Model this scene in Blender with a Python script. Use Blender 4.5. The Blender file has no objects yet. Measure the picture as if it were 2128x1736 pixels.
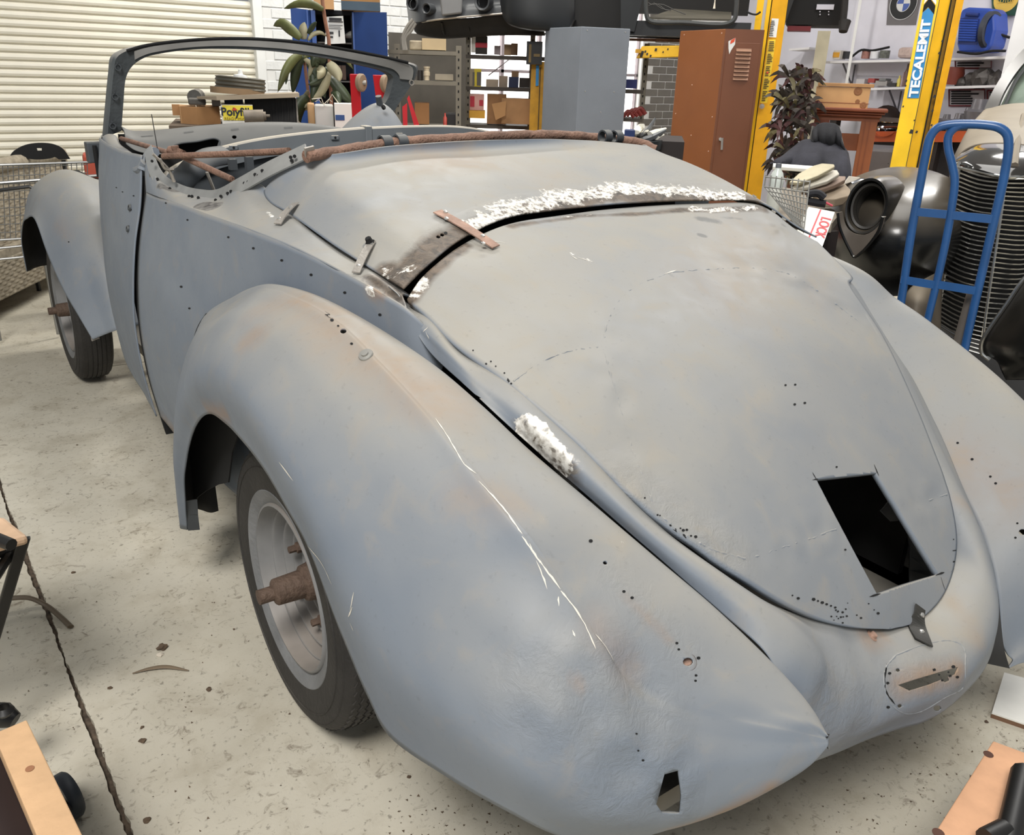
import bpy, bmesh, math, random
import numpy as np
from mathutils import Vector, Matrix
from mathutils.bvhtree import BVHTree
random.seed(7); rng = np.random.default_rng(7)
D = bpy.data
SC = bpy.context.scene
COL = SC.collection
# ------------------------------------------------------------------ camera
W, H = 2128, 1736
CF, CYAW, CPITCH, CROLL = 1740.0, .629, .39, .032
CC = np.array([-1.335, -1.527, 1.462])
_f = np.array([math.sin(CYAW)*math.cos(CPITCH), math.cos(CYAW)*math.cos(CPITCH), -math.sin(CPITCH)])
_r0 = np.array([math.cos(CYAW), -math.sin(CYAW), 0.0])
_u0 = np.cross(_r0, _f)
_r = math.cos(CROLL)*_r0 + math.sin(CROLL)*_u0
_u = -math.sin(CROLL)*_r0 + math.cos(CROLL)*_u0
cam = D.cameras.new('camera'); camo = D.objects.new('camera', cam); COL.objects.link(camo)
m = Matrix(((_r[0], _u[0], -_f[0], CC[0]), (_r[1], _u[1], -_f[1], CC[1]), (_r[2], _u[2], -_f[2], CC[2]), (0, 0, 0, 1)))
camo.matrix_world = m
cam.sensor_fit = 'HORIZONTAL'; cam.sensor_width = 36.0; cam.lens = 36.0*CF/W
cam.clip_start = .02; cam.clip_end = 100
SC.camera = camo
# ------------------------------------------------------------------ world, lamps, exposure
wd = D.worlds.new('workshop_daylight'); SC.world = wd; wd.use_nodes = True
wn = wd.node_tree.nodes; wl = wd.node_tree.links
bg = wn['Background']; bg.inputs[0].default_value = (.93, .97, 1.0, 1); bg.inputs[1].default_value = .26
def area(name, loc, target, size, sizey, power, col=(1, 1, 1)):
    l = D.lights.new(name, 'AREA'); l.shape = 'RECTANGLE'; l.size = size; l.size_y = sizey; l.energy = power; l.color = col
    o = D.objects.new(name, l); COL.objects.link(o); o.location = loc
    o.rotation_euler = (Vector(target)-Vector(loc)).to_track_quat('-Z', 'Y').to_euler()
    return o
area('skylight_panel', (-3.0, -2.4, 5.0), (-1.0, .4, 0), 1.7, 1.7, 340, (1, .975, .935))
area('skylight_panel', (1.6, .6, 5.0), (.8, .2, 0), 2.6, 2.6, 100, (1, .975, .935))
area('doorway_daylight', (-3.5, -6.5, 2.6), (-.2, 0, .6), 4.5, 3.0, 50, (.86, .93, 1))
area('fluorescent_tube', (2.2, 4.2, 4.4), (2.2, 4.6, 0), 3.0, .5, 190, (1, .97, .9))
area('fluorescent_tube', (5.2, 1.2, 4.4), (5.4, 1.2, 0), .5, 3.0, 170, (1, .97, .92))
SC.view_settings.view_transform = 'Standard'; SC.view_settings.look = 'None'
SC.view_settings.gamma = 1; SC.view_settings.use_curve_mapping = False
SC.view_settings.exposure = -.05
# ------------------------------------------------------------------ measuring helpers
def ray(px, py):
    return _f + (px-W/2)/CF*_r + (H/2-py)/CF*_u
def U(px, py, ax, val):
    """point on the sight line of a measured pixel where coordinate ax equals val"""
    d = ray(px, py); t = (val-CC[ax])/d[ax]
    return CC+t*d
def X(px, py, x): return U(px, py, 0, x)
def PY(px, py, y): return U(px, py, 1, y)
def PZ(px, py, z): return U(px, py, 2, z)
def PD(px, py, dist):
    """point at a horizontal distance from the camera"""
    d = ray(px, py); t = dist/math.hypot(d[0], d[1])
    return CC+t*d
# ------------------------------------------------------------------ materials
def lin(c):
    return tuple(((v/12.92) if v <= .04045 else ((v+.055)/1.055)**2.4) for v in [k/255 for k in c])
MATS = {}
def mat(name, rgb, rough=.6, metal=0., var=.12, scale=6., bump=0., bscale=60., spec=.5, detail=3., dust=None, dustk=.6, emit=None, trans=0., coat=0.):
    if name in MATS: return MATS[name]
    mt = D.materials.new(name); mt.use_nodes = True
    nt = mt.node_tree; N = nt.nodes; L = nt.links
    b = N['Principled BSDF']
    c = lin(rgb)
    tc = N.new('ShaderNodeTexCoord')
    nz = N.new('ShaderNodeTexNoise'); nz.inputs['Scale'].default_value = scale; nz.inputs['Detail'].default_value = detail
    L.new(tc.outputs['Object'], nz.inputs['Vector'])
    rp = N.new('ShaderNodeMapRange'); rp.inputs[1].default_value = .3; rp.inputs[2].default_value = .7
    rp.inputs[3].default_value = 1-var; rp.inputs[4].default_value = 1+var
    L.new(nz.outputs[0], rp.inputs[0])
    mx = N.new('ShaderNodeVectorMath'); mx.operation = 'SCALE'; mx.inputs[0].default_value = c
    L.new(rp.outputs[0], mx.inputs[3])
    out = mx.outputs[0]
    if dust:
        g = N.new('ShaderNodeNewGeometry'); sp = N.new('ShaderNodeSeparateXYZ'); L.new(g.outputs['Normal'], sp.inputs[0])
        mr = N.new('ShaderNodeMapRange'); mr.inputs[1].default_value = .15; mr.inputs[2].default_value = .95; mr.inputs[4].default_value = dustk
        L.new(sp.outputs[2], mr.inputs[0])
        ml = N.new('ShaderNodeMath'); ml.operation = 'MULTIPLY'; L.new(mr.outputs[0], ml.inputs[0]); L.new(rp.outputs[0], ml.inputs[1])
        dm = N.new('ShaderNodeMix'); dm.data_type = 'RGBA'; L.new(ml.outputs[0], dm.inputs[0]); L.new(out, dm.inputs[6]); dm.inputs[7].default_value = (*lin(dust), 1)
        out = dm.outputs[2]
    L.new(out, b.inputs['Base Color'])
    b.inputs['Roughness'].default_value = rough; b.inputs['Metallic'].default_value = metal
    b.inputs['Specular IOR Level'].default_value = spec
    if coat: b.inputs['Coat Weight'].default_value = coat
    if trans: b.inputs['Transmission Weight'].default_value = trans
    if emit:
        b.inputs['Emission Color'].default_value = (*lin(emit[0]), 1); b.inputs['Emission Strength'].default_value = emit[1]
    if bump:
        n2 = N.new('ShaderNodeTexNoise'); n2.inputs['Scale'].default_value = bscale; n2.inputs['Detail'].default_value = 4
        L.new(tc.outputs['Object'], n2.inputs['Vector'])
        bp = N.new('ShaderNodeBump'); bp.inputs['Strength'].default_value = bump; bp.inputs['Distance'].default_value = .01
        L.new(n2.outputs[0], bp.inputs['Height']); L.new(bp.outputs[0], b.inputs['Normal'])
    MATS[name] = mt
    return mt

def paint_material():
    """weathered grey primer: settled dust and some painted top light on upward faces, rust bloom, filler and bare steel where the mesh says so"""
    mt = D.materials.new('grey_primer'); mt.use_nodes = True
    nt = mt.node_tree; N = nt.nodes; L = nt.links; b = N['Principled BSDF']
    tc = N.new('ShaderNodeTexCoord')
    def noise(sc, det=4, dist=0., rough=.55):
        n = N.new('ShaderNodeTexNoise'); n.inputs['Scale'].default_value = sc; n.inputs['Detail'].default_value = det
        n.inputs['Distortion'].default_value = dist; n.inputs['Roughness'].default_value = rough
        L.new(tc.outputs['Object'], n.inputs['Vector']); return n.outputs[0]
    def rng_(v, a, b_, c=0., d=1.):
        r = N.new('ShaderNodeMapRange'); r.inputs[1].default_value = a; r.inputs[2].default_value = b_; r.inputs[3].default_value = c; r.inputs[4].default_value = d
        L.new(v, r.inputs[0]); return r.outputs[0]
    def mix(f, a, b_):
        q = N.new('ShaderNodeMix'); q.data_type = 'RGBA'
        L.new(f, q.inputs[0])
        for s, i in ((a, 6), (b_, 7)):
            if isinstance(s, tuple): q.inputs[i].default_value = (*lin(s), 1)
            else: L.new(s, q.inputs[i])
        return q.outputs[2]
    def mul(a, c):
        q = N.new('ShaderNodeMath'); q.operation = 'MULTIPLY'
        for s, i in ((a, 0), (c, 1)):
            if isinstance(s, (int, float)): q.inputs[i].default_value = s
            else: L.new(s, q.inputs[i])
        return q.outputs[0]
    def add(a, c):
        q = N.new('ShaderNodeMath'); q.operation = 'ADD'
        for s, i in ((a, 0), (c, 1)):
            if isinstance(s, (int, float)): q.inputs[i].default_value = s
            else: L.new(s, q.inputs[i])
        return q.outputs[0]
    def attr(nm):
        a = N.new('ShaderNodeAttribute'); a.attribute_name = nm; return a.outputs['Fac']
    g = N.new('ShaderNodeNewGeometry'); sp = N.new('ShaderNodeSeparateXYZ'); L.new(g.outputs['Normal'], sp.inputs[0])
    n1 = noise(2.6, 3, .4); n2 = noise(14, 5, .5); n3 = noise(90, 3); n4 = noise(38, 6, .8, .7)
    base = mix(rng_(n1, .35, .68), (115, 124, 136), (128, 135, 144))
    up = rng_(sp.outputs[2], .22, .92)
    dust_light = mul(up, rng_(add(n1, mul(n2, .5)), .5, .95, .55, 1.))
    col = mix(dust_light, base, (149, 145, 136))  # settled dust, with part of the warm top light in the same colour
    # warm dirt drift, only faint
    col = mix(mul(rng_(n2, .56, .75), .25), col, (158, 146, 128))
    # rust bloom
    rs = attr('rust'); rf = mul(rs, rng_(add(n2, mul(n4, .4)), .42, .85, .25, 1.))
    col = mix(mul(rf, .85), col, (152, 121, 92))
    # bare ground steel
    bs = attr('bare'); bf = rng_(add(bs, mul(add(n4, -.5), .9)), .42, .55)
    steel = mix(rng_(n4, .35, .65), (86, 84, 82), (168, 164, 158))
    col = mix(bf, col, steel)
    # heat / burnt halo
    bh = attr('burn'); hf = rng_(add(bh, mul(add(n2, -.5), .8)), .35, .8)
    col = mix(hf, col, mix(rng_(n4, .35, .65), (66, 60, 54), (112, 98, 84)))
    # white filler, ragged
    fl = attr('filler'); ff = rng_(add(add(fl, mul(add(n4, -.5), 1.5)), mul(add(n2, -.5), 1.3)), .46, .56)
    ff = mul(ff, rng_(add(n4, mul(n3, .5)), .78, .88, 1., .0))
    col = mix(ff, col, mix(rng_(n3, .4, .65), (236, 233, 226), (176, 170, 160)))
    # dark smudge
    ds = attr('smudge'); df = rng_(add(ds, mul(add(n4, -.5), .6)), .4, .7)
    col = mix(mul(df, .75), col, (96, 97, 96))
    # fine speckle
    col = mix(mul(rng_(n3, .62, .8), .22), col, (84, 84, 84))
    L.new(col, b.inputs['Base Color'])
    r = add(rng_(n2, .3, .7, .50, .64), mul(bf, -.12)); L.new(r, b.inputs['Roughness'])
    L.new(mul(bf, .5), b.inputs['Metallic'])
    b.inputs['Specular IOR Level'].default_value = .45
    # relief
    hgt = add(add(mul(n3, .10), mul(n2, .25)), add(mul(mul(n4, ff), .12), mul(mul(n4, attr('rough')), 3.)))
    bp = N.new('ShaderNodeBump'); bp.inputs['Strength'].default_value = .35; bp.inputs['Distance'].default_value = .006
    L.new(hgt, bp.inputs['Height']); L.new(bp.outputs[0], b.inputs['Normal'])
    MATS['primer'] = mt
    return mt
PRIMER = paint_material()
mat('inside', (34, 33, 33), .9, var=.3, scale=12)  # shade on the inner faces, painted near black over primed metal
# ------------------------------------------------------------------ object helpers
def link(name, me, mt=None, parent=None, smooth=False):
    o = D.objects.new(name, me); COL.objects.link(o)
    if mt is not None and not me.materials: me.materials.append(mt)
    if parent is not None:
        o.parent = parent
        if parent.name in PINV: o.matrix_parent_inverse = PINV[parent.name]
    if smooth and len(me.polygons): me.polygons.foreach_set('use_smooth', [True]*len(me.polygons))
    return o
def obj(name, bm, mt=None, parent=None, smooth=False, bevel=0., angle=.7):
    me = D.meshes.new(name); bmesh.ops.recalc_face_normals(bm, faces=bm.faces[:]); bm.to_mesh(me); bm.free()
    o = link(name, me, mt, parent, smooth)
    if smooth:
        me.set_sharp_from_angle(angle=angle)
    if bevel:
        md = o.modifiers.new('bevel', 'BEVEL'); md.width = bevel; md.segments = 2; md.limit_method = 'ANGLE'
    return o
PINV = {}
def thing(name, label, cat, loc=(0, 0, 0), group=None, rotz=0.):
    o = D.objects.new(name, None); loc = tuple(float(v) for v in loc); PINV[o.name] = Matrix.Translation((-loc[0], -loc[1], -loc[2])); COL.objects.link(o); o.location = loc; o.rotation_euler = (0, 0, rotz); o.empty_display_size = .1
    o['label'] = label; o['category'] = cat
    if group: o['group'] = group
    return o
def tag(o, label, cat, group=None):
    o['label'] = label; o['category'] = cat
    if group: o['group'] = group
    return o
def struct(o): o['kind'] = 'structure'; return o
def bm_(): return bmesh.new()
def box(bm, lo, hi, M=None):
    lo = Vector(lo); hi = Vector(hi)
    vs = [bm.verts.new(((hi if i & 1 else lo).x, (hi if i & 2 else lo).y, (hi if i & 4 else lo).z)) for i in range(8)]
    if M is not None:
        for v in vs: v.co = M @ v.co
    for f in ((0, 1, 3, 2), (4, 6, 7, 5), (0, 4, 5, 1), (2, 3, 7, 6), (0, 2, 6, 4), (1, 5, 7, 3)):
        bm.faces.new([vs[i] for i in f])
    return vs
def hexa(bm, pts):
    """8 corner points: bottom 4 (ccw), top 4"""
    vs = [bm.verts.new(tuple(p)) for p in pts]
    for f in ((3, 2, 1, 0), (4, 5, 6, 7), (0, 1, 5, 4), (1, 2, 6, 5), (2, 3, 7, 6), (3, 0, 4, 7)):
        bm.faces.new([vs[i] for i in f])
def frame_at(d):
    d = Vector(d).normalized(); a = Vector((0, 0, 1)) if abs(d.z) < .9 else Vector((1, 0, 0))
    s = d.cross(a).normalized(); t = s.cross(d).normalized()
    return s, t
def tube(bm, pts, r, n=8, cap=True, flat=None):
    """swept tube along points; r scalar or list; flat=(a,b) scale of the section"""
    P = [Vector(tuple(p)) for p in pts]; rs = r if hasattr(r, '__len__') else [r]*len(P)
    rings = []; s0 = None
    for i, p in enumerate(P):
        d = (P[min(i+1, len(P)-1)]-P[max(i-1, 0)])
        if d.length < 1e-9: d = Vector((0, 0, 1))
        d.normalize()
        if s0 is None: s, t = frame_at(d)
        else:
            s = (s0-d*s0.dot(d)); s = s.normalized() if s.length > 1e-6 else frame_at(d)[0]
            t = s.cross(d)
        s0 = s
        fa, fb = flat if flat else (1, 1)
        rings.append([bm.verts.new(p+(s*math.cos(2*math.pi*k/n)*fa+t*math.sin(2*math.pi*k/n)*fb)*rs[i]) for k in range(n)])
    for a, b in zip(rings, rings[1:]):
        for k in range(n): bm.faces.new((a[k], a[(k+1) % n], b[(k+1) % n], b[k]))
    if cap:
        bm.faces.new(rings[0][::-1]); bm.faces.new(rings[-1])
    return rings
def lathe(bm, prof, n=32, origin=(0, 0, 0), axis=(0, 0, 1), closed=False):
    """prof: list of (radius, height) along axis"""
    ax = Vector(axis).normalized(); s, t = frame_at(ax); o = Vector(tuple(origin))
    rings = []
    for r, h in prof:
        if r < 1e-6: rings.append([bm.verts.new(o+ax*h)])
        else: rings.append([bm.verts.new(o+ax*h+(s*math.cos(2*math.pi*k/n)+t*math.sin(2*math.pi*k/n))*r) for k in range(n)])
    pr = list(zip(rings, rings[1:])) + ([(rings[-1], rings[0])] if closed else [])
    for a, b in pr:
        for k in range(n):
            k2 = (k+1) % n
            q = [a[k % len(a)], a[k2 % len(a)], b[k2 % len(b)], b[k % len(b)]]
            u = []
            for v in q:
                if v not in u: u.append(v)
            if len(u) > 2: bm.faces.new(u)
    if not closed:
        for R, rev in ((rings[0], True), (rings[-1], False)):
            if len(R) > 2 and prof[0 if rev else -1][0] > 1e-6 and False: pass
    return rings
def cr(pts, n):
    """Catmull-Rom resample of a polyline to n points"""
    P = np.array([tuple(p) for p in pts], float)
    if len(P) == 2: return P[0]+(P[1]-P[0])*np.linspace(0, 1, n)[:, None]
    seg = np.linalg.norm(np.diff(P, axis=0), axis=1)**.5; seg = np.maximum(seg, 1e-6)
    T = np.concatenate([[0], np.cumsum(seg)])
    # tangents (non-uniform)
    Mt = np.zeros_like(P)
    for i in range(len(P)):
        if i == 0: Mt[i] = (P[1]-P[0])/(T[1]-T[0])
        elif i == len(P)-1: Mt[i] = (P[-1]-P[-2])/(T[-1]-T[-2])
        else:
            a = (P[i]-P[i-1])/(T[i]-T[i-1]); b = (P[i+1]-P[i])/(T[i+1]-T[i])
            wa = T[i+1]-T[i]; wb = T[i]-T[i-1]; Mt[i] = (a*wa+b*wb)/(wa+wb)
    t = np.linspace(0, T[-1], n); k = np.clip(np.searchsorted(T, t, side='right')-1, 0, len(P)-2)
    h = (T[k+1]-T[k])[:, None]; s = ((t-T[k])[:, None])/h
    return (2*s**3-3*s**2+1)*P[k]+(s**3-2*s**2+s)*h*Mt[k]+(-2*s**3+3*s**2)*P[k+1]+(s**3-s**2)*h*Mt[k+1]
def cru(P, n):
    """Catmull-Rom with uniform parameter (control i stays at i/(m-1)); P (m,...)"""
    P = np.asarray(P, float); m_ = len(P)
    t = np.linspace(0, m_-1, n); k = np.clip(t.astype(int), 0, m_-2); s = (t-k).reshape((-1,)+(1,)*(P.ndim-1))
    Mt = np.empty_like(P); Mt[1:-1] = (P[2:]-P[:-2])/2; Mt[0] = P[1]-P[0]; Mt[-1] = P[-1]-P[-2]
    return (2*s**3-3*s**2+1)*P[k]+(s**3-2*s**2+s)*Mt[k]+(-2*s**3+3*s**2)*P[k+1]+(s**3-s**2)*Mt[k+1]
def loft(rows, nu, nv):
    """rows: list of equally long control rows -> (nu,nv,3) grid"""
    P = np.array([[tuple(q) for q in r] for r in rows], float)
    A = cru(P, nu)
    B = cru(np.swapaxes(A, 0, 1), nv)
    return np.swapaxes(B, 0, 1)
def grid_bm(G):
    nu, nv = G.shape[:2]; bm = bm_()
    V = [[bm.verts.new(tuple(G[i, j])) for j in range(nv)] for i in range(nu)]
    for i in range(nu-1):
        for j in range(nv-1):
            q = []
            for v in (V[i][j], V[i+1][j], V[i+1][j+1], V[i][j+1]):
                if all((v.co-w.co).length > 1e-7 for w in q): q.append(v)
            if len(q) > 2: bm.faces.new(q)
    return bm
def grid_bvh(G):
    nu, nv = G.shape[:2]
    vs = [tuple(v) for v in G.reshape(-1, 3)]
    fs = [(i*nv+j, (i+1)*nv+j, (i+1)*nv+j+1, i*nv+j+1) for i in range(nu-1) for j in range(nv-1)]
    return BVHTree.FromPolygons(vs, fs)
def hit(bv, px, py):
    d = Vector(ray(px, py)).normalized()
    loc, n, i, dist = bv.ray_cast(Vector(CC), d)
    if loc is None:
        # nearest point on the panel to the sight line
        best = None
        for t in np.linspace(1.2, 5.5, 120):
            q = bv.find_nearest(Vector(CC)+d*t)
            if q[0] is not None and (best is None or q[3] < best[3]): best = q
        loc, n = best[0], best[1]
    if n.dot(d) > 0: n = -n
    return loc, n
def cut_poly(bm, pts, n, rad=None):
    """cut a convex polygon (ordered points on the surface) out of a mesh, looking along n"""
    P = [Vector(tuple(p)) for p in pts]; n = Vector(tuple(n)).normalized()
    c = sum(P, Vector())/len(P); R = max((p-c).length for p in P)*1.15+.012
    sgn = 1 if sum(((P[(i+1) % len(P)]-P[i]).cross(c-P[i])).dot(n) for i in range(len(P))) > 0 else -1
    planes = [(P[i], (P[(i+1) % len(P)]-P[i]).cross(n)*sgn) for i in range(len(P))]   # outward normals
    for p0, no in planes:
        fs = [f for f in bm.faces if (f.calc_center_median()-c).length < R+.02 ] if len(bm.faces) < 400 else _near(bm, c, R+.025)
        if not fs: return
        geom = list(set(fs) | set(e for f in fs for e in f.edges) | set(v for f in fs for v in f.verts))
        bmesh.ops.bisect_plane(bm, geom=geom, plane_co=p0, plane_no=no.normalized(), dist=1e-5)
    dele = []
    for f in _near(bm, c, R+.02):
        q = f.calc_center_median()
        if abs((q-c).dot(n)) < R+.03 and all((q-p0).dot(no) < 1e-7 for p0, no in planes): dele.append(f)
    if dele: bmesh.ops.delete(bm, geom=dele, context='FACES')
def _near(bm, c, R):
    out = []
    r2 = R*R
    for f in bm.faces:
        v = f.verts[0].co
        dx = v.x-c.x
        if dx > R or dx < -R: continue
        dy = v.y-c.y
        if dy > R or dy < -R: continue
        if (v-c).length_squared < r2: out.append(f)
    return out
def ngon(bv, px, py, rpx, k=8, sq=1.0):
    """hole outline of a round hole seen at a pixel: regular polygon on the surface"""
    loc, n = hit(bv, px, py); kx, ky = (1., .78)
    return [hit(bv, px+rpx*kx*math.cos(2*math.pi*(i+.3)/k), py+rpx*ky*math.sin(2*math.pi*(i+.3)/k))[0] for i in range(k)], n
def seg_dist(V, pts):
    """distance of each vertex to a 3-d polyline, with param"""
    P = np.array([tuple(p) for p in pts]); best = np.full(len(V), 1e9)
    if len(P) == 1: return np.linalg.norm(V-P[0], axis=1)
    for a, b in zip(P, P[1:]):
        ab = b-a; t = np.clip(((V-a)@ab)/max(1e-12, ab@ab), 0, 1)
        best = np.minimum(best, np.linalg.norm(V-(a+t[:, None]*ab), axis=1))
    return best
def set_attr(me, name, vals):
    a = me.attributes.get(name) or me.attributes.new(name, 'FLOAT', 'POINT')
    a.data.foreach_set('value', np.asarray(vals, dtype=np.float32))
def verts_np(me):
    v = np.empty(len(me.vertices)*3, dtype=np.float32); me.vertices.foreach_get('co', v); return v.reshape(-1, 3).astype(float)
def smoothfall(d, r0, r1):
    return np.clip((r1-d)/(r1-r0), 0, 1)
def paint(o, bv, spec):
    """spec: list of (attr, [(px,py)...], inner, outer, strength)"""
    V = verts_np(o.data); acc = {}
    for at, px, r0, r1, k in spec:
        pts = [hit(bv, *p)[0] for p in px]
        w = smoothfall(seg_dist(V, pts), r0, r1)*k
        acc[at] = np.maximum(acc.get(at, 0), w)
    for a, w in acc.items(): set_attr(o.data, a, w)
def solid(o, th, off=-1.):
    md = o.modifiers.new('thickness', 'SOLIDIFY'); md.thickness = th; md.offset = off; md.use_even_offset = False
    return o
def orient(bm, toward):
    """make normals face a point"""
    bm.normal_update()
    s = sum(((Vector(toward)-f.calc_center_median()).dot(f.normal)*f.calc_area() for f in bm.faces))
    if s < 0: bmesh.ops.reverse_faces(bm, faces=bm.faces[:])
def panel(name, bm, parent, th=.004, toward=None, mt=None, smooth=True, angle=.9):
    orient(bm, toward if toward is not None else tuple(CC))
    me = D.meshes.new(name); bm.to_mesh(me); bm.free()
    o = link(name, me, mt or PRIMER, parent, smooth)
    me.set_sharp_from_angle(angle=angle)
    if th:
        solid(o, th)
        if mt is None:
            o.data.materials.append(MATS['inside']); o.modifiers['thickness'].material_offset = 1; o.modifiers['thickness'].material_offset_rim = 0
    return o
def ribbon(bm, pts, wd, nrm, lift=.0006):
    """flat ribbon along surface points with normals"""
    prev = None; P = [Vector(tuple(p)) for p in pts]
    for i, p in enumerate(P):
        d = P[min(i+1, len(P)-1)]-P[max(i-1, 0)]; n = Vector(nrm[i]); s = d.cross(n).normalized()
        w = wd[i] if hasattr(wd, '__len__') else wd
        a = bm.verts.new(p+n*lift-s*w/2); b = bm.verts.new(p+n*lift+s*w/2)
        if prev: bm.faces.new((prev[0], prev[1], b, a))
        prev = (a, b)
def trace(bv, pix, n):
    """points and normals on a panel under a pixel polyline"""
    q = cr([(a, b, 0) for a, b in pix], n)
    r = [hit(bv, x, y) for x, y, _ in q]
    return [a for a, _ in r], [b for _, b in r]
def text(name, s, size, mt, parent, M, extr=.0004, align='CENTER', xs=1.0, shear=0., bold=0.):
    cu = D.curves.new(name, 'FONT'); cu.body = s; cu.size = size; cu.extrude = extr; cu.align_x = align; cu.align_y = 'CENTER'; cu.shear = shear; cu.offset = bold*size
    o = D.objects.new(name, cu); COL.objects.link(o)
    dg = bpy.context.evaluated_depsgraph_get(); dg.update()
    me = D.meshes.new_from_object(o.evaluated_get(dg)); D.objects.remove(o); D.curves.remove(cu)
    for v in me.vertices: v.co.x *= xs
    me.materials.clear()
    me.transform(M)
    return link(name, me, mt, parent)
def basis(o, x, y):
    x = Vector(x).normalized(); y = Vector(y); y = (y-x*y.dot(x)).normalized(); z = x.cross(y); o = Vector(tuple(o))
    return Matrix(((x.x, y.x, z.x, o.x), (x.y, y.y, z.y, o.y), (x.z, y.z, z.z, o.z), (0, 0, 0, 1)))
# ================================================================== THE CAR
CAR = thing('vintage_car', 'stripped vintage convertible body in weathered grey primer, roofless, standing on tyres on the concrete', 'car', (0, 0, 0))
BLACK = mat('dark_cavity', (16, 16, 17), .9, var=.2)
DARKGREY = mat('dark_primer', (66, 70, 74), .6, var=.2, dust=(120, 118, 112), dustk=.5)
STEEL = mat('bare_steel', (158, 152, 144), .45, metal=.25, var=.18, scale=25, bump=.2, bscale=120)
RUSTTIN = mat('rusty_tin', (158, 128, 112), .65, metal=.25, var=.25, scale=30, bump=.3, bscale=150)
RUSTTUBE = mat('rusty_tube', (128, 98, 82), .75, var=.3, scale=18, bump=.6, bscale=120)
SCREW = mat('zinc_screw', (205, 203, 198), .32, metal=.8, var=.08)
WHITEPAINT = mat('chipped_white', (214, 208, 196), .7, var=.1)
def grid_panel(name, G, parent, holes=(), extra=(), th=.004, mt=None, attrs=(), toward=None, bv=None):
    bv = bv or grid_bvh(G)
    bm = grid_bm(G)
    orient(bm, toward or tuple(CC)); bm.normal_update()
    small = bm_()
    for h in holes:
        px, py, r = h[:3]
        if r < 4.6:
            pts, n = ngon(bv, px, py, r, h[3] if len(h) > 3 else 8); small.faces.new([small.verts.new(p+n*.0009) for p in pts]); continue
        pts, n = ngon(bv, px, py, r, h[3] if len(h) > 3 else 8)
        d = Vector(ray(px, py)).normalized()
        cut_poly(bm, pts, d)
    for px in extra:
        pts = [hit(bv, *q)[0] for q in px]
        c = np.mean(np.array(px), axis=0)
        cut_poly(bm, pts, Vector(ray(*c)).normalized())
    bmesh.ops.remove_doubles(bm, verts=bm.verts[:], dist=2e-5)
    o = panel(name, bm, parent, th=th, mt=mt, toward=toward)
    if attrs: paint(o, bv, attrs)
    if len(small.faces): so = obj('drill_holes', small, BLACK, o); so['kind'] = 'stuff'
    else: small.free()
    return o, bv
def dents(G, amp, sc, seed, mask=None):
    """gentle hand-beaten waviness along the normals"""
    from mathutils import noise as mn
    du = np.gradient(G, axis=0); dv = np.gradient(G, axis=1); n = np.cross(du, dv); n /= np.maximum(np.linalg.norm(n, axis=2, keepdims=True), 1e-9)
    h = np.zeros(G.shape[:2])
    for i in range(G.shape[0]):
        for j in range(G.shape[1]):
            p = G[i, j]*sc
            h[i, j] = mn.noise((p[0]+seed, p[1], p[2]))
    a = amp if mask is None else amp*mask
    return G+n*(h*a)[..., None]
def local(G, px, r0, r1, bv):
    """falloff mask of grid points around traced pixels"""
    pts = [hit(bv, *q)[0] for q in px]
    V = G.reshape(-1, 3)
    return smoothfall(seg_dist(V, pts), r0, r1).reshape(G.shape[:2])
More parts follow.
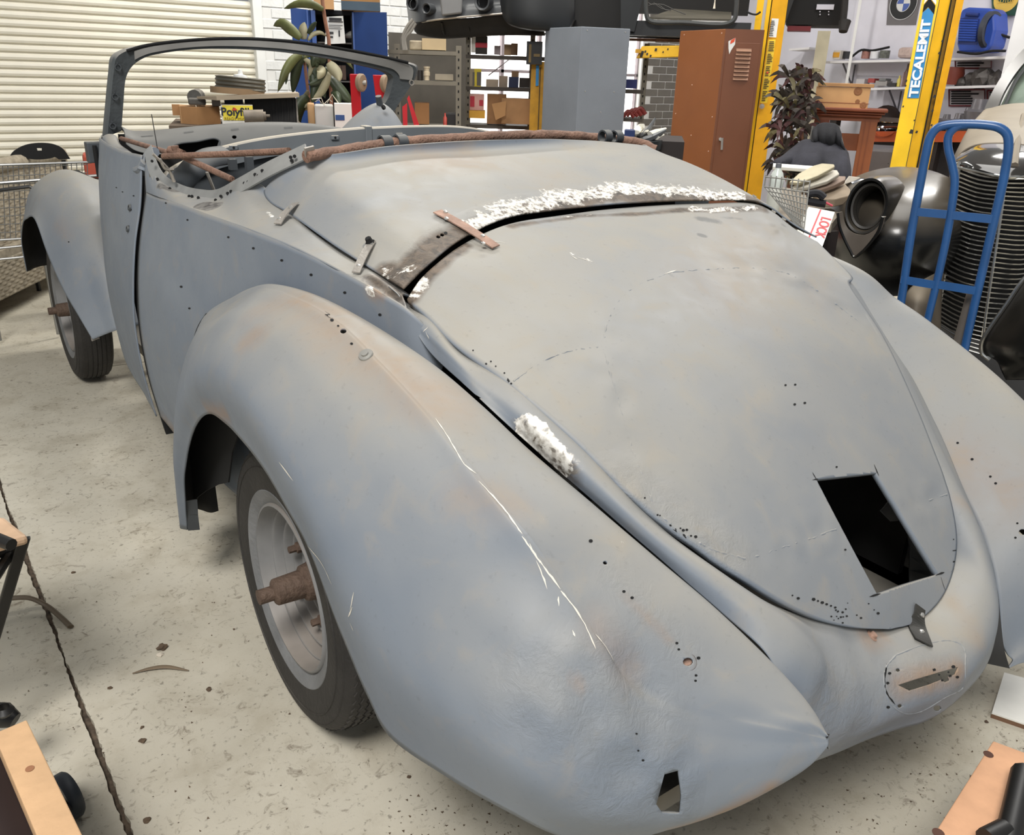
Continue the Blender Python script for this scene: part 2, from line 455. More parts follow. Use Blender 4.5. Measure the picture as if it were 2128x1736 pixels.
# ---------------------------------------------------------------- rear fender (left)
def q3(a): return X(*a) if isinstance(a, tuple) and len(a) == 3 and abs(a[0]) > 5 else np.array(a, float)
V3 = lambda *a: np.array(a, float)
st = []
def mids(c, e, bulge, k=0.):
    """two section points between crest c and edge e, bulged outwards"""
    c = np.array(c); e = np.array(e); d = e-c
    hv = np.array([d[0], d[1], 0]); vv = np.array([0, 0, d[2]])
    a = c+hv*(.54-.21*k)+vv*(.22+.09*k)+np.array(bulge)*.8; b = c+hv*(.96-.28*k)+vv*(.57+.09*k)+np.array(bulge)
    return a, b
for inn, cr_, ed, bl in [
    (V3(-.77, .74, .24), V3(-.80, .79, .24), (388, 1102, -.865), (-.012, .03, 0)),
    (V3(-.77, .74, .50), V3(-.795, .765, .52), (382, 1000, -.88), (-.015, .03, 0)),
    (V3(-.77, .66, .72), V3(-.795, .665, .74), (394, 920, -.885), (-.02, .03, .0)),
    (V3(-.765, .53, .87), V3(-.79, .52, .885), (413, 875, -.89), (-.02, .02, .0)),
    ((500, 618, -.745), (478, 634, -.782), (438, 861, -.895), (-.02, .01, .01)),
    ((560, 601, -.728), (545, 604, -.77), (470, 882, -.895), (-.02, 0, .015)),
    ((640, 613, -.712), (612, 622, -.765), (510, 925, -.895), (-.02, 0, .015)),
    ((760, 666, -.69), (700, 668, -.765), (550, 980, -.895), (-.02, 0, .015)),
    ((900, 757, -.665), (798, 764, -.76), (600, 1063, -.893), (-.02, -.01, .015)),
    ((1000, 842, -.645), (885, 858, -.755), (644, 1148, -.89), (-.02, -.01, .015)),
    ((1110, 944, -.605), (960, 950, -.745), (705, 1310, -.885), (-.02, -.015, .015)),
    ((1220, 1038, -.57), (1050, 1062, -.73), (765, 1450, -.875), (-.02, -.02, .015)),
    ((1300, 1107, -.542), (1100, 1120, -.718), (812, 1535, -.862), (-.02, -.03, .01)),
    ((1400, 1193, -.505), (1162, 1208, -.70), (930, 1617, -.835), (-.02, -.04, .01)),
    ((1500, 1281, -.47), (1230, 1300, -.68), (1060, 1690, -.79), (-.02, -.05, 0)),
    ((1590, 1366, -.44), (1310, 1412, -.645), (1190, 1745, -.71), (-.02, -.055, 0)),
    ((1650, 1430, -.42), (1415, 1470, -.588), (1330, 1740, -.60), (-.01, -.055, 0)),
    ((1688, 1478, -.41), (1520, 1500, -.525), (1450, 1702, -.52), (-.003, -.045, 0)),
    ((1710, 1512, -.404), (1622, 1520, -.468), (1570, 1650, -.46), (0, -.028, 0)),
    ((1718, 1524, -.4025), (1690, 1531, -.424), (1660, 1606, -.425), (0, -.012, 0)),
    ((1723, 1532, -.402), (1722, 1541, -.403), (1716, 1556, -.405), (0, -.002, 0))]:
    i_, c_, e_ = q3(inn), q3(cr_), q3(ed)
    a, b = mids(c_, e_, bl, (0, 0, 0, 0, 0, 0, 0, 0, 0, 0, 0, 0, 0, .15, .35, .6, .85, 1, 1, 1, 1)[len(st)])
    mid = (i_+c_)/2+np.array([0, 0, .012 if c_[2] > .6 else 0])
    cr_k = (0, 0, 0, 0, 0, .2, .6, .9, 1, 1, 1, 1, 1, 1, .9, .7, .35, .1, 0, 0, 0)[len(st)]
    ci = c_+(mid-c_)*(.33-.17*cr_k); cd = c_+(a-c_)*(.33-.17*cr_k)+np.array(bl)*.10*cr_k
    fl = i_+(V3(.035, .012, -.05) if len(st) > 4 else V3(.02, .0, 0))
    st.append([fl, i_, mid, ci, c_, cd, a, b, e_])
FG = loft(st, 190, 97)
_bv = grid_bvh(FG)
mk = local(FG, [(1130, 1450), (1230, 1420), (1290, 1500), (1330, 1600)], .03, .13, _bv)
FG = dents(FG, .010, 17, 3.1, mk)
FG = dents(FG, .0016, 9, 1.0)
FENDER_HOLES = [(713, 688, 7, 10), (690, 666, 4), (703, 678, 2.5), (731, 715, 3.2), (1227, 1125, 4.5), (1258, 1170, 5), (1296, 1230, 3.6), (1313, 1243, 3.8),
                (1406, 1337, 3.4), (1410, 1350, 3), (1451, 1368, 4.2), (1446, 1404, 3.2), (1445, 1415, 3), (1430, 1376, 11, 10), (1322, 1525, 2.5), (1326, 1560, 2.5), (1336, 1580, 3)]
LFEND, FBV = grid_panel('rear_fender', FG, CAR, FENDER_HOLES, [[(1381, 1610), (1410, 1602), (1416, 1656), (1413, 1692), (1376, 1690), (1364, 1672)]], attrs=[
    ('rust', [(560, 640), (620, 620), (700, 690), (860, 800), (930, 830)], .01, .08, .5), ('rust', [(860, 830), (905, 850)], .0, .05, .5), ('rust', [(430, 850), (470, 860)], .0, .03, .8), ('rust', [(600, 625), (640, 635)], 0, .03, .75),
    ('rust', [(960, 1030), (1060, 1050)], 0, .05, .25), ('rust', [(1240, 1300), (1300, 1390)], 0, .04, .35), ('rust', [(1400, 1722), (1500, 1690), (1600, 1650)], 0, .03, 1.), ('rust', [(1195, 1415), (1205, 1425)], 0, .015, .5),
    ('rust', [(1300, 1240), (1390, 1330)], .0, .012, .35), ('rust', [(520, 700), (540, 690)], 0, .05, .6),
    ('rough', [(1120, 1450), (1230, 1500), (1270, 1400), (1330, 1500), (1340, 1600), (1300, 1640)], .02, .09, 1.), ('rough', [(1430, 1620), (1420, 1690)], 0, .03, 1.),
    ('rough', [(1290, 1210), (1420, 1370)], .01, .05, .5)])
bm = bm_(); p, n = hit(FBV, 1430, 1376)
lathe(bm, [(.012, .002), (.0125, .010), (.0, .012)], 14, p, -Vector(ray(1430, 1376)).normalized()*-1)
obj('lamp_socket', bm, RUSTTIN, LFEND, True)
def scratch(parent, bv, lines, wpx, mt=WHITEPAINT, name='paint_scratch'):
    for pts in lines:
        bm = bm_()
        n = max(4, int(sum(math.dist(a, b) for a, b in zip(pts, pts[1:]))/9))
        P, Nn = trace(bv, pts, n)
        ws = [wpx*(p-Vector(CC)).length/CF*random.uniform(.25, 1.)*(.25 if i in (0, n-1) else 1) for i, p in enumerate(P)]
        P = [p+Vector(np.cross(nn, (0, 0, 1)))*random.uniform(-.0008, .0008) for p, nn in zip(P, Nn)]
        ribbon(bm, P, ws, Nn); obj(name, bm, mt, parent)
scratch(LFEND, FBV, [[(905, 870), (935, 915), (965, 965), (990, 985)], [(995, 1000), (1045, 1055), (1085, 1110)], [(1085, 1115), (1120, 1165), (1165, 1225)], [(1165, 1228), (1195, 1265), (1225, 1318), (1238, 1350)],
                     [(1236, 1318), (1258, 1345), (1275, 1375)], [(1100, 1130), (1122, 1170)], [(1115, 1165), (1138, 1225)], [(1160, 1240), (1162, 1260)], [(1190, 1310), (1195, 1323)]], 4.5)
scratch(LFEND, FBV, [[(735, 1230), (728, 1270)], [(733, 1262), (724, 1282)], [(728, 1295), (735, 1312)], [(640, 1135), (668, 1170), (690, 1215)], [(580, 960), (610, 1000)]], 4)
bm = bm_(); p, n = hit(FBV, 760, 738)
lathe(bm, [(.0, .0065), (.006, .006), (.0065, .003), (.0115, .0022), (.0125, .0005), (.0125, -.002)], 20, p, n)
obj('panel_screw', bm, mat('dusty_screw', (150, 148, 142), .5, metal=.4), LFEND, True)
# torn lip hanging at the front foot of the fender
bm = bm_()
pa = [X(384, 1040, -.868), X(386, 1070, -.866), X(390, 1102, -.862)]
for a, b in zip(pa, pa[1:]):
    hexa(bm, [a, a+V3(.028, -.01, 0), b+V3(.028, -.012, 0), b, a+V3(0, -.008, .002), a+V3(.028, -.018, .002), b+V3(.028, -.02, .002), b+V3(0, -.008, .002)])
obj('torn_flange', bm, DARKGREY, LFEND)
# ---------------------------------------------------------------- quarter panel below the belt line
belt = [(303, 400, -.743), (345, 415, -.740), (390, 430, -.736), (430, 445, -.732), (475, 461, -.727), (520, 478, -.72), (600, 510, -.708), (660, 538, -.697), (740, 580, -.682), (800, 615, -.668), (846, 644, -.655), (890, 680, -.63), (940, 725, -.585)]
bp = [q3(b) for b in belt]
bp[0] = PY(303, 400, 1.188)
def side_x(Y, z):
    base = np.interp(Y, [-.6, -.3, 0, .3, .6, .9, 1.2], [-.49, -.640, -.693, -.73, -.765, -.788, -.797])
    return base
rows = []
for i, b in enumerate(bp):
    Y = b[1]
    s = side_x(Y, .8)
    gz = lambda px, py: PY(px, py, 1.188)
    if i == 0:
        rows.append([b, PY(291, 500, 1.188), PY(287, 590, 1.188), PY(291, 680, 1.188), PY(309, 780, 1.188), PY(334, 866, 1.188)])
    else:
        top = b
        if i >= len(bp)-2: s += .012; top = b+V3(.012, 0, -.014)
        rows.append([top, V3(b[0]+(s-b[0])*.55, Y, .97), V3(s, Y, .84), V3(s-.008, Y, .70), V3(s-.002, Y, .54), V3(s+.018, Y, .37)])
QG = loft(rows, 130, 64); QG = dents(QG, .0012, 8, 9.)
QH = [(390, 457, 2.2), (475, 493, 2.6), (527, 516, 3), (586, 541, 3.2), (647, 571, 3.4), (717, 608, 3.4), (790, 654, 3.6), (377, 596, 3.0), (394, 641, 2.6), (345, 422, 2), (418, 690, 2.)]
QUART, QBV = grid_panel('rear_quarter_panel', QG, CAR, QH, attrs=[('rust', [(770, 607), (790, 610)], 0, .02, .8), ('filler', [(765, 605), (772, 608)], .002, .012, .9), ('rough', [(330, 850), (365, 900)], .02, .06, 1.), ('rust', [(340, 880), (365, 905)], 0, .05, .6)])
# ---------------------------------------------------------------- upper quarter: belt line up to cockpit rim and under the deck
UQ = [
    (bp[0], (301, 352, -.728), (308, 313, -.719)),
    ((322, 407, -.7415), (315, 375, -.728), (316, 345, -.717)),
    ((345, 415, -.740), (340, 395, -.728), (335, 376, -.711)),
    ((390, 430, -.736), (385, 415, -.716), (380, 401, -.692)),
    ((430, 445, -.732), (425, 425, -.706), (420, 409, -.674)),
    ((475, 461, -.727), (462, 430, -.694), (452, 408, -.66)),
    ((520, 478, -.72), (508, 420, -.672), (500, 384, -.648)),
    ((600, 510, -.708), (560, 424, -.638), (543, 384, -.628)),
    ((660, 538, -.697), (610, 456, -.641), X(612, 450, -.63)+V3(.02, 0, -.02)),
    ((740, 580, -.682), (702, 524, -.645), X(702, 518, -.63)+V3(.03, 0, -.02)),
    ((800, 615, -.668), (778, 569, -.643), X(778, 565, -.625)+V3(.03, 0, -.02)),
    ((846, 644, -.655), (838, 611, -.640), X(838, 606, -.62)+V3(.03, 0, -.02)),
]
UG = loft([[q3(a) for a in r] for r in UQ], 130, 40)
UPPER, UBV = grid_panel('upper_quarter_panel', UG, CAR, [], attrs=[
    ('bare', [(420, 425), (445, 430)], .012, .035, 1.), ('bare', [(330, 385), (365, 398)], .0, .03, .8), ('bare', [(770, 580), (815, 605), (830, 625)], .01, .035, .8), ('bare', [(305, 330), (312, 365)], .0, .02, .75),
    ('burn', [(770, 575), (830, 620)], .005, .04, .7), ('filler', [(555, 440), (575, 455)], 0, .012, .55)])
# folded tin rim along the cockpit edge
def strip(bm, A, B, th=.003):
    """thin plate between two equally long polylines"""
    A = [Vector(tuple(p)) for p in A]; B = [Vector(tuple(p)) for p in B]
    n = [((B[i]-A[i]).cross((A[min(i+1, len(A)-1)]-A[max(i-1, 0)]))).normalized()*th for i in range(len(A))]
    R = [[bm.verts.new(p) for p in (A[i], B[i], B[i]+n[i], A[i]+n[i])] for i in range(len(A))]
    for a, b in zip(R, R[1:]):
        for k in range(4): bm.faces.new((a[k], a[(k+1) % 4], b[(k+1) % 4], b[k]))
    bm.faces.new(R[0][::-1]); bm.faces.new(R[-1])
rimo = [q3(a) for a in [(305, 322, -.722), (312, 355, -.722), (330, 390, -.718), (375, 418, -.698), (415, 428, -.682), (450, 430, -.668), (505, 404, -.652), (570, 368, -.617), (640, 335, -.566)]]
rimi = [q3(a) for a in [(316, 308, -.708), (325, 338, -.706), (340, 366, -.700), (382, 392, -.682), (420, 401, -.664), (450, 402, -.65), (500, 377, -.638), (560, 344, -.606), (636, 308, -.555)]]
bm = bm_(); strip(bm, cr(rimo, 50)+V3(-.007, -.004, .006), cr(rimi, 50)+V3(-.003, -.002, .010), .004)
RIMT = obj('cockpit_rim', bm, mat('galvanised_rim', (150, 152, 152), .5, metal=.35, var=.16, scale=16, dust=(168, 162, 150), dustk=.4), CAR, True)
for px, py in [(316, 335), (327, 372), (353, 392), (393, 408), (399, 408), (412, 411), (448, 416), (459, 408), (473, 402), (480, 398), (508, 381), (516, 378), (530, 363), (537, 365), (545, 355), (604, 327), (606, 334), (612, 325)]:
    d = Vector(ray(px, py)).normalized(); c = Vector(X(px, py, np.interp(px, [310, 450, 640], [-.727, -.675, -.575])))
    bm = bm_(); lathe(bm, [(0, .004), (.0042, .004), (.0042, -.004), (0, -.004)], 8, c, -d); obj('drill_hole', bm, BLACK, RIMT, True)
bm = bm_(); a = X(640, 318, -.57); strip(bm, [X(634, 309, -.582), X(636, 328, -.575)], [X(653, 304, -.556), X(655, 322, -.55)], .004); o = obj('hinge_plate', bm, STEEL, CAR)
# rusty hood tube along the front edge of the deck
tp = [X(636, 326, -.575), PY(720, 312, .37), PY(800, 300, .395), PY(900, 291, .41), PY(1010, 284, .42), PY(1150, 281, .43), PY(1250, 288, .435), X(1338, 300, .53), X(1362, 312, .555)]
bm = bm_(); tpc = cr(tp, 60); tube(bm, [p+np.array([0, 0, random.uniform(-.0012, .0012)]) for p in tpc], [.0135*random.uniform(.93, 1.07) for _ in tpc], 12)
HT = obj('hood_tube', bm, RUSTTUBE, CAR, True)
for px, py in [(800, 298), (832, 296), (1258, 284), (1281, 285)]:
    c = Vector(PY(px, py, .40)); bm = bm_()
    lathe(bm, [(.019, -.013), (.019, .013), (.0145, .013), (.0145, -.013)], 16, c, (1, .1, 0), closed=True)
    obj('hinge_knuckle', bm, DARKGREY, CAR, True)
# ---------------------------------------------------------------- rear deck panel
DT = [(549, 399, -.628), (585, 361, -.603), (640, 333, -.56), (720, 322, -.475), (800, 310, -.375), (900, 302, -.245), (1010, 296, -.09), (1150, 293, .13), (1250, 298, .3), (1340, 306, .45), V3(.535, .42, 1.262), V3(.60, .47, 1.20)]
DBm = [(838, 604, -.637), (870, 572, -.59), (900, 546, -.548), (960, 500, -.435), (1050, 457, -.275), (1150, 441, -.105), (1300, 426, .125), (1450, 420, .33), (1580, 424, .48), V3(.56, -.15, 1.115), V3(.61, -.19, 1.085)]
DL = [(549, 399, -.628), (549, 408, -.633), (560, 424, -.636), (597, 446, -.64), (700, 518, -.645), (838, 604, -.637)]
dl = cr([q3(a) for a in DL], 60); dt = cr([q3(a) for a in DT], 60); db = cr([q3(a) for a in DBm], 60)
dr = cr([V3(.60, .47, 1.20), V3(.625, .2, 1.155), V3(.61, -.19, 1.085)], 60)
def coons(l, r, t, b):
    n, m_ = len(l), len(t)
    u = np.linspace(0, 1, n)[:, None, None]; v = np.linspace(0, 1, m_)[None, :, None]
    return (1-v)*l[:, None]+v*r[:, None]+(1-u)*t[None]+u*b[None]-((1-u)*(1-v)*t[0]+(1-u)*v*t[-1]+u*(1-v)*b[0]+u*v*b[-1])
DG = coons(dl, dr, dt, db)
uu = np.linspace(0, 1, 60)[:, None]; vv = np.linspace(0, 1, 60)[None]
crown = (1-(2*uu-1)**2)*uu*1.3*(1-np.abs(2*vv-1)**2.5)
DG = DG+np.array([0, 0, 1.])*(.016*crown)[..., None]+V3(0, 0, .005)
DG = loft(DG[np.linspace(0, 59, 20).round().astype(int)][:, np.linspace(0, 59, 31).round().astype(int)].tolist(), 120, 150)
DG = dents(DG, .0014, 7, 5.)
DECK, DBV = grid_panel('rear_deck_panel', DG, CAR, [(911, 492, 5, 6), (919, 488, 5, 6), (926, 485, 4, 6)], attrs=[
    ('rust', [(900, 335), (960, 330)], .01, .12, .42), ('rust', [(1080, 350), (1150, 370)], 0, .12, .15),
    ('filler', [(985, 470), (1050, 440), (1130, 420), (1200, 404), (1270, 394)], .012, .06, .78), ('filler', [(1260, 394), (1350, 392), (1440, 398), (1530, 406)], .012, .055, .68), ('filler', [(800, 555), (790, 590), (850, 560)], .0, .03, .52),
    ('burn', [(845, 590), (860, 550), (920, 500), (985, 475), (1100, 440), (1250, 405), (1400, 408), (1560, 415)], .012, .055, 1.), ('burn', [(800, 560), (850, 600)], .01, .05, .85),
    ('rough', [(845, 590), (920, 500), (1100, 430), (1300, 400), (1550, 415)], .03, .06, 1.2), ('smudge', [(750, 465), (770, 470)], 0, .03, .4)])
# ---------------------------------------------------------------- boot lid
LL = [(846, 622, -.632), (885, 655, -.625), (950, 718, -.612), (1060, 799, -.585), (1200, 920, -.54), (1340, 1056, -.488), (1450, 1138, -.435), (1560, 1213, -.365), (1640, 1260, -.30), (1710, 1290, -.225), (1780, 1305, -.14), (1850, 1308, -.03)]
LR = [V3(.60, -.20, 1.078), V3(.597, -.25, 1.052), V3(.585, -.33, 1.01), (1765, 590, .54), (1830, 690, .515), (1885, 800, .475), (1935, 920, .44), (1968, 1010, .405), (1988, 1110, .355), (1985, 1170, .31), (1962, 1235, .21), (1905, 1292, .08), (1850, 1308, -.03)]
NL = 90
ll = cr([q3(a) for a in LL], NL); lr = cr([q3(a) for a in LR], NL)
# top edge crown follows the seam
LT = [(846, 622, -.632), (872, 583, -.592), (906, 550, -.545), (964, 507, -.433), (1055, 467, -.28), (1155, 449, -.105), (1300, 432, .125), (1450, 424, .33), (1582, 428, .48), V3(.555, -.165, 1.105), V3(.60, -.20, 1.078)]
lt = cr([q3(a) for a in LT], 61)
cz = cr([lt[30], V3(0, -.14, 1.125), V3(0, -.30, 1.065), V3(0, -.46, .985), V3(0, -.62, .88), V3(0, -.745, .775), V3(0, -.835, .68), V3(0, -.885, .60), q3((1850, 1308, -.03))], NL)
LG = np.zeros((NL, 61, 3)); sv = np.linspace(0, 1, 61)
for i in range(NL):
    L_, R_, C_ = ll[i], lr[i], cz[i]; mm = (L_+R_)/2
    prof = 1-np.abs(2*sv-1)**2.4
    xs = sv
    row = L_+(R_-L_)*xs[:, None]+(C_-mm)*prof[:, None]
    if i == 0: row = lt
    LG[i] = row
# blend the seam edge shape down a few rows
d0 = lt-(ll[0]+(lr[0]-ll[0])*sv[:, None]+(cz[0]-(ll[0]+lr[0])/2)*(1-np.abs(2*sv-1)**2.4)[:, None])
for i in range(1, NL): LG[i] += d0*max(0, 1-i/30)**2
LG = np.array(loft(LG[np.linspace(0, NL-1, 46).round().astype(int)][:, ::2].tolist(), 190, 150))
LBV0 = grid_bvh(LG)
weld = [[(1066, 792), (1120, 755), (1180, 730), (1252, 720)], [(1250, 725), (1262, 670), (1290, 620), (1335, 588), (1390, 568)], [(1395, 566), (1470, 560), (1560, 557), (1640, 570), (1720, 620), (1790, 672)],
        [(1254, 725), (1290, 850), (1320, 950), (1345, 1010)], [(1345, 1012), (1365, 1060), (1420, 1108), (1480, 1142), (1550, 1162)], [(1552, 1162), (1620, 1140), (1690, 1118), (1738, 1100)], [(1878, 1050), (1925, 1042), (1968, 1028)]]
mk = np.zeros(LG.shape[:2])
for w_ in weld: mk = np.maximum(mk, local(LG, w_, .0, .05, LBV0))
mk = np.maximum(mk, local(LG, [(1320, 1050), (1420, 1110), (1500, 1150)], .02, .09, LBV0))
LG = dents(LG, .0035, 22, 11., mk); LG = dents(LG, .0014, 7, 2.)
LBV = grid_bvh(LG)
random.seed(3)
def scatter(c, rx, ry, n, rmin, rmax):
    return [(c[0]+random.gauss(0, rx), c[1]+random.gauss(0, ry), random.uniform(rmin, rmax), random.choice((4, 5, 6))) for _ in range(n)]
LID_HOLES = [(1632, 801, 2.6), (1652, 800, 2.6), (1651, 841, 3.0), (1672, 838, 3.0), (1738, 971, 2.4), (1756, 1143, 2.6)]
LID_HOLES += [(1056, 793, 3.2), (1062, 798, 2.4), (1048, 776, 2), (1030, 762, 1.8), (1020, 752, 2.), (983, 729, 1.8), (1010, 757, 2.4)]
LID_HOLES += scatter((1415, 1112), 18, 9, 14, 2, 4.5)+scatter((1328, 1050), 6, 6, 4, 1.5, 3)+[(1366, 1071, 2.6, 5), (1371, 1072, 2, 5)]
LID_HOLES += [(1658, 1244, 3.6), (1646, 1238, 2)]+[(1690+i*9, 1246+i*3.4, random.uniform(2.5, 4.5), 5) for i in range(6)]+scatter((1755, 1278), 24, 12, 18, 1.2, 3)+[(1824, 1275, 3.4)]
LID_HOLES += scatter((1983, 1150), 3, 22, 5, 1.4, 2.8)
PLATE = [(1696, 996), (1822, 983), (1950, 1194), (1823, 1236)]
LID, _ = grid_panel('boot_lid', LG, CAR, LID_HOLES, [PLATE], th=.012, bv=LBV, attrs=[
    ('filler', [(858, 600), (872, 580)], .0, .03, .95), ('filler', [(1140, 452), (1230, 446)], 0, .012, .7), ('filler', [(1440, 435), (1500, 437), (1570, 432)], .0, .03, .62), ('filler', [(1190, 528), (1225, 540)], .0, .02, .53),
    ('burn', [(850, 620), (870, 580), (905, 545), (960, 508)], .01, .035, .95), ('burn', [(1060, 470), (1200, 449), (1420, 436), (1590, 436)], .004, .025, .8),
    ('smudge', [(1455, 455), (1490, 460)], .005, .03, .75), ('smudge', [(1456, 489), (1462, 490)], .006, .016, .95), ('smudge', [(1500, 452), (1540, 455)], 0, .02, .6), ('smudge', [(1390, 568), (1395, 572)], .0, .035, .55),
    ('rust', [(1690, 560), (1700, 620)], 0, .12, .12), ('rust', [(1500, 600), (1560, 500)], 0, .2, .18),
    ('rough', [(1300, 1030), (1420, 1110), (1500, 1150)], .02, .08, .9)])
for i, w_ in enumerate(weld):
    n = int(sum(math.dist(a, b) for a, b in zip(w_, w_[1:]))/5)
    P, Nn = trace(LBV, w_, n); bm = bm_()
    tube(bm, [p-nn*random.uniform(.0016, .0026)+Vector((random.uniform(-1, 1), random.uniform(-1, 1), random.uniform(-1, 1)))*.0012 for p, nn in zip(P, Nn)], [random.uniform(.0019, .0029) for _ in P], 8)
    obj('weld_seam', bm, PRIMER, LID, True)
scratch(LID, LBV, [[(1185, 530), (1200, 540)], [(1200, 535), (1232, 545)], [(1010, 500), (1050, 505)], [(1380, 570), (1405, 562)]], 3)
# saw overcuts at the corners of the number plate opening
scratch(LID, LBV, [[(1688, 982), (1697, 998)], [(1816, 966), (1826, 990)], [(1944, 1196), (1962, 1190)], [(1806, 1241), (1830, 1234)], [(1955, 1200), (1964, 1228)], [(1688, 998), (1700, 996)]], 5, BLACK, 'saw_cut')
# folded bracket seen inside the opening
bm = bm_(); A = [PY(1828, 1062, -.70), PY(1858, 1040, -.67), PY(1888, 1110, -.70), PY(1890, 1214, -.76)]; B = [PY(1850, 1084, -.70), PY(1895, 1090, -.68), PY(1920, 1150, -.72), PY(1935, 1200, -.78)]
strip(bm, cr(A, 12), cr(B, 12), .003); obj('inner_bracket', bm, DARKGREY, LID)
# ---------------------------------------------------------------- tail panel
IN = [(834, 612, -.65), (846, 640, -.642), (885, 668, -.634), (950, 728, -.62), (1060, 806, -.592), (1200, 930, -.546), (1340, 1065, -.493), (1450, 1146, -.440), (1560, 1220, -.370), (1640, 1265, -.30), (1710, 1294, -.225), (1780, 1307, -.14), (1850, 1308, -.03), (1905, 1290, .08), (1962, 1232, .21), (1988, 1165, .315), (1991, 1108, .36), (1970, 1005, .41), (1937, 915, .445), (1887, 795, .48), (1832, 685, .505), (1766, 585, .545), V3(.59, -.32, 1.01), V3(.60, -.2, 1.07)]
OUT = [(846, 668, -.645), (870, 700, -.642), (905, 745, -.636), (1000, 832, -.628), (1110, 934, -.584), (1240, 1050, -.538), (1390, 1180, -.485), (1500, 1275, -.447), (1600, 1370, -.424), V3(-.415, -.97, .60), V3(-.40, -.955, .48), V3(-.30, -.935, .39), (1850, 1522, -.085), (1925, 1500, .0), (1990, 1455, .10), (2050, 1385, .23), (2074, 1290, .335), (2066, 1185, .415), (2040, 1110, .462), (2000, 1010, .51), (1945, 880, .575), (1880, 760, .625), (1800, 650, .655), (1740, 580, .665)]
MB = [0, 0, 0, .004, .008, .010, .012, .014, .02, .038, .05, .055, .05, .05, .05, .045, .03, .012, .004, 0, 0, 0, 0, 0]
inn = [q3(a) for a in IN]; ou = [q3(a) for a in OUT]
rows = []
for k in range(len(inn)):
    a, b = inn[k], ou[k]; t_ = V3(0, 0, 0)
    tang = (inn[min(k+1, len(inn)-1)]-inn[max(k-1, 0)]); n_ = np.cross(tang, b-a); n_ /= max(1e-9, np.linalg.norm(n_))
    if n_ @ (a-V3(0, -.1, .45)) < 0: n_ = -n_
    # inner rows tuck under the lid
    inward = (a-b)/np.linalg.norm(b-a)*.03
    sk = .011 if k < 16 else .004
    rows.append([a+inward*.5-n_*.045, a-n_*max(sk, .011), a+(b-a)*.33+n_*MB[k]*.9, a+(b-a)*.67+n_*MB[k], b])
TG = loft(rows, 260, 44); TG = dents(TG, .0016, 9, 4.)
_tb = grid_bvh(TG)
TG = dents(TG, .007, 14, 8., local(TG, [(1700, 1440), (1780, 1400), (1850, 1350), (1760, 1500)], .04, .14, _tb)); TBV = grid_bvh(TG)
TAIL, _ = grid_panel('tail_panel', TG, CAR, th=.002, holes=[(1948, 1473, 8, 8)]+scatter((1955, 1400), 18, 10, 7, 2, 5)+[(1965, 1412, 9, 5), (1978, 1400, 7, 5), (1848, 1400, 4, 5), (1866, 1393, 5, 5), (1844, 1420, 4, 5), (1845, 1470, 4, 6), (1870, 1468, 5, 6)], extra=[[(1866, 1424), (1895, 1413), (1950, 1398), (1992, 1385), (1985, 1402), (1930, 1424), (1890, 1436)], [(991, 822), (1000, 828), (998, 838), (988, 832)]], bv=TBV, attrs=[
    ('filler', [(1098, 893), (1120, 915), (1135, 935), (1160, 962)], .012, .034, 1.5), ('bare', [(1100, 900), (1175, 965)], .012, .05, .62), ('burn', [(1085, 900), (1180, 985)], .01, .05, .65),
    ('rust', [(1870, 1425), (1990, 1395)], .0, .035, 1.1), ('rust', [(1800, 1330), (1830, 1320)], 0, .03, .8), ('rust', [(1985, 1250), (2030, 1330)], 0, .04, .25), ('rust', [(1990, 1040), (2010, 1050)], 0, .03, .3),
    ('rough', [(1860, 1420), (1980, 1400)], .01, .05, 1.), ('rough', [(1720, 1420), (1790, 1500)], .02, .09, .7)])
# welded-in number plate recess
P, Nn = trace(TBV, [(1862, 1362), (1920, 1340), (1975, 1332), (2002, 1345), (2006, 1385), (2000, 1430), (1965, 1450), (1912, 1480), (1880, 1484), (1850, 1462), (1838, 1425), (1840, 1390), (1862, 1362)], 110)
bm = bm_(); tube(bm, [p-nn*random.uniform(.0006, .0016) for p, nn in zip(P, Nn)], [random.uniform(.0016, .0026) for _ in P], 6)
obj('weld_seam', bm, PRIMER, TAIL, True)
scratch(TAIL, TBV, [[(1843, 1380), (1838, 1412), (1842, 1440), (1860, 1465)]], 5, BLACK, 'split_seam')
scratch(TAIL, TBV, [[(945, 683), (955, 698)], [(955, 680), (962, 690)], [(885, 690), (892, 705)], [(890, 680), (880, 690)]], 3)
bm = bm_(); p, n = hit(TBV, 1812, 1322); lathe(bm, [(0, .008), (.006, .007), (.0065, .002), (.011, .001), (.011, -.002)], 16, p, n); obj('panel_screw', bm, RUSTTIN, TAIL, True)
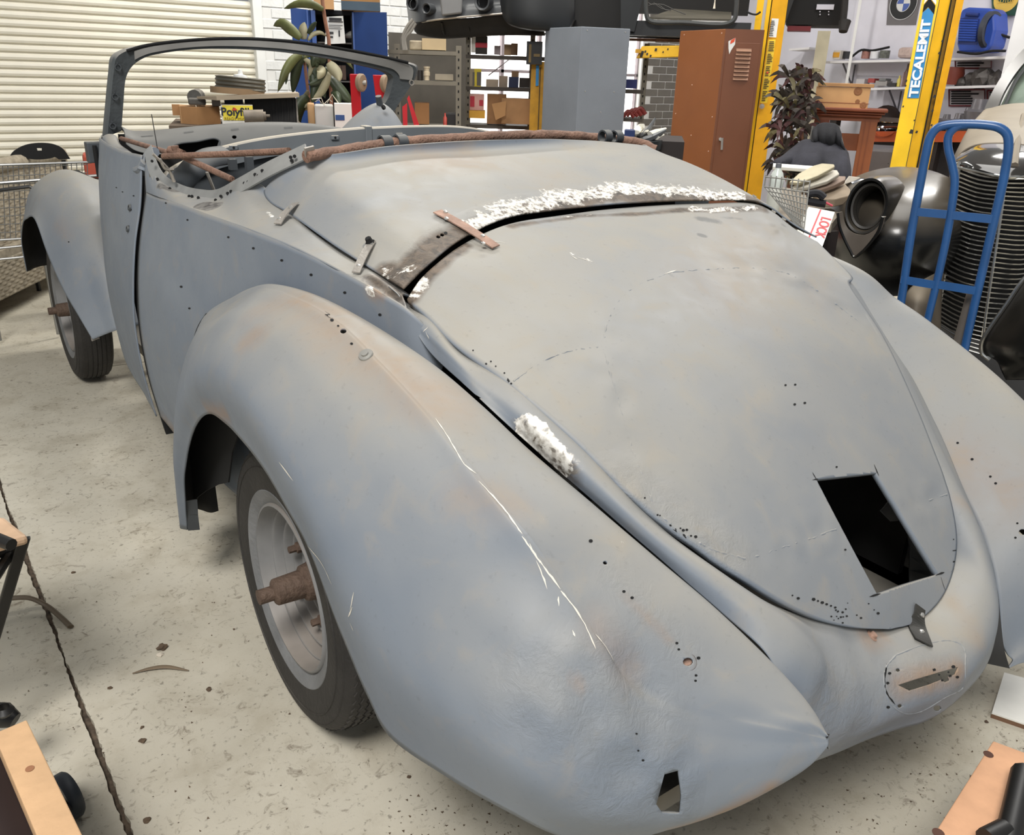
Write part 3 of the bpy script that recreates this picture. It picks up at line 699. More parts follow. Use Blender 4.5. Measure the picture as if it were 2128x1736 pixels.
# ---------------------------------------------------------------- right rear fender
RF = [
    [(1560, 400, .68), V3(.80, .25, .95), V3(.875, .22, .80), V3(.88, .2, .6)],
    [(1700, 520, .675), (1755, 551, .735), V3(.86, -.02, .88), V3(.885, -.02, .7)],
    [(1800, 650, .655), (1868, 624, .755), V3(.87, -.28, .82), V3(.89, -.25, .62)],
    [(1880, 760, .63), (1960, 690, .758), V3(.87, -.46, .76), V3(.885, -.42, .55)],
    [(1945, 880, .585), (2050, 768, .748), V3(.86, -.64, .69), V3(.88, -.56, .48)],
    [(1995, 1000, .53), (2128, 842, .725), V3(.84, -.79, .60), V3(.86, -.7, .43)],
    [(2035, 1100, .487), (2190, 920, .70), V3(.80, -.91, .52), V3(.82, -.82, .40)],
    [(2060, 1180, .455), (2230, 1020, .66), V3(.74, -1.0, .45), V3(.76, -.90, .36)],
    [(2072, 1225, .44), (2225, 1150, .60), V3(.66, -1.04, .40), V3(.66, -.94, .32)],
    [(2078, 1260, .432), (2180, 1260, .53), (2200, 1330, .54), (2190, 1372, .53)],
    [(2082, 1300, .425), (2115, 1330, .46), (2135, 1355, .47), (2128, 1378, .46)],
    [(2086, 1340, .42), (2096, 1362, .435), (2106, 1374, .44), (2096, 1390, .43)]]
RG = loft([[q3(r[0])+(V3(-.012, 0, -.004) if i < 6 else V3(0, 0, 0))]+[q3(a) for a in r[1:]] for i, r in enumerate(RF)], 150, 50); RG = dents(RG, .0016, 9, 14.)
RFEND, RBV = grid_panel('rear_fender', RG, CAR, toward=(2.6, -2.2, 2.2), holes=[(1990, 921, 3), (2020, 955, 3.4), (2058, 991, 3), (2069, 1005, 3.2), (2114, 1088, 2.6), (2125, 1106, 8, 10), (2110, 1118, 2.8)], attrs=[('rust', [(2000, 950), (2100, 1030)], 0, .12, .35)])
RFEND['label'] = 'fender on the far side, with a gap open along the tail'
bm = bm_(); A = [X(2058, 1180, .45), X(2072, 1225, .436), X(2078, 1280, .425), X(2086, 1345, .415), X(2098, 1388, .43)]; B = [p+V3(-.035, .05, .0) for p in A]
strip(bm, cr(A, 16), cr(B, 16), .003); obj('inner_flange', bm, mat('dark_grime', (46, 46, 46), .8, var=.2), RFEND, True)
# ---------------------------------------------------------------- tin straps pinned across the seams
def strap(parent, px, wpx, bv, mt, screws, lift=.004, name='tin_strap', n=10):
    hs = [hit(bv, *q) for q in px]; av = sum((h[1] for h in hs), Vector())
    if len(hs) <= 3:
        hs = [hs[0], hs[-1]]; av = hs[0][1]+hs[1][1]
        a_, b_ = hs[0][0], hs[1][0]; av.normalize()
        P = [a_+(b_-a_)*(i/(n-1))+av*(.003*math.sin(math.pi*i/(n-1))) for i in range(n)]
        Nn = [(hs[0][1]*(1-i/(n-1))+hs[1][1]*(i/(n-1))).normalized() for i in range(n)]
    else:
        P = [Vector(p) for p in cr([h[0] for h in hs], n)]; Nn = [Vector(p).normalized() for p in cr([h[1] for h in hs], n)]
    bm = bm_(); prev = None
    for i, p in enumerate(P):
        d = (P[min(i+1, n-1)]-P[max(i-1, 0)]).normalized(); v = Vector(ray(*(np.array(px[0])+(np.array(px[-1])-px[0])*i/(n-1)))).normalized()
        nn = Nn[i]; s = d.cross(nn).normalized()*(wpx*(p-Vector(CC)).length/CF/2)
        c = p+nn*lift
        q = [bm.verts.new(c-s), bm.verts.new(c+s), bm.verts.new(c+s+nn*.0025), bm.verts.new(c-s+nn*.0025)]
        if prev:
            for k in range(4): bm.faces.new((prev[k], prev[(k+1) % 4], q[(k+1) % 4], q[k]))
        else: bm.faces.new(q[::-1])
        prev = q
    bm.faces.new(prev)
    o = obj(name, bm, mt, parent)
    for sx, sy in screws:
        i = min(range(n), key=lambda k: min((P[k]-Vector(CC)).angle(Vector(ray(sx, sy))), 9)); dd = Vector(ray(sx, sy)).normalized(); nn = Nn[i]; o_ = Vector(CC); p = o_+dd*((P[i]-o_).dot(nn)/dd.dot(nn)); bm = bm_(); r = 5*(p-Vector(CC)).length/CF
        lathe(bm, [(0, .004), (r*.35, .0045), (r*.9, .003), (r, .0)], 12, p+nn*(lift+.002), nn); obj('rivet', bm, SCREW, parent, True)
    return o
def merged(*bvs):
    class B:
        def ray_cast(self, o, d):
            best = (None, None, None, None)
            for b in bvs:
                r = b.ray_cast(o, d)
                if r[0] is not None and (best[0] is None or r[3] < best[3]): best = r
            return best
        def find_nearest(self, p):
            return min((b.find_nearest(p) for b in bvs), key=lambda r: r[3])
    return B()
DU = merged(DBV, UBV); DLB = merged(DBV, LBV); LTB = merged(LBV, TBV)
strap(DECK, [(578, 470), (596, 448), (618, 425)], 20, DU, STEEL, [(583, 461), (608, 436)])
strap(DECK, [(740, 572), (756, 545), (775, 506)], 17, DU, STEEL, [(746, 560)])
p, n = hit(DU, 772, 511); bm = bm_(); lathe(bm, [(0, .014), (.006, .014), (.007, .004), (.010, .004), (.010, 0)], 6, p+n*.005, n); obj('bolt_head', bm, BLACK, DECK)
p, n = hit(DU, 768, 517); bm = bm_(); lathe(bm, [(0, .003), (.011, .003), (.011, 0)], 16, p+n*.006, n); obj('washer', bm, SCREW, DECK)
strap(LID, [(908, 444), (960, 476), (1030, 518)], 25, DLB, RUSTTIN, [(925, 447), (927, 461), (1002, 497), (1003, 513)])
strap(LID, [(1562, 396), (1605, 428), (1645, 458)], 14, DLB, RUSTTIN, [(1572, 402), (1612, 434), (1633, 450)])
strap(LID, [(1907, 1262), (1904, 1290), (1903, 1304), (1917, 1340)], 34, LTB, mat('black_strap', (62, 61, 58), .5, metal=.4, var=.2), [(1909, 1279), (1912, 1319)], n=14)
# ---------------------------------------------------------------- front door, cowl side
dz = [(296, 322), (294, 420), (284, 500), (279, 590), (283, 680), (301, 780), (327, 866)]
c0 = [PY(x-3, y, 1.24) for x, y in dz]
rows = [c0]
for Y, xs, zs in [(1.5, (-.722, -.752, -.768, -.785, -.795, -.786, -.765), None), (1.75, (-.714, -.742, -.758, -.77, -.778, -.772, -.752), None), (2.0, (-.69, -.712, -.725, -.735, -.742, -.738, -.725), None), (2.25, (-.645, -.66, -.67, -.68, -.69, -.69, -.685), None), (2.45, (-.60, -.61, -.62, -.62, -.63, -.63, -.63), None)]:
    zz = [p[2] for p in c0]; zz = [1.195+(0 if Y < 2.1 else -.02)]+zz[1:]
    rows.append([V3(x, Y, z) for x, z in zip(xs, zz)])
G = loft(rows, 80, 70); G = dents(G, .001, 9, 21.)
DOOR, DOBV = grid_panel('front_door', G, CAR, [(271, 436, 3.4), (266, 478, 3.2), (267, 470, 2.2), (255, 399, 1.5), (242, 390, 1.5), (278, 407, 1.8)], attrs=[('rough', [(300, 760), (330, 860)], .0, .08, .8)])
for px, py in [(271, 432), (267, 476)]:
    p, n = hit(DOBV, px, py); bm = bm_(); lathe(bm, [(.011, .001), (.009, .006), (.006, .006), (.006, .001)], 14, p, n, closed=True); obj('lock_ring', bm, DARKGREY, DOOR, True)
# door top cap: rounded ledge and rear horn
bm = bm_(); tp = [PY(293, 330, 1.24), PY(285, 346, 1.27), PY(262, 332, 1.5), PY(240, 316, 1.75), PY(222, 300, 1.95), PY(214, 284, 2.02)]
tube(bm, cr(tp, 30)+V3(.022, 0, -.008), .024, 12, flat=(1.1, .8)); obj('door_cap', bm, PRIMER, DOOR, True)
bm = bm_(); tube(bm, cr([PY(288, 348, 1.25), PY(296, 325, 1.25), PY(303, 309, 1.24), PY(312, 309, 1.2)], 10)+V3(.012, 0, -.01), [.018, .018, .017, .016, .015, .014, .014, .014, .014, .014], 10); obj('door_horn', bm, PRIMER, DOOR, True)
# dark jamb behind the gap
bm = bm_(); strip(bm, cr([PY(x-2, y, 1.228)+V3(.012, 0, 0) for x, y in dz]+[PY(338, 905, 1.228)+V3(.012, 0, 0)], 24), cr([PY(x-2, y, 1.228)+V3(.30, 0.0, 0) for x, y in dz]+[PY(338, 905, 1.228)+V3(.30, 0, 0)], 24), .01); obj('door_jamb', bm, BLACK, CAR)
# hinge bracket on the cowl
bm = bm_(); box(bm, (-.725, 2.08, 1.10), (-.64, 2.13, 1.175)); BR = obj('hinge_bracket', bm, DARKGREY, CAR, bevel=.004)
bm = bm_(); tube(bm, [(-.70, 2.07, 1.05), (-.70, 2.07, 1.165)], .008, 8); obj('hinge_pin', bm, BLACK, BR, True)
# ---------------------------------------------------------------- front fender (left)
FF = [
    [V3(-.56, 3.46, .45), V3(-.68, 3.5, .45), V3(-.81, 3.46, .45), V3(-.882, 3.36, .45)],
    [V3(-.56, 3.42, .68), V3(-.68, 3.45, .70), V3(-.81, 3.42, .66), V3(-.888, 3.28, .60)],
    [V3(-.56, 3.25, .86), V3(-.68, 3.28, .90), V3(-.81, 3.25, .845), V3(-.886, 3.12, .72)],
    [V3(-.56, 3.0, .93), V3(-.69, 3.02, .98), V3(-.815, 3.0, .915), V3(-.882, 2.93, .78)],
    [V3(-.56, 2.75, .94), V3(-.69, 2.77, .985), V3(-.81, 2.76, .915), (72, 456, -.874)],
    [V3(-.58, 2.52, .88), V3(-.695, 2.52, .915), V3(-.80, 2.54, .85), (98, 527, -.868)],
    [V3(-.60, 2.33, .74), V3(-.705, 2.31, .77), V3(-.79, 2.35, .71), (130, 600, -.852)],
    [V3(-.62, 2.18, .58), V3(-.71, 2.16, .60), V3(-.77, 2.22, .55), (165, 660, -.826)],
    [V3(-.63, 2.10, .45), V3(-.71, 2.07, .45), V3(-.755, 2.13, .42), (192, 706, -.80)]]
G = loft([[q3(a) for a in r] for r in FF], 90, 50); G = dents(G, .001, 9, 31.)
FFEND, _fb = grid_panel('front_fender', G, CAR, [(143, 503, 1.6)], attrs=[('rust', [(120, 470), (140, 480)], 0, .06, .25)])
bm = bm_(); strip(bm, [X(186, 690, -.79), X(190, 708, -.80)], [X(200, 686, -.765), X(206, 702, -.77)], .004); obj('running_board_bracket', bm, STEEL, FFEND)
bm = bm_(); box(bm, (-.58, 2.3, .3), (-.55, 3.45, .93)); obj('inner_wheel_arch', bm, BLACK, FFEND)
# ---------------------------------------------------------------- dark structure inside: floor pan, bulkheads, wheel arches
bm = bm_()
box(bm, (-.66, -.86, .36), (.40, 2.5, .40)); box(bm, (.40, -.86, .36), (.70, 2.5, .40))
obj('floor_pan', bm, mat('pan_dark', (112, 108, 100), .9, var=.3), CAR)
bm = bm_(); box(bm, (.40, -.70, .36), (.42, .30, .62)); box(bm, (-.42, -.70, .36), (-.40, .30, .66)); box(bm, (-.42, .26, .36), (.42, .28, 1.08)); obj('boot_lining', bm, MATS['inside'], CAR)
bm = bm_(); pp = [X(x, y, -.805) for x, y in ((384, 880), (440, 855), (500, 885), (482, 940), (474, 1003), (452, 1008), (428, 1020), (410, 1034), (400, 1062), (388, 1050))]; vs = [bm.verts.new(tuple(q)) for q in pp]; bm.faces.new(vs); o = obj('arch_dark_fill', bm, BLACK, CAR); solid(o, .004)  # black sheet added to fill the wheel arch with dark
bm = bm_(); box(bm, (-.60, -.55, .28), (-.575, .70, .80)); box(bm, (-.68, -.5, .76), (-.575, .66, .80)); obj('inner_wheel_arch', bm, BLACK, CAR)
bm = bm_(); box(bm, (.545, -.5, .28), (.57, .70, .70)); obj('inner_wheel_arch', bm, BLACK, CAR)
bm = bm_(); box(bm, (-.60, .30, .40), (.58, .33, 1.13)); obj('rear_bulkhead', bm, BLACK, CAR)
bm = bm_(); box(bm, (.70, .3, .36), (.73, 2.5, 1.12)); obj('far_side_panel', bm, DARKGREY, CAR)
# ---------------------------------------------------------------- windscreen frame
def wy(py): return np.interp(py, [80, 120, 285], [1.98, 1.98, 2.10])
wo = [(218, 285), (224, 220), (231, 150), (236, 118), (256, 104), (300, 93), (400, 81), (500, 78), (600, 84), (700, 98), (790, 115), (845, 128), (868, 138), (866, 156), (848, 188), (830, 215), (812, 244)]
wi = [(252, 272), (256, 215), (262, 160), (275, 137), (300, 120), (330, 112), (400, 103), (490, 102), (590, 108), (690, 123), (760, 137), (800, 148), (816, 160), (814, 178), (808, 200), (795, 222), (780, 246)]
A = cr([PY(x, y, wy(y)) for x, y in wo], 90); B = cr([PY(x, y, wy(y)) for x, y in wi], 90)
bm = bm_(); R = []
for a, b in zip(A, B):
    a2 = a+V3(0, .05, 0); b2 = b+V3(0, .05, 0); md = (a+b)/2+V3(0, -.006, 0)
    R.append([bm.verts.new(tuple(p)) for p in (a, a+(b-a)*.12+V3(0, -.012, 0), md, b+V3(0, -.003, 0), b2, a2)])
for a, b in zip(R, R[1:]):
    for k in range(6): bm.faces.new((a[k], a[(k+1) % 6], b[(k+1) % 6], b[k]))
bm.faces.new(R[0][::-1]); bm.faces.new(R[-1])
WF = obj('windscreen_frame', bm, mat('frame_primer', (84, 89, 92), .55, var=.2, scale=9, dust=(176, 170, 160), dustk=.75, bump=.25, bscale=70), CAR, True, angle=.6)
bm = bm_(); tube(bm, cr([PY(x, y, 1.975) for x, y in [(262, 106), (300, 95), (400, 83), (500, 80), (600, 86), (700, 100), (790, 117), (845, 130)]], 40)+V3(0, -.012, 0), .006, 6); obj('torn_header_strip', bm, BLACK, WF, True)
HA = cr([p for p in A[22:78]], 60); HB_ = cr([p for p in B[17:74]], 60)
bm = bm_(); strip(bm, [a+(b-a)*.22+V3(0, -.016, 0) for a, b in zip(HA, HB_)], [a+(b-a)*.74+V3(0, -.010, 0) for a, b in zip(HA, HB_)], .003); obj('header_lit_strip', bm, mat('header_lit', (158, 156, 152), .55, var=.15, scale=6), WF, True)  # pale strip over the header: light on its face put into the colour
for px, py in [(245, 140), (239, 201), (234, 262)]:
    p = Vector(PY(px, py, wy(py)-.012)); bm = bm_(); lathe(bm, [(.012, -.003), (.012, .004), (.0085, .004), (.0085, -.003)], 14, p, (0, -1, 0), closed=True)
    tube(bm, [p+Vector((0, -.003, .012)), p+Vector((-.004, -.004, .022))], .004, 6); obj('frame_clip', bm, DARKGREY, WF, True)
p = Vector(PY(855, 172, 1.97)); bm = bm_(); lathe(bm, [(.012, -.003), (.012, .004), (.0085, .004), (.0085, -.003)], 14, p, (0, -1, 0), closed=True); obj('frame_clip', bm, STEEL, WF, True)
# lower screen rail, scuttle and dashboard
top = [(252, 262), (268, 270), (300, 272), (360, 267), (420, 261), (520, 254), (600, 254), (660, 258), (700, 264), (740, 272)]
bot = [(262, 300), (280, 312), (310, 320), (360, 326), (420, 328), (520, 330), (600, 332), (660, 335), (700, 340), (740, 345)]
T0 = cr([PY(x, y, 2.08) for x, y in top], 60); B0 = cr([PY(x, y, 1.98) for x, y in bot], 60)
G = np.stack([T0+V3(0, .03, -.01), T0, T0+V3(0, -.035, -.012), T0*.6+B0*.4+V3(0, -.03, 0), T0*.25+B0*.75+V3(0, -.012, 0), B0], 0)
G = np.swapaxes(loft(np.swapaxes(G, 0, 1).tolist(), 120, 40), 0, 1)
DASH, DSBV = grid_panel('dashboard', np.swapaxes(G, 0, 1), CAR, mt=mat('dash_primer', (104, 106, 106), .6, var=.15, dust=(128, 124, 116), dustk=.5), holes=[(487, 285, 5), ], extra=[[(340, 322), (366, 301), (446, 288), (455, 292), (448, 318), (420, 327)]])
P, Nn = trace(DSBV, [(352, 316), (366, 301), (410, 294), (446, 288), (456, 293), (452, 312)], 40); bm = bm_(); tube(bm, P, .004, 6); obj('glovebox_edge', bm, DARKGREY, DASH, True)
for px in [[(293, 284), (318, 282)], [(382, 276), (402, 273)], [(480, 270), (496, 268)], [(590, 266), (608, 265)]]:
    P, Nn = trace(DSBV, px, 4); bm = bm_(); ribbon(bm, P, .008, Nn, .001); obj('trim_slot', bm, DARKGREY, DASH)
bm = bm_(); box(bm, (-.6, 2.1, .7), (.62, 2.13, 1.2)); obj('firewall', bm, BLACK, CAR)
# ---------------------------------------------------------------- seat-back beam across the cabin
rt = [(336, 372), (352, 352), (385, 333), (440, 311), (520, 291), (640, 274), (757, 264)]
rt2 = [(769, 264), (850, 261), (940, 261), (1000, 268), (1045, 280)]
def beam(px, nm):
    T_ = cr([PY(x, y, 1.19) for x, y in px], 40); bm = bm_(); R = []
    for i, p in enumerate(T_):
        h = .060
        R.append([bm.verts.new(tuple(p+d)) for d in (V3(0, .035, -.006), V3(0, .012, 0), V3(0, -.004, -.001), V3(0, -.008, -.006), V3(0, -.008, -h), V3(0, .03, -h))])
    for a, b in zip(R, R[1:]):
        for k in range(6): bm.faces.new((a[k], a[(k+1) % 6], b[(k+1) % 6], b[k]))
    bm.faces.new(R[0][::-1]); bm.faces.new(R[-1])
    return obj(nm, bm, MATS['beam'], CAR, True, angle=.5)
mat('beam', (108, 113, 117), .55, var=.12, dust=(196, 186, 168), dustk=1.0)
SB = beam(rt, 'cabin_cross_beam'); SB2 = beam(rt2, 'cabin_cross_beam')
bm = bm_(); c = PY(763, 264, 1.19); box(bm, tuple(c+V3(-.012, -.014, -.06)), tuple(c+V3(.012, .03, .004))); obj('beam_joiner', bm, MATS['beam'], SB, bevel=.003)
for px, py, pr in [(485, 307, SB), (696, 286, SB), (830, 281, SB2)]:
    p = Vector(PY(px, py, 1.178)); bm = bm_(); box(bm, p-Vector((.013, .003, .007)), p+Vector((.013, .003, .007))); o = obj('clip_plate', bm, MATS['beam'], pr, bevel=.002)
    bm = bm_(); lathe(bm, [(0, .004), (.004, .004), (.004, -.002)], 8, p, (0, -1, 0)); obj('clip_hole', bm, BLACK, pr)
# panel below the beam, with inner brackets
bm = bm_(); strip(bm, [PY(380, 352, 1.21), PY(520, 320, 1.21), PY(760, 300, 1.21), PY(1000, 290, 1.21)], [PY(330, 420, 1.21), PY(520, 400, 1.21), PY(760, 390, 1.21), PY(1000, 380, 1.21)], .01)
obj('seat_back_panel', bm, DARKGREY, CAR)
bm = bm_(); tube(bm, cr([PY(372, 386, 1.05), PY(400, 352, 1.02), PY(430, 330, 1.05), PY(470, 322, 1.1)], 14), .035, 12, flat=(.5, 1.)); obj('wheel_housing_lip', bm, DARKGREY, CAR, True)
for pts in ([(480, 330), (482, 352)], [(514, 325), (520, 352)]):
    a, b = [Vector(PY(x, y, .9)) for x, y in pts]; bm = bm_(); box(bm, (a.x-.01, .88, b.z), (a.x+.01, .9, a.z)); obj('latch_bracket', bm, DARKGREY, CAR)
# smooth domed shell with a stub standing inside the cabin
cx = PY(778, 300, 1.55); prof = []
bm = bm_(); R = []
L_ = [(690, 264), (720, 243), (745, 228), (770, 217), (785, 215)]
cpt = PY(786, 213, 1.6); zt = cpt[2]
base = PY(765, 268, 1.6)[2]
for k, s in enumerate(np.linspace(0, 1, 12)):
    z = zt-(zt-base+.03)*s**1.5; rl = .185*s**1.0; rr = .118*s**.72
    ring = []
    for j in range(28):
        a = 2*math.pi*j/28; c_ = math.cos(a); r_ = rl if c_ < 0 else rr
        ring.append(bm.verts.new((cpt[0]+r_*c_, cpt[1]+.10*s**.8*math.sin(a), z)))
    R.append(ring)
for a, b in zip(R, R[1:]):
    for j in range(28): bm.faces.new((a[j], a[(j+1) % 28], b[(j+1) % 28], b[j]))
bmesh.ops.remove_doubles(bm, verts=bm.verts[:], dist=1e-5)
DM = obj('domed_shell', bm, PRIMER, CAR, True)
bm = bm_(); lathe(bm, [(.0, .03), (.012, .03), (.013, -.015)], 12, cpt+V3(-.004, -.02, -.004), (-.3, -.25, 1)); obj('stub', bm, DARKGREY, DM, True)
bm = bm_(); p = PY(797, 223, 1.52); lathe(bm, [(0, .004), (.009, .004), (.009, -.004)], 10, p, (.4, -.8, .5)); obj('drill_hole', bm, BLACK, DM)
bm = bm_(); box(bm, (cpt[0]-.03, cpt[1]-.03, .40), (cpt[0]+.03, cpt[1]+.03, base)); obj('support_post', bm, BLACK, DM)
# ---------------------------------------------------------------- rusty hood irons
def rod(pts, r, nm='hood_iron', par=CAR, mt=RUSTTUBE):
    bm = bm_(); tube(bm, pts, r, 10); return obj(nm, bm, mt, par, True)
rod([PY(252, 288, 2.0), PY(365, 322, 1.02)], .008)
rod([PY(340, 325, 1.02), PY(480, 320, .75), PY(600, 314, .45)], .0085)
rod([PY(372, 322, 1.0), PY(482, 373, .72)], .0085)
rod([PY(352, 312, 1.02), PY(382, 322, .98)], .012); rod([PY(363, 303, 1.0), PY(366, 318, 1.0)], .010); rod([PY(376, 310, .98), PY(372, 322, .98)], .010)
rod([PY(315, 238, 1.2), PY(327, 308, 1.1)], .0012, 'thin_wire', CAR, BLACK)
# metal bracing behind the rim
for pts in ([(318, 320), (352, 355), (362, 378)], [(332, 330), (345, 352), (360, 352)], [(430, 358), (448, 404)]):
    bm = bm_(); tube(bm, cr([PY(x, y, .98) for x, y in pts], 10), .010, 6, flat=(1, .4)); obj('rim_brace', bm, STEEL, CAR, True)
# ---------------------------------------------------------------- wheels
RUB = mat('old_rubber', (44, 42, 40), .7, var=.25, scale=9, bump=.3, bscale=70, dust=(110, 102, 92), dustk=.25)
RIMM = mat('wheel_grey', (128, 128, 128), .55, var=.12, scale=14, dust=(150, 132, 112), dustk=.4)
HUBM = mat('rusty_hub', (98, 80, 68), .75, metal=.2, var=.2, scale=30, bump=.5, bscale=90)
SPRAY = mat('oversprayed_rubber', (118, 119, 120), .7, var=.16, scale=10, bump=.25, bscale=60)
def tyre_prof(R=.37):
    return [(.212, -.058), (.225, -.066), (.26, -.078), (.305, -.083), (.338, -.080), (.356, -.072), (.366, -.058), (R, -.02), (R, .02), (.366, .058), (.356, .072), (.338, .08), (.305, .083), (.26, .078), (.225, .066), (.212, .058), (.205, 0)]
def wheel(loc, side, treadkind, nm='road_wheel'):
    w = D.objects.new(nm, None); COL.objects.link(w); w.location = loc; w.parent = CAR
    ax = (side, 0, 0)
    bm = bm_(); lathe(bm, tyre_prof(), 72, (0, 0, 0), ax, closed=True); ty = obj('tyre', bm, RUB, w, True, angle=1.2)
    # oversprayed bead ring and moulded sidewall ribs
    bm = bm_(); lathe(bm, [(.214, .0600), (.226, .0675), (.240, .0735), (.256, .0785), (.258, .0765), (.240, .071), (.222, .064)], 72, (0, 0, 0), ax, closed=True); obj('bead_ring', bm, SPRAY, w, True)
    for r in (.318, .345):
        bm = bm_(); lathe(bm, [(r-.0025, np.interp(r, [.305, .338, .356], [.083, .08, .072])-.002), (r, np.interp(r, [.305, .338, .356], [.083, .08, .072])+.0022), (r+.0025, np.interp(r, [.305, .338, .356], [.083, .08, .072])-.002)], 72, (0, 0, 0), ax, closed=True); obj('sidewall_rib', bm, RUB, w, True)
    # tread ribs
    nz = 150 if treadkind == 'zigzag' else 72
    for q in np.linspace(-.052, .052, 7 if treadkind == 'zigzag' else 6):
        bm = bm_(); rr = []
        for k in range(nz):
            a = 2*math.pi*k/nz; s = (.0035 if k % 2 else -.0035) if treadkind == 'zigzag' else 0
            hw = .0062 if treadkind == 'zigzag' else .0085; r0 = .362-abs(q)*.05; r1 = .3745-abs(q)**2*2.2
            rr.append([bm.verts.new((side*(q+s+d), r*math.cos(a), r*math.sin(a))) for d, r in ((-hw, r0), (-hw, r1), (hw, r1), (hw, r0))])
        for k in range(nz):
            a, b = rr[k], rr[(k+1) % nz]
            for j in range(3): bm.faces.new((a[j], a[j+1], b[j+1], b[j]))
        obj('tread_rib', bm, RUB, w)
    bm = bm_(); rp = [(.222, .058), (.219, .070), (.213, .071), (.208, .058), (.204, .038)]
    for q in range(45):
        tq = q/44; rp.append((.201-.112*tq, .030-.064*tq**.8+.011*math.sin(tq*4.2*2*math.pi+.4)*(1-.35*tq)))
    rp += [(.085, -.040), (0, -.040)]
    lathe(bm, rp, 80, (0, 0, 0), ax)
    lathe(bm, [(.218, .062), (.216, .0), (.218, -.062)], 64, (0, 0, 0), ax); ri = obj('rim', bm, RIMM, w, True, angle=1.3)
    bm = bm_(); lathe(bm, [(.088, -.036), (.088, -.026), (.07, -.018), (.050, .01), (.046, .03), (.037, .036), (.034, .10), (.030, .104), (.019, .108), (.019, .142), (.0, .144)], 24, (0, 0, 0), ax); hb = obj('hub', bm, HUBM, w, True, angle=.6)
    for k in range(6):
        a = 2*math.pi*k/6+.35; c = Vector((0, .115*math.cos(a), .115*math.sin(a)))
        bm = bm_(); lathe(bm, [(.015, -.03), (.015, .004), (.010, .006), (.0095, .024), (0, .025)], 6, c, ax); obj('wheel_bolt', bm, HUBM, w)
    return w
for wx, wy_, sd, tk in ((-.722, .075, -1, 'zigzag'), (-.735, 2.86, -1, 'ribbed'), (.72, .06, 1, 'ribbed'), (.735, 2.86, 1, 'ribbed')):
    wheel((wx, wy_, .357), sd, tk).scale = (.95, .91, .91)
bm = bm_(); tube(bm, [(-.68, 0, .372), (.68, 0, .372)], .045, 12); obj('rear_axle', bm, BLACK, CAR, True)
bm = bm_(); tube(bm, [(-.66, 2.86, .36), (.66, 2.86, .36)], .03, 10); obj('front_axle', bm, BLACK, CAR, True)
bm = bm_(); box(bm, (-.45, -.8, .30), (-.36, 3.3, .40)); box(bm, (.36, -.8, .30), (.45, 3.3, .40)); obj('chassis_rail', bm, BLACK, CAR)
# ================================================================== THE ROOM
FZ = .016; YW = 6.3; XR = 7.5
def view(px):
    d = ray(px, 300); a = np.array([d[0], d[1], 0]); a /= np.linalg.norm(a); return a
def right(px):
    v = view(px); return np.array([v[1], -v[0], 0.])
UPV = np.array([0, 0, 1.])
def vbox(bm, pxL, pxR, py, D, z0, z1, depth, DR=None):
    """upright box whose front face spans two measured sight lines at distances D (left) and DR (right)"""
    a = PD(pxL, py, D); b = PD(pxR, py, DR or D); v = view((pxL+pxR)/2)*depth
    def q(p, z): return (p[0], p[1], z)
    hexa(bm, [q(a, z0), q(b, z0), q(b+v, z0), q(a+v, z0), q(a, z1), q(b, z1), q(b+v, z1), q(a+v, z1)])
def zt(px, py, D): return PD(px, py, D)[2]
def pbox(bm, x0, y0, x1, y1, D, depth):
    """upright box from its front-face pixel rectangle"""
    if x1 < x0: y0, x1 = x1, y0
    vbox(bm, x0, x1, (y0+y1)/2, D, zt((x0+x1)/2, y1, D), zt((x0+x1)/2, y0, D), depth)
def at(name, label, cat, px, py, D, group=None):
    return thing(name, label, cat, tuple(PD(px, py, D)), group)
def single(name, label, cat, bm, mt, group=None, smooth=False, bevel=0.):
    return tag(obj(name, bm, mt, None, smooth, bevel), label, cat, group)
# ---------------------------------------------------------------- floor with its expansion joint
def floor_material():
    mt = D.materials.new('worn_concrete'); mt.use_nodes = True; nt = mt.node_tree; N = nt.nodes; L = nt.links; b = N['Principled BSDF']
    tc = N.new('ShaderNodeTexCoord')
    def noise(sc, det=4, rough=.6, dist=0):
        n = N.new('ShaderNodeTexNoise'); n.inputs['Scale'].default_value = sc; n.inputs['Detail'].default_value = det; n.inputs['Roughness'].default_value = rough; n.inputs['Distortion'].default_value = dist
        L.new(tc.outputs['Object'], n.inputs['Vector']); return n.outputs[0]
    def mr(v, a, c, d=0., e=1.):
        r = N.new('ShaderNodeMapRange'); r.inputs[1].default_value = a; r.inputs[2].default_value = c; r.inputs[3].default_value = d; r.inputs[4].default_value = e; L.new(v, r.inputs[0]); return r.outputs[0]
    def mix(f, a, c):
        q = N.new('ShaderNodeMix'); q.data_type = 'RGBA'; L.new(f, q.inputs[0])
        for s, i in ((a, 6), (c, 7)):
            if isinstance(s, tuple): q.inputs[i].default_value = (*lin(s), 1)
            else: L.new(s, q.inputs[i])
        return q.outputs[2]
    n1 = noise(.9, 5, .6, .5); n2 = noise(7, 6, .65, .3); n3 = noise(60, 4, .6); n4 = noise(24, 8, .75, 1.5)
    c = mix(mr(n1, .35, .65), (206, 199, 182), (186, 179, 162))
    c = mix(mr(n2, .5, .72, 0, .55), c, (164, 155, 137))
    c = mix(mr(n4, .56, .68, 0, .8), c, (112, 100, 84))
    c = mix(mr(n3, .60, .70, 0, .65), c, (98, 90, 78))
    c = mix(mr(n2, .62, .32, .0, .2), c, (212, 208, 196))
    L.new(c, b.inputs['Base Color']); b.inputs['Roughness'].default_value = .72; b.inputs['Specular IOR Level'].default_value = .25
    bp = N.new('ShaderNodeBump'); bp.inputs['Strength'].default_value = .25; bp.inputs['Distance'].default_value = .004; L.new(n4, bp.inputs['Height']); L.new(bp.outputs[0], b.inputs['Normal'])
    return mt
CONC = floor_material()
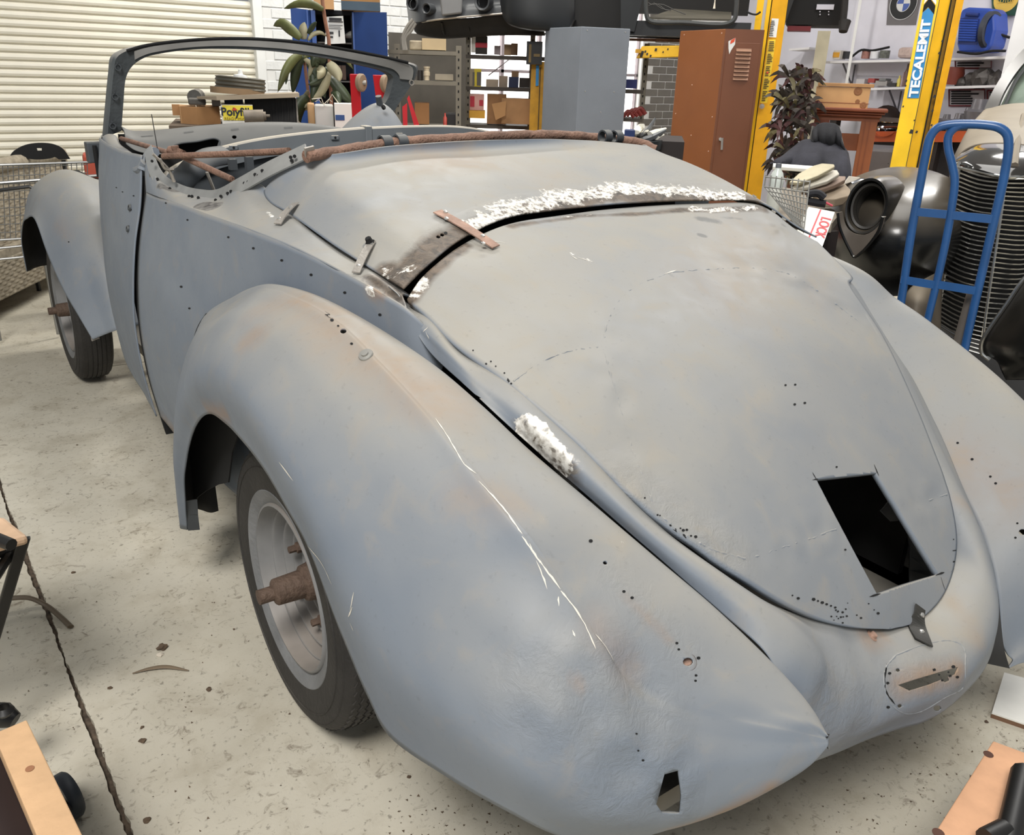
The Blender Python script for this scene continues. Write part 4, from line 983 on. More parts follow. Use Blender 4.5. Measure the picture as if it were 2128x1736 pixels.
FL = D.objects.new('floor', None); COL.objects.link(FL); FL['kind'] = 'structure'
j0 = PZ(0, 1010, FZ); j1 = PZ(270, 1736, FZ); jd = (j1-j0)[:2]; jd /= np.linalg.norm(jd); jn = np.array([-jd[1], jd[0]])
def jag(a, b_, n_=160):
    a = np.array(a); b_ = np.array(b_); d_ = b_-a; nn = np.array([-d_[1], d_[0]])/np.linalg.norm(d_)
    return [tuple(a+d_*t_+nn*(random.uniform(-.0025, .0025)+.004*math.sin(t_*97)*math.sin(t_*31))) for t_ in np.linspace(0, 1, n_)]
def slab(name, pts):
    bm = bm_(); t = [bm.verts.new((x, y, FZ)) for x, y in pts]; b_ = [bm.verts.new((x, y, FZ-.06)) for x, y in pts]
    bm.faces.new(t); n = len(pts)
    for k in range(n): bm.faces.new((t[k], b_[k], b_[(k+1) % n], t[(k+1) % n]))
    return obj(name, bm, CONC, FL)
A0 = j0[:2]-jd*9; A1 = j0[:2]+jd*9
sg = 1 if jn[0] > 0 else -1
off = jn*sg*.0065
q0 = PZ(0, 790, FZ)[:2]; q1 = PZ(200, 765, FZ)[:2]; qd = (q1-q0)/np.linalg.norm(q1-q0); qn = np.array([-qd[1], qd[0]])
if qn[1] < 0: qn = -qn
# the far slab begins at the second joint
Ax = lambda p, t: p+t
def isect(p, d, q, e):
    M_ = np.array([d, -e]).T; s = np.linalg.solve(M_, q-p); return p+d*s[0]
R0 = A0+off; R1 = A1+off
ic = isect(A0+off, jd, q0, qd)
E1 = ic+qd*14
nr_ = (A1 if A1[1] < A0[1] else A0)+off
slab('slab', [tuple(E1-qn*.004), (12, -9)]+jag(nr_, ic-qn*.004, 900))
far = A0 if A0[1] > A1[1] else A1; near = A1 if A0[1] > A1[1] else A0
slab('slab', [tuple(ic+qn*.004), tuple(far+off), (2, 12), (14, 12), tuple(E1+qn*.004)])
slab('slab', jag(near-off, far-off, 1200)+[(-9, 10), (-9, -9)])
bm = bm_(); box(bm, (-9, -9, FZ-.05), (14, 12, FZ-.014)); obj('joint_filler', bm, mat('joint_dirt', (84, 72, 60), .95, var=.5, scale=40, bump=.8, bscale=80), FL)
# ---------------------------------------------------------------- walls, roller door, bricks, window
WHITEW = mat('white_wall', (214, 214, 212), .8, var=.06, scale=3)
WB = D.objects.new('wall_back', None); COL.objects.link(WB); WB['kind'] = 'structure'
WX0, WX1 = PY(969, 100, YW)[0], PY(1336, 100, YW)[0]      # window opening
wz0, wz1 = PY(1000, 285, YW)[2], 2.35
DX1 = PY(541, 100, YW)[0]
bm = bm_()
for lo, hi in (((DX1, YW, 0), (WX0, YW+.12, 3.6)), ((WX1, YW, 0), (XR+.2, YW+.12, 3.6)), ((WX0, YW, 0), (WX1, YW+.12, wz0)), ((WX0, YW, wz1), (WX1, YW+.12, 3.6)), ((-5, YW, 2.9), (DX1, YW+.12, 3.6))): box(bm, lo, hi)
obj('masonry', bm, WHITEW, WB)
BRICK = mat('painted_brick', (216, 217, 216), .75, var=.10, scale=5, bump=.3, bscale=40)
bm = bm_(); box(bm, (0, -.006, 0), (.222, .004, .074)); bmesh.ops.bevel(bm, geom=bm.edges[:], offset=.004, segments=1, affect='EDGES'); b0 = None
def bricks(x0, x1, z0, z1, mt_=None):
    global b0
    r = int(round(z0/.084)); z = r*.084
    while z < z1:
        x = x0-(x0 % .232)+(.116 if r % 2 else 0)-.232
        while x < x1:
            if x > x0-.12 and x+.1 > DX1+.03 and not (WX0-.11 < x+.11 < WX1+.11):
                if b0 is None:
                    b0 = obj('brick', bm, BRICK, WB); o = b0
                else:
                    o = b0.copy(); COL.objects.link(o)
                o.location = (x, YW-.002, z)
                if mt_ is not None:
                    if mt_.name not in BM2: BM2[mt_.name] = b0.data.copy(); BM2[mt_.name].materials[0] = mt_
                    o.data = BM2[mt_.name]
            x += .232
        z += .084; r += 1
BM2 = {}
bricks(DX1, WX0, .72, 2.05); bricks(WX1, PY(1425, 150, YW)[0], .55, 2.2, mat('painted_brick_shaded', (112, 108, 102), .8, var=.10, scale=5))  # right-hand bricks are a darker copy, the wall's shadow put into their colour
bm = bm_(); box(bm, (PY(806, 60, YW)[0], YW-.012, .3), (WX0, YW-.007, PY(830, 68, YW)[2])); obj('dark_wall_sheet', bm, mat('wall_sheet_grey', (80, 76, 70), .8), WB)  # dark grey sheet over the wall behind the shelving
# roller door
DO = D.objects.new('door_1', None); COL.objects.link(DO); DO['kind'] = 'structure'
SLAT = mat('roller_white', (226, 221, 206), .5, var=.05, scale=4)
pit = .0583
bm = bm_(); prof = [(.004, 0), (-.002, .003), (-.020, .010), (-.026, .026), (-.022, .044), (-.006, .054), (.004, pit+.001)]
for (y0_, z0_), (y1_, z1_) in zip(prof, prof[1:]):
    v = [bm.verts.new(p) for p in ((-5, y0_, z0_), (DX1-.05, y0_, z0_), (DX1-.05, y1_, z1_), (-5, y1_, z1_))]; bm.faces.new(v)
s0 = obj('slat', bm, SLAT, DO, True, angle=.9); ztop = PY(0, 142.5, YW)[2]
tl = math.radians(.85)
for k in range(-9, 22):
    o = s0 if k == -9 else s0.copy()
    if k != -9: COL.objects.link(o)
    o.location = (0, YW+.02, ztop-k*pit)
bm = bm_(); box(bm, (DX1-.06, YW-.06, 0), (DX1+.02, YW+.05, 2.95)); obj('guide_rail', bm, mat('rail_white', (225, 226, 224), .45, var=.04), DO, bevel=.004)
# window
WN = D.objects.new('window_1', None); COL.objects.link(WN); WN['kind'] = 'structure'
DAY = mat('outdoor_daylight', (255, 255, 255), .9, emit=((255, 252, 246), 2.6), var=0)
nb = 5
for k in range(nb):
    xa = WX0+(WX1-WX0)*k/nb; xb = WX0+(WX1-WX0)*(k+1)/nb
    bm = bm_(); box(bm, (xa+.015, YW+.09, wz0), (xb-.015, YW+.095, wz1)); obj('pane', bm, DAY, WN)
    bm = bm_(); box(bm, (xb-.018, YW+.05, wz0), (xb+.018, YW+.11, wz1)); obj('mullion', bm, mat('mullion_grey', (150, 140, 145), .6), WN)
bm = bm_(); box(bm, (WX0, YW+.05, PY(1000, 146, YW)[2]-.015), (WX1, YW+.10, PY(1000, 146, YW)[2]+.015)); obj('transom', bm, MATS['mullion_grey'], WN)
# right wall with its pegboard and far pilaster
WR = D.objects.new('wall_right', None); COL.objects.link(WR); WR['kind'] = 'structure'
bm = bm_(); box(bm, (XR, -4, 0), (XR+.12, YW+.1, 3.6)); obj('masonry', bm, mat('lilac_white_wall', (205, 204, 214), .8, var=.05, scale=3), WR)
def pegmat():
    mt = mat('pegboard', (208, 206, 216), .7, var=.04); N = mt.node_tree.nodes; L = mt.node_tree.links; b = N['Principled BSDF']
    tc = N.new('ShaderNodeTexCoord'); vo = N.new('ShaderNodeTexVoronoi'); vo.inputs['Scale'].default_value = 36; vo.inputs['Randomness'].default_value = 0
    L.new(tc.outputs['Object'], vo.inputs['Vector']); r = N.new('ShaderNodeMapRange'); r.inputs[1].default_value = .18; r.inputs[2].default_value = .24; L.new(vo.outputs['Distance'], r.inputs[0])
    m_ = N.new('ShaderNodeMix'); m_.data_type = 'RGBA'; L.new(r.outputs[0], m_.inputs[0]); m_.inputs[6].default_value = (*lin((120, 116, 124)), 1)
    src = b.inputs['Base Color'].links[0].from_socket; L.new(src, m_.inputs[7]); L.new(m_.outputs[2], b.inputs['Base Color']); return mt
bm = bm_(); ya = X(1772, 60, XR)[1]; yb = X(2125, 60, XR)[1]; box(bm, (XR-.012, yb, zt(1900, 160, 10.2)), (XR, ya, 3.2)); obj('pegboard_sheet', bm, pegmat(), WR)
bm = bm_(); vbox(bm, 1775, 1781, 60, 10.3, 1.2, 3.2, .03); obj('cover_strip', bm, WHITEW, WR)
bm = bm_(); vbox(bm, 1690, 1716, 130, 10.4, 0, 1.98, .08); o = single('timber_board', 'tall cream board upright against the wall behind the dark plant', 'board', bm, mat('cream_board', (186, 178, 154), .7))
bm = bm_(); vbox(bm, 2094, 2300, 100, 7.4, 0, 3.4, .25); struct(obj('trim_1', bm, mat('white_pillar', (222, 221, 222), .7, var=.04)))
# ================================================================== LEFT BACKGROUND
CARD = mat('cardboard', (176, 132, 88), .8, var=.1, scale=8); TAPE = mat('parcel_tape', (196, 160, 116), .35, var=.05)
# workbench behind the windscreen
BZ = zt(480, 257, 5.7)
bm = bm_(); vbox(bm, 350, 636, 257, 5.45, BZ-.035, BZ, .72); t = thing('workbench', 'workbench below the roller door, carrying cardboard box, yellow box and tins', 'bench', (0, 0, 0)); obj('bench_top', bm, mat('bench_board', (96, 82, 68), .8), t)
for px in (360, 626):
    bm = bm_(); vbox(bm, px-8, px+8, 257, 5.7, FZ, BZ-.035, .06); obj('leg', bm, MATS['bench_board'], t)
b = at('cardboard_box', 'taped brown cardboard box with an open flap, left end of the bench', 'box', 415, 257, 5.6)
PINV_ = None
bm = bm_(); vbox(bm, 373, 409, 235, 5.66, BZ, zt(400, 222, 5.6), .25, 5.56); vbox(bm, 409, 457, 235, 5.56, BZ, zt(420, 222, 5.6), .27, 5.66); obj('carton', bm, CARD, b)
bm = bm_(); vbox(bm, 358, 374, 230, 5.7, zt(366, 240, 5.7), zt(366, 217, 5.7), .02); obj('flap', bm, CARD, b)
bm = bm_(); vbox(bm, 375, 381, 235, 5.652, BZ, zt(400, 221.5, 5.6), .01); obj('tape', bm, TAPE, b)
b = at('filler_box', 'yellow and white filler product box standing in the middle of the bench', 'box', 493, 256, 5.55)
YEL = mat('carton_yellow', (244, 222, 70), .5, var=.03); NAVY = mat('navy_print', (26, 34, 54), .6)
bm = bm_(); vbox(bm, 460, 526, 235, 5.5, BZ, zt(490, 218, 5.5), .22); o = obj('carton', bm, mat('carton_white', (236, 234, 226), .5, var=.03), b)
bm = bm_(); vbox(bm, 463, 526, 235, 5.496, zt(490, 250, 5.5), zt(490, 219, 5.5), .003); obj('front_label', bm, YEL, b)
bm = bm_(); vbox(bm, 466, 505, 210, 5.62, zt(490, 218, 5.5), zt(490, 206, 5.62), .06); obj('back_flap', bm, NAVY, b)
pc = PD(489, 233, 5.49); M_ = basis(pc, right(489), UPV); text('lettering', 'Polyfill', .062, NAVY, b, M_, .0006, 'CENTER', 1.0, bold=.02)
text('small_print', 'READY MIX', .022, mat('gold_print', (150, 130, 40), .6), b, basis(PD(487, 247, 5.49), right(489), UPV), .0006)
bm = bm_(); p = [PD(x, y, 5.489) for x, y in ((481, 229), (487, 223), (494, 229), (487, 230))]; v = [bm.verts.new(tuple(q)) for q in p]; bm.faces.new(v); obj('red_diamond', bm, mat('print_red', (214, 78, 44), .6), b)
bm = bm_(); a_ = PD(507, 242, 5.42); c_ = PD(548, 241, 5.42); tube(bm, [a_, c_], .036, 16); tube(bm, [c_, c_+(c_-a_)*.12], .024, 12); tube(bm, [c_+(c_-a_)*.12, c_+(c_-a_)*.32], .008, 8)
single('electric_motor', 'small dusty grey cylindrical motor with a shaft lying before the yellow box', 'motor', bm, mat('dusty_metal', (128, 118, 106), .6, metal=.3, var=.2, scale=20), smooth=True)
t = at('black_crate', 'black ribbed crate under the board, right of the yellow box', 'crate', 570, 256, 5.8)
bm = bm_(); vbox(bm, 510, 616, 230, 5.75, BZ, zt(560, 203, 5.75), .3); obj('crate_body', bm, mat('black_plastic', (26, 24, 24), .5, var=.15), t)
for k in range(9):
    bm = bm_(); x = 514+k*12; vbox(bm, x, x+2.2, 230, 5.735, BZ, zt(560, 204, 5.75), .02); obj('rib', bm, MATS['black_plastic'], t)
bm = bm_(); vbox(bm, 616, 619, 230, 5.74, BZ, zt(560, 203, 5.75), .02); obj('corner_post', bm, STEEL, t)
bm = bm_(); a = [(409, 201.5), (620, 196)]; D1 = 5.6
pA = PD(409, 202, D1); pB = PD(450, 204, 5.45); pC = PD(622, 198, 5.6); pD = PD(618, 195, 6.05); pE = PD(470, 199, 6.0)
hexa(bm, [pA-UPV*.008, pB-UPV*.012, pC-UPV*.012, pD-UPV*.012, pA+UPV*.004, pB+UPV*.012, pC+UPV*.012, pD+UPV*.012]); single('plywood_board', 'dusty board lying across the top of the black crate', 'board', bm, mat('dusty_ply', (160, 146, 126), .8, var=.12))
bm = bm_(); c_ = PD(500, 198, 5.75)
lathe(bm, [(.16, .0), (.16, .035), (.0, .035)], 28, PD(494, 196, 5.78), (.06, 0, 1)); lathe(bm, [(0, 0), (.16, 0)], 28, PD(494, 196, 5.78), (.06, 0, 1)); o = single('brown_disc', 'brown fibre disc under the metal rims on the board', 'disc', bm, mat('brown_disc', (140, 116, 88), .8), smooth=True)
t = at('wheel_rim_stack', 'dull grey ribbed steel drum rim lying on the brown disc', 'rim', 500, 190, 5.78)
base = PD(500, 187, 5.78)
bm = bm_(); lathe(bm, [(0, 0), (.145, 0), (.152, .008), (.143, .018), (.150, .028), (.142, .04), (.150, .05), (.143, .062), (.15, .07), (.12, .074), (.11, .05), (0, .05)], 36, base, (.07, -.02, 1)); obj('drum', bm, mat('dull_rim', (98, 95, 86), .45, metal=.6, var=.15), t, True, angle=.5)
bm = bm_(); lathe(bm, [(.045, .052), (.04, .085), (.015, .09), (.012, .115), (0, .117)], 18, base, (.07, -.02, 1)); obj('white_cap', bm, mat('white_plastic', (236, 236, 232), .4), t, True)
t = at('grey_vice', 'dusty grey metal block with a rounded jaw on the cardboard box', 'vice', 408, 220, 5.65)
bm = bm_(); pbox(bm, 391, 428, 204, 219, 5.62, .14); obj('base', bm, mat('dusty_dark', (84, 82, 78), .7, var=.2, scale=25, dust=(136, 130, 120)), t, bevel=.01)
bm = bm_(); tube(bm, [PD(404, 202, 5.66), PD(412, 201, 5.66)+view(410)*.12], .042, 14); obj('jaw', bm, MATS['dusty_dark'], t, True)
bm = bm_(); pbox(bm, 440, 458, 206, 221, 5.66, .1); single('grey_tin', 'small pale grey tin between the grey block and the yellow box', 'tin', bm, mat('pale_grey', (150, 144, 138), .6), bevel=.004)
# wicker sofa, wire trolley, black stool, red can
WICK = mat('wicker', (150, 140, 122), .8, var=.25, scale=30)
def weave(name, A, B, z0, z1, nx, nz, parent, amp=.010, back=None):
    """woven panel: alternating humps, stood up along A-B"""
    A = np.array(A); B = np.array(B); d = B-A; n = np.array([d[1], -d[0], 0]); n /= np.linalg.norm(n); bm = bm_(); R = []
    for i in range(nx*3+1):
        row = []
        for k in range(nz*3+1):
            u, v = i/(nx*3), k/(nz*3); h = abs(math.sin(math.pi*u*nx))*abs(math.sin(math.pi*v*nz)); s = (1 if (int(u*nx)+int(v*nz)) % 2 else .35)
            p = A+d*u+n*(amp*h*s); row.append(bm.verts.new((p[0], p[1], z0+(z1-z0)*v)))
        R.append(row)
    for i in range(nx*3):
        for k in range(nz*3): bm.faces.new((R[i][k], R[i+1][k], R[i+1][k+1], R[i][k+1]))
    o = obj(name, bm, WICK, parent, True, angle=2.); return o
S0 = PZ(-130, 690, .14); S1 = PZ(112, 570, .14); sd = (S1-S0); sd[2] = 0; L_ = np.linalg.norm(sd); sd /= L_; L_ += .62; sn = np.array([-sd[1], sd[0], 0])
t = thing('wicker_sofa', 'grey-brown woven wicker sofa on short tapered feet in front of the roller door', 'sofa', (0, 0, 0))
def SO(u, v): return S0+sd*u+sn*v
zs1 = zt(20, 352, 5.9)
bm = bm_(); q = [SO(0, .02), SO(L_, .02), SO(L_, .75), SO(0, .75)]; hexa(bm, [V3(p[0], p[1], .14) for p in q]+[V3(p[0], p[1], .40) for p in q]); obj('seat_frame', bm, WICK, t)
weave('woven_apron', SO(0, 0), SO(L_, 0), .14, .36, 42, 12, t)
bm = bm_(); q = [SO(0, .10), SO(L_+.05, .10), SO(L_+.05, .3), SO(0, .3)]; hexa(bm, [V3(p[0], p[1], .36) for p in q]+[V3(p[0], p[1], zs1) for p in q]); obj('back_frame', bm, WICK, t)
weave('woven_back', SO(0, .085), SO(L_+.05, .085), .36, zs1, 42, 26, t)
bm = bm_(); tube(bm, [V3(*SO(0, .1)[:2], zs1), V3(*SO(L_, .1)[:2], zs1)], .045, 10); obj('top_roll', bm, WICK, t, True)
for u in (.06, L_-.06):
    bm = bm_(); p = SO(u, .06); hexa(bm, [V3(p[0]-.02, p[1]-.02, FZ), V3(p[0]+.02, p[1]-.02, FZ), V3(p[0]+.02, p[1]+.02, FZ), V3(p[0]-.02, p[1]+.02, FZ)]+[V3(p[0]-.035, p[1]-.035, .14), V3(p[0]+.035, p[1]-.035, .14), V3(p[0]+.035, p[1]+.035, .14), V3(p[0]-.035, p[1]+.035, .14)]); obj('foot', bm, mat('pale_wood', (176, 156, 124), .6), t)
WIRE = mat('chrome_wire', (150, 150, 148), .35, metal=.7, var=.15)
t = thing('wire_trolley', 'chromed wire shop trolley standing in front of the wicker sofa', 'trolley', (0, 0, 0))
for pts, r in ([((-60, 345), (190, 337)), .0065], [((-60, 385), (205, 365)), .008], [((-60, 503), (78, 494)), .006], [((-60, 522), (80, 508)), .006], [((-60, 545), (92, 530)), .006]):
    bm = bm_(); tube(bm, [PD(x, y, 5.15) for x, y in pts], r, 8); obj('rail', bm, WIRE, t, True)
bm = bm_(); tube(bm, [PD(-60, 403, 5.1), PD(60, 388, 5.1), PD(72, 393, 5.1), PD(76, 402, 5.1)], .018, 8, flat=(1, .5)); obj('handle_bar', bm, mat('black_rubber_bar', (30, 30, 30), .4), t, True)
bm = bm_()
for k in range(22): x = -50+k*11; tube(bm, [PD(x, 342-(x+50)*.03, 5.16), PD(x+6, 500-(x+50)*.06, 5.16)], .0022, 4)
for k in range(9): y = 350+k*17; tube(bm, [PD(-60, y+2, 5.16), PD(96 if y > 390 else 180, y-8, 5.16)], .0022, 4)
o = obj('wire_mesh', bm, WIRE, t); o['kind'] = 'stuff'
for x in (-40, 90):
    bm = bm_(); p = PD(x, 520, 5.16); tube(bm, [(p[0], p[1], FZ+.02), (p[0], p[1], p[2])], .011, 8); obj('upright', bm, WIRE, t, True)
t = thing('black_stool', 'black plastic chair back with a white hand slot, rising behind the wicker sofa', 'chair', (0, 0, 0))
bm = bm_(); P0 = [(18, 332), (24, 318), (40, 306), (60, 299), (85, 296.5), (110, 299), (130, 308), (146, 330)]; P1 = [(40, 332), (44, 327), (50, 327), (62, 330), (85, 331), (108, 328), (114, 326), (122, 331)]
strip(bm, cr([PD(x, y, 6.35) for x, y in P0], 24), cr([PD(x, y, 6.35) for x, y in P1], 24), .02); obj('backrest', bm, mat('gloss_black_plastic', (18, 17, 17), .35), t, True)
bm = bm_(); pbox(bm, 74, 308, 88, 313, 6.33, .01); obj('hand_slot', bm, SLAT, t)
for x in (30, 132):
    bm = bm_(); p = PD(x, 332, 6.36); tube(bm, [(p[0], p[1], FZ), (p[0], p[1], p[2])], .014, 8); obj('leg', bm, MATS['gloss_black_plastic'], t, True)
bm = bm_(); pbox(bm, 174, 320, 214, 372, 5.5, .16); o = single('red_can', 'orange-red plastic can behind the hinge bracket of the car', 'can', bm, mat('can_red', (188, 84, 62), .5), bevel=.02)
bm = bm_(); v = zt(190, 372, 5.5); vbox(bm, 150, 230, 372, 5.45, FZ, v, .35); single('low_stand', 'dark low stand under the orange-red can', 'stand', bm, mat('stand_brown', (70, 60, 52), .8))
# blue cupboard with open doors
BLUE = mat('cupboard_blue', (40, 66, 120), .45, var=.08); BLUE2 = mat('cupboard_blue_pale', (58, 88, 150), .5, var=.08)
CBT = zt(700, 24, 7.3)
t = at('blue_cupboard', 'tall blue steel cupboard with both doors open, against the white brick wall', 'cupboard', 700, 260, 7.4)
bm = bm_(); vbox(bm, 655, 738, 120, 7.45, FZ, CBT, .02)
vbox(bm, 655, 661, 120, 7.15, FZ, CBT, .35); vbox(bm, 732, 738, 120, 7.15, FZ, CBT, .35); vbox(bm, 655, 738, 120, 7.15, CBT-.03, CBT, .35); obj('carcass', bm, mat('cupboard_inside', (22, 24, 30), .8), t)
bm = bm_(); vbox(bm, 610, 656, 120, 6.85, FZ+.05, CBT-.01, .025, 7.15); d_ = obj('door', bm, BLUE, t)
bm = bm_(); vbox(bm, 642, 645, 120, 7.05, FZ+.05, CBT-.01, .03); vbox(bm, 651, 660, 120, 7.1, FZ+.05, CBT-.01, .03); obj('edge_fold', bm, BLUE2, d_)
bm = bm_(); vbox(bm, 736, 806, 120, 7.1, FZ+.05, CBT-.01, .03, 6.95); d_ = obj('door', bm, BLUE, t)
bm = bm_(); vbox(bm, 735, 738.5, 120, 7.09, FZ+.05, CBT-.01, .03); obj('edge_fold', bm, BLUE2, d_)
for zy in (88, 168):
    bm = bm_(); vbox(bm, 660, 734, zy, 7.2, zt(700, zy, 7.2)-.01, zt(700, zy, 7.2), .25); obj('shelf', bm, mat('dim_steel', (110, 108, 104), .6), t)
b = at('instruction_sheet', 'white printed instruction sheet hung inside the open blue cupboard', 'sheet', 700, 90, 7.1)
bm = bm_(); p = [PD(x, y, 7.08) for x, y in ((675, 92), (718, 90), (713, 33), (679, 35))]; v = view(700)*.004; hexa(bm, [p[0], p[1], p[1]+v, p[0]+v, p[3], p[2], p[2]+v, p[3]+v]); obj('paper', bm, mat('paper_white', (222, 222, 218), .7, var=.02), b)
INK = mat('print_ink', (40, 40, 42), .7)
bm = bm_()
for x0, y0, x1, y1 in ((684, 37, 710, 43), (682, 44, 713, 46), (683, 52, 712, 53.2), (683, 55.5, 708, 56.5), (683, 59, 710, 60), (684, 66, 693, 71), (684, 75, 692, 79), (703.5, 63, 706.5, 76)): pbox(bm, x0, y0, x1, y1, 7.072, .002)
obj('print', bm, INK, b)
lab = ['plain brown cardboard carton on the blue cupboard, left one', 'brown carton with a dark blue printed band on the blue cupboard, right one']
for k, (x0, x1) in enumerate(((652, 694), (709, 790))):
    b = at('carton', lab[k], 'box', (x0+x1)/2, 22, 7.1, 'cartons on the blue cupboard')
    bm = bm_(); vbox(bm, x0, x1, 10, 7.05, CBT, CBT+.34, .28); obj('carton_body', bm, mat('carton_tan', (184, 142, 98), .8, var=.08) if k == 0 else mat('carton_brown', (150, 110, 66), .8, var=.08), b)
    if k: bm = bm_(); vbox(bm, x0, x1, 10, 7.045, CBT, CBT+.06, .01); obj('printed_band', bm, mat('print_slate', (62, 78, 92), .7), b)
bm = bm_(); lathe(bm, [(0, 0), (.05, 0), (.075, .02), (.02, .05), (0, .052)], 16, PD(733, 80, 7.25), (0, 0, 1)); single('white_lamp_shade', 'white shallow shade lying on the upper shelf of the blue cupboard', 'shade', bm, mat('dull_white', (190, 188, 180), .6), smooth=True)
for k, x in enumerate((706, 715)):
    bm = bm_(); pbox(bm, x-4, 136, x+4, 166, 7.2, .06); o = single('tin', 'brown tin with a pale lid on the lower cupboard shelf, %s one' % ('left', 'right')[k], 'tin', bm, mat('tin_brown', (92, 72, 60), .6, var=.3), 'tins in the blue cupboard')
# red crane legs with castors
REDM = mat('crane_red', (206, 36, 46), .4, var=.06)
t = thing('engine_crane', 'folded red engine crane, its two castor-tipped legs pointing up behind the windscreen', 'crane', tuple(PD(770, 260, 5.6)))
for top, bot in (([(727, 150), (750, 149), (750, 168), (728, 170)], (742, 262)), ([(775, 152), (800, 151), (806, 172), (780, 176)], (822, 300))):
    a = PD(top[0][0]+10, top[0][1]+4, 5.6); c_ = PD(bot[0]+8, bot[1]+60, 5.75); d_ = (c_-a); d_ /= np.linalg.norm(d_)
    bm = bm_(); rr = right(760)*.030; vv = view(760)*.03
    e = PD(bot[0]+14, bot[1]+250, 5.9); hexa(bm, [e-rr, e+rr, e+rr+vv*2, e-rr+vv*2, a-rr, a+rr, a+rr+vv*2, a-rr+vv*2]); lg = obj('leg', bm, REDM, t, bevel=.004)
    bm = bm_(); cc = a+d_*.05-view(760)*.03+right(760)*.035; lathe(bm, [(.012, -.016), (.045, -.016), (.052, -.010), (.052, .010), (.045, .016), (.012, .016)], 24, cc, right(760)*.85-view(760)*.5, closed=True); obj('castor', bm, mat('castor_tan', (150, 128, 104), .5), lg, True, angle=.6)
    bm = bm_(); tube(bm, [cc-right(760)*.03, cc+right(760)*.03], .014, 8); obj('castor_axle', bm, STEEL, lg, True)
bm = bm_(); hexa(bm, [PD(838, 268, 5.5), PD(847, 268, 5.5), PD(847, 268, 5.55), PD(838, 268, 5.55), PD(836, 222, 5.5), PD(846, 214, 5.5), PD(846, 214, 5.55), PD(836, 222, 5.55)]); hexa(bm, [PD(862, 268, 5.5), PD(874, 268, 5.5), PD(874, 268, 5.55), PD(862, 268, 5.55), PD(846, 205, 5.5), PD(850, 198, 5.5), PD(850, 198, 5.55), PD(846, 205, 5.55)]); obj('brace', bm, REDM, t)
bm = bm_(); p = PD(860, 560, 5.75); box(bm, (p[0]-.25, p[1]-.1, FZ), (p[0]+.3, p[1]+.25, PD(756, 512, 5.9)[2])); obj('base', bm, REDM, t)
# potted dracaena
LEAF = mat('leaf_dark', (46, 56, 34), .45, var=.3, scale=10); LEAF2 = mat('leaf_olive', (92, 96, 54), .5, var=.3, scale=10); LEAFB = mat('leaf_back_pale', (140, 134, 106), .6, var=.2)
CANE = mat('cane_brown', (140, 96, 74), .7, var=.2, scale=20)
t = at('potted_dracaena', 'leggy potted dracaena with long strap leaves, in front of the blue cupboard', 'plant', 670, 262, 6.3)
for pts, r in ([((660, 262), (645, 215), (637, 165), (633, 130), (630, 112)), .011], [((690, 262), (688, 200), (685, 150), (683, 80), (677, 50), (671, 10), (668, -20)), .013]):
    bm = bm_(); tube(bm, cr([PD(x, y, 6.3) for x, y in pts], 20), r, 8); obj('cane', bm, CANE, t, True)
def leaf(pts, wpx, mt, D_=6.25, depth=0., parent=None, twist=.6):
    P = cr([PD(x, y, D_+depth*i/(len(pts)-1)) for i, (x, y) in enumerate(pts)], 12); bm = bm_(); prev = None
    s = wpx*D_/CF/2
    for i, p in enumerate(P):
        u = i/11; d_ = P[min(i+1, 11)]-P[max(i-1, 0)]; d_ /= np.linalg.norm(d_); v = view(670)
        n = np.cross(d_, v); n /= max(1e-6, np.linalg.norm(n)); w = s*(math.sin(math.pi*min(1, .12+u*.88))**.7)
        sd_ = n*math.cos(twist*.5)+v*math.sin(twist*.5)
        q = [bm.verts.new(tuple(p-sd_*w)), bm.verts.new(tuple(p+v*(-.012)*math.sin(math.pi*u))), bm.verts.new(tuple(p+sd_*w))]
        if prev: bm.faces.new((prev[0], prev[1], q[1], q[0])); bm.faces.new((prev[1], prev[2], q[2], q[1]))
        prev = q
    return solid(obj('leaf', bm, mt, parent, True, angle=2.), .0015)
for pts, w, mt_ in [([(672, 20), (650, 10), (620, 8), (590, 18)], 15, LEAF2), ([(625, 80), (605, 62), (585, 48), (568, 54)], 20, LEAF2), ([(632, 82), (630, 62), (633, 46)], 17, LEAFB), ([(640, 70), (650, 55), (658, 45)], 10, LEAF), ([(640, 84), (650, 72), (666, 68), (680, 76)], 8, LEAFB),
                    ([(630, 112), (612, 122), (595, 145), (577, 192)], 17, LEAF2), ([(633, 120), (620, 130), (613, 160), (608, 195)], 20, LEAF), ([(630, 118), (645, 112), (670, 112), (712, 118), (734, 144)], 14, LEAF2), ([(632, 122), (648, 135), (645, 152), (642, 168)], 12, LEAFB), ([(683, 130), (690, 140), (702, 155), (706, 170)], 22, LEAFB),
                    ([(660, 140), (668, 148), (660, 165)], 18, LEAFB), ([(680, 140), (670, 160), (655, 172), (640, 176)], 14, LEAF), ([(684, 150), (676, 175), (664, 195), (650, 205)], 16, LEAFB), ([(640, 130), (655, 150), (668, 180), (676, 205)], 20, LEAF), ([(685, 160), (705, 185), (722, 205), (730, 214)], 22, LEAF), ([(684, 120), (700, 118), (720, 120)], 14, LEAF),
                    ([(640, 200), (625, 215), (618, 240), (622, 262)], 24, LEAF), ([(645, 215), (632, 225), (640, 228)], 9, LEAFB), ([(690, 190), (700, 200), (706, 218)], 16, LEAF), ([(650, 150), (656, 185), (648, 215)], 22, LEAF), ([(598, 128), (596, 150), (594, 176)], 8, LEAF), ([(676, 130), (660, 120), (648, 140)], 22, LEAF), ([(670, 105), (655, 118), (660, 140)], 20, LEAF), ([(640, 188), (634, 200), (612, 222)], 9, LEAFB)]:
    leaf(pts, w, mt_, parent=t, depth=random.uniform(-.1, .12))
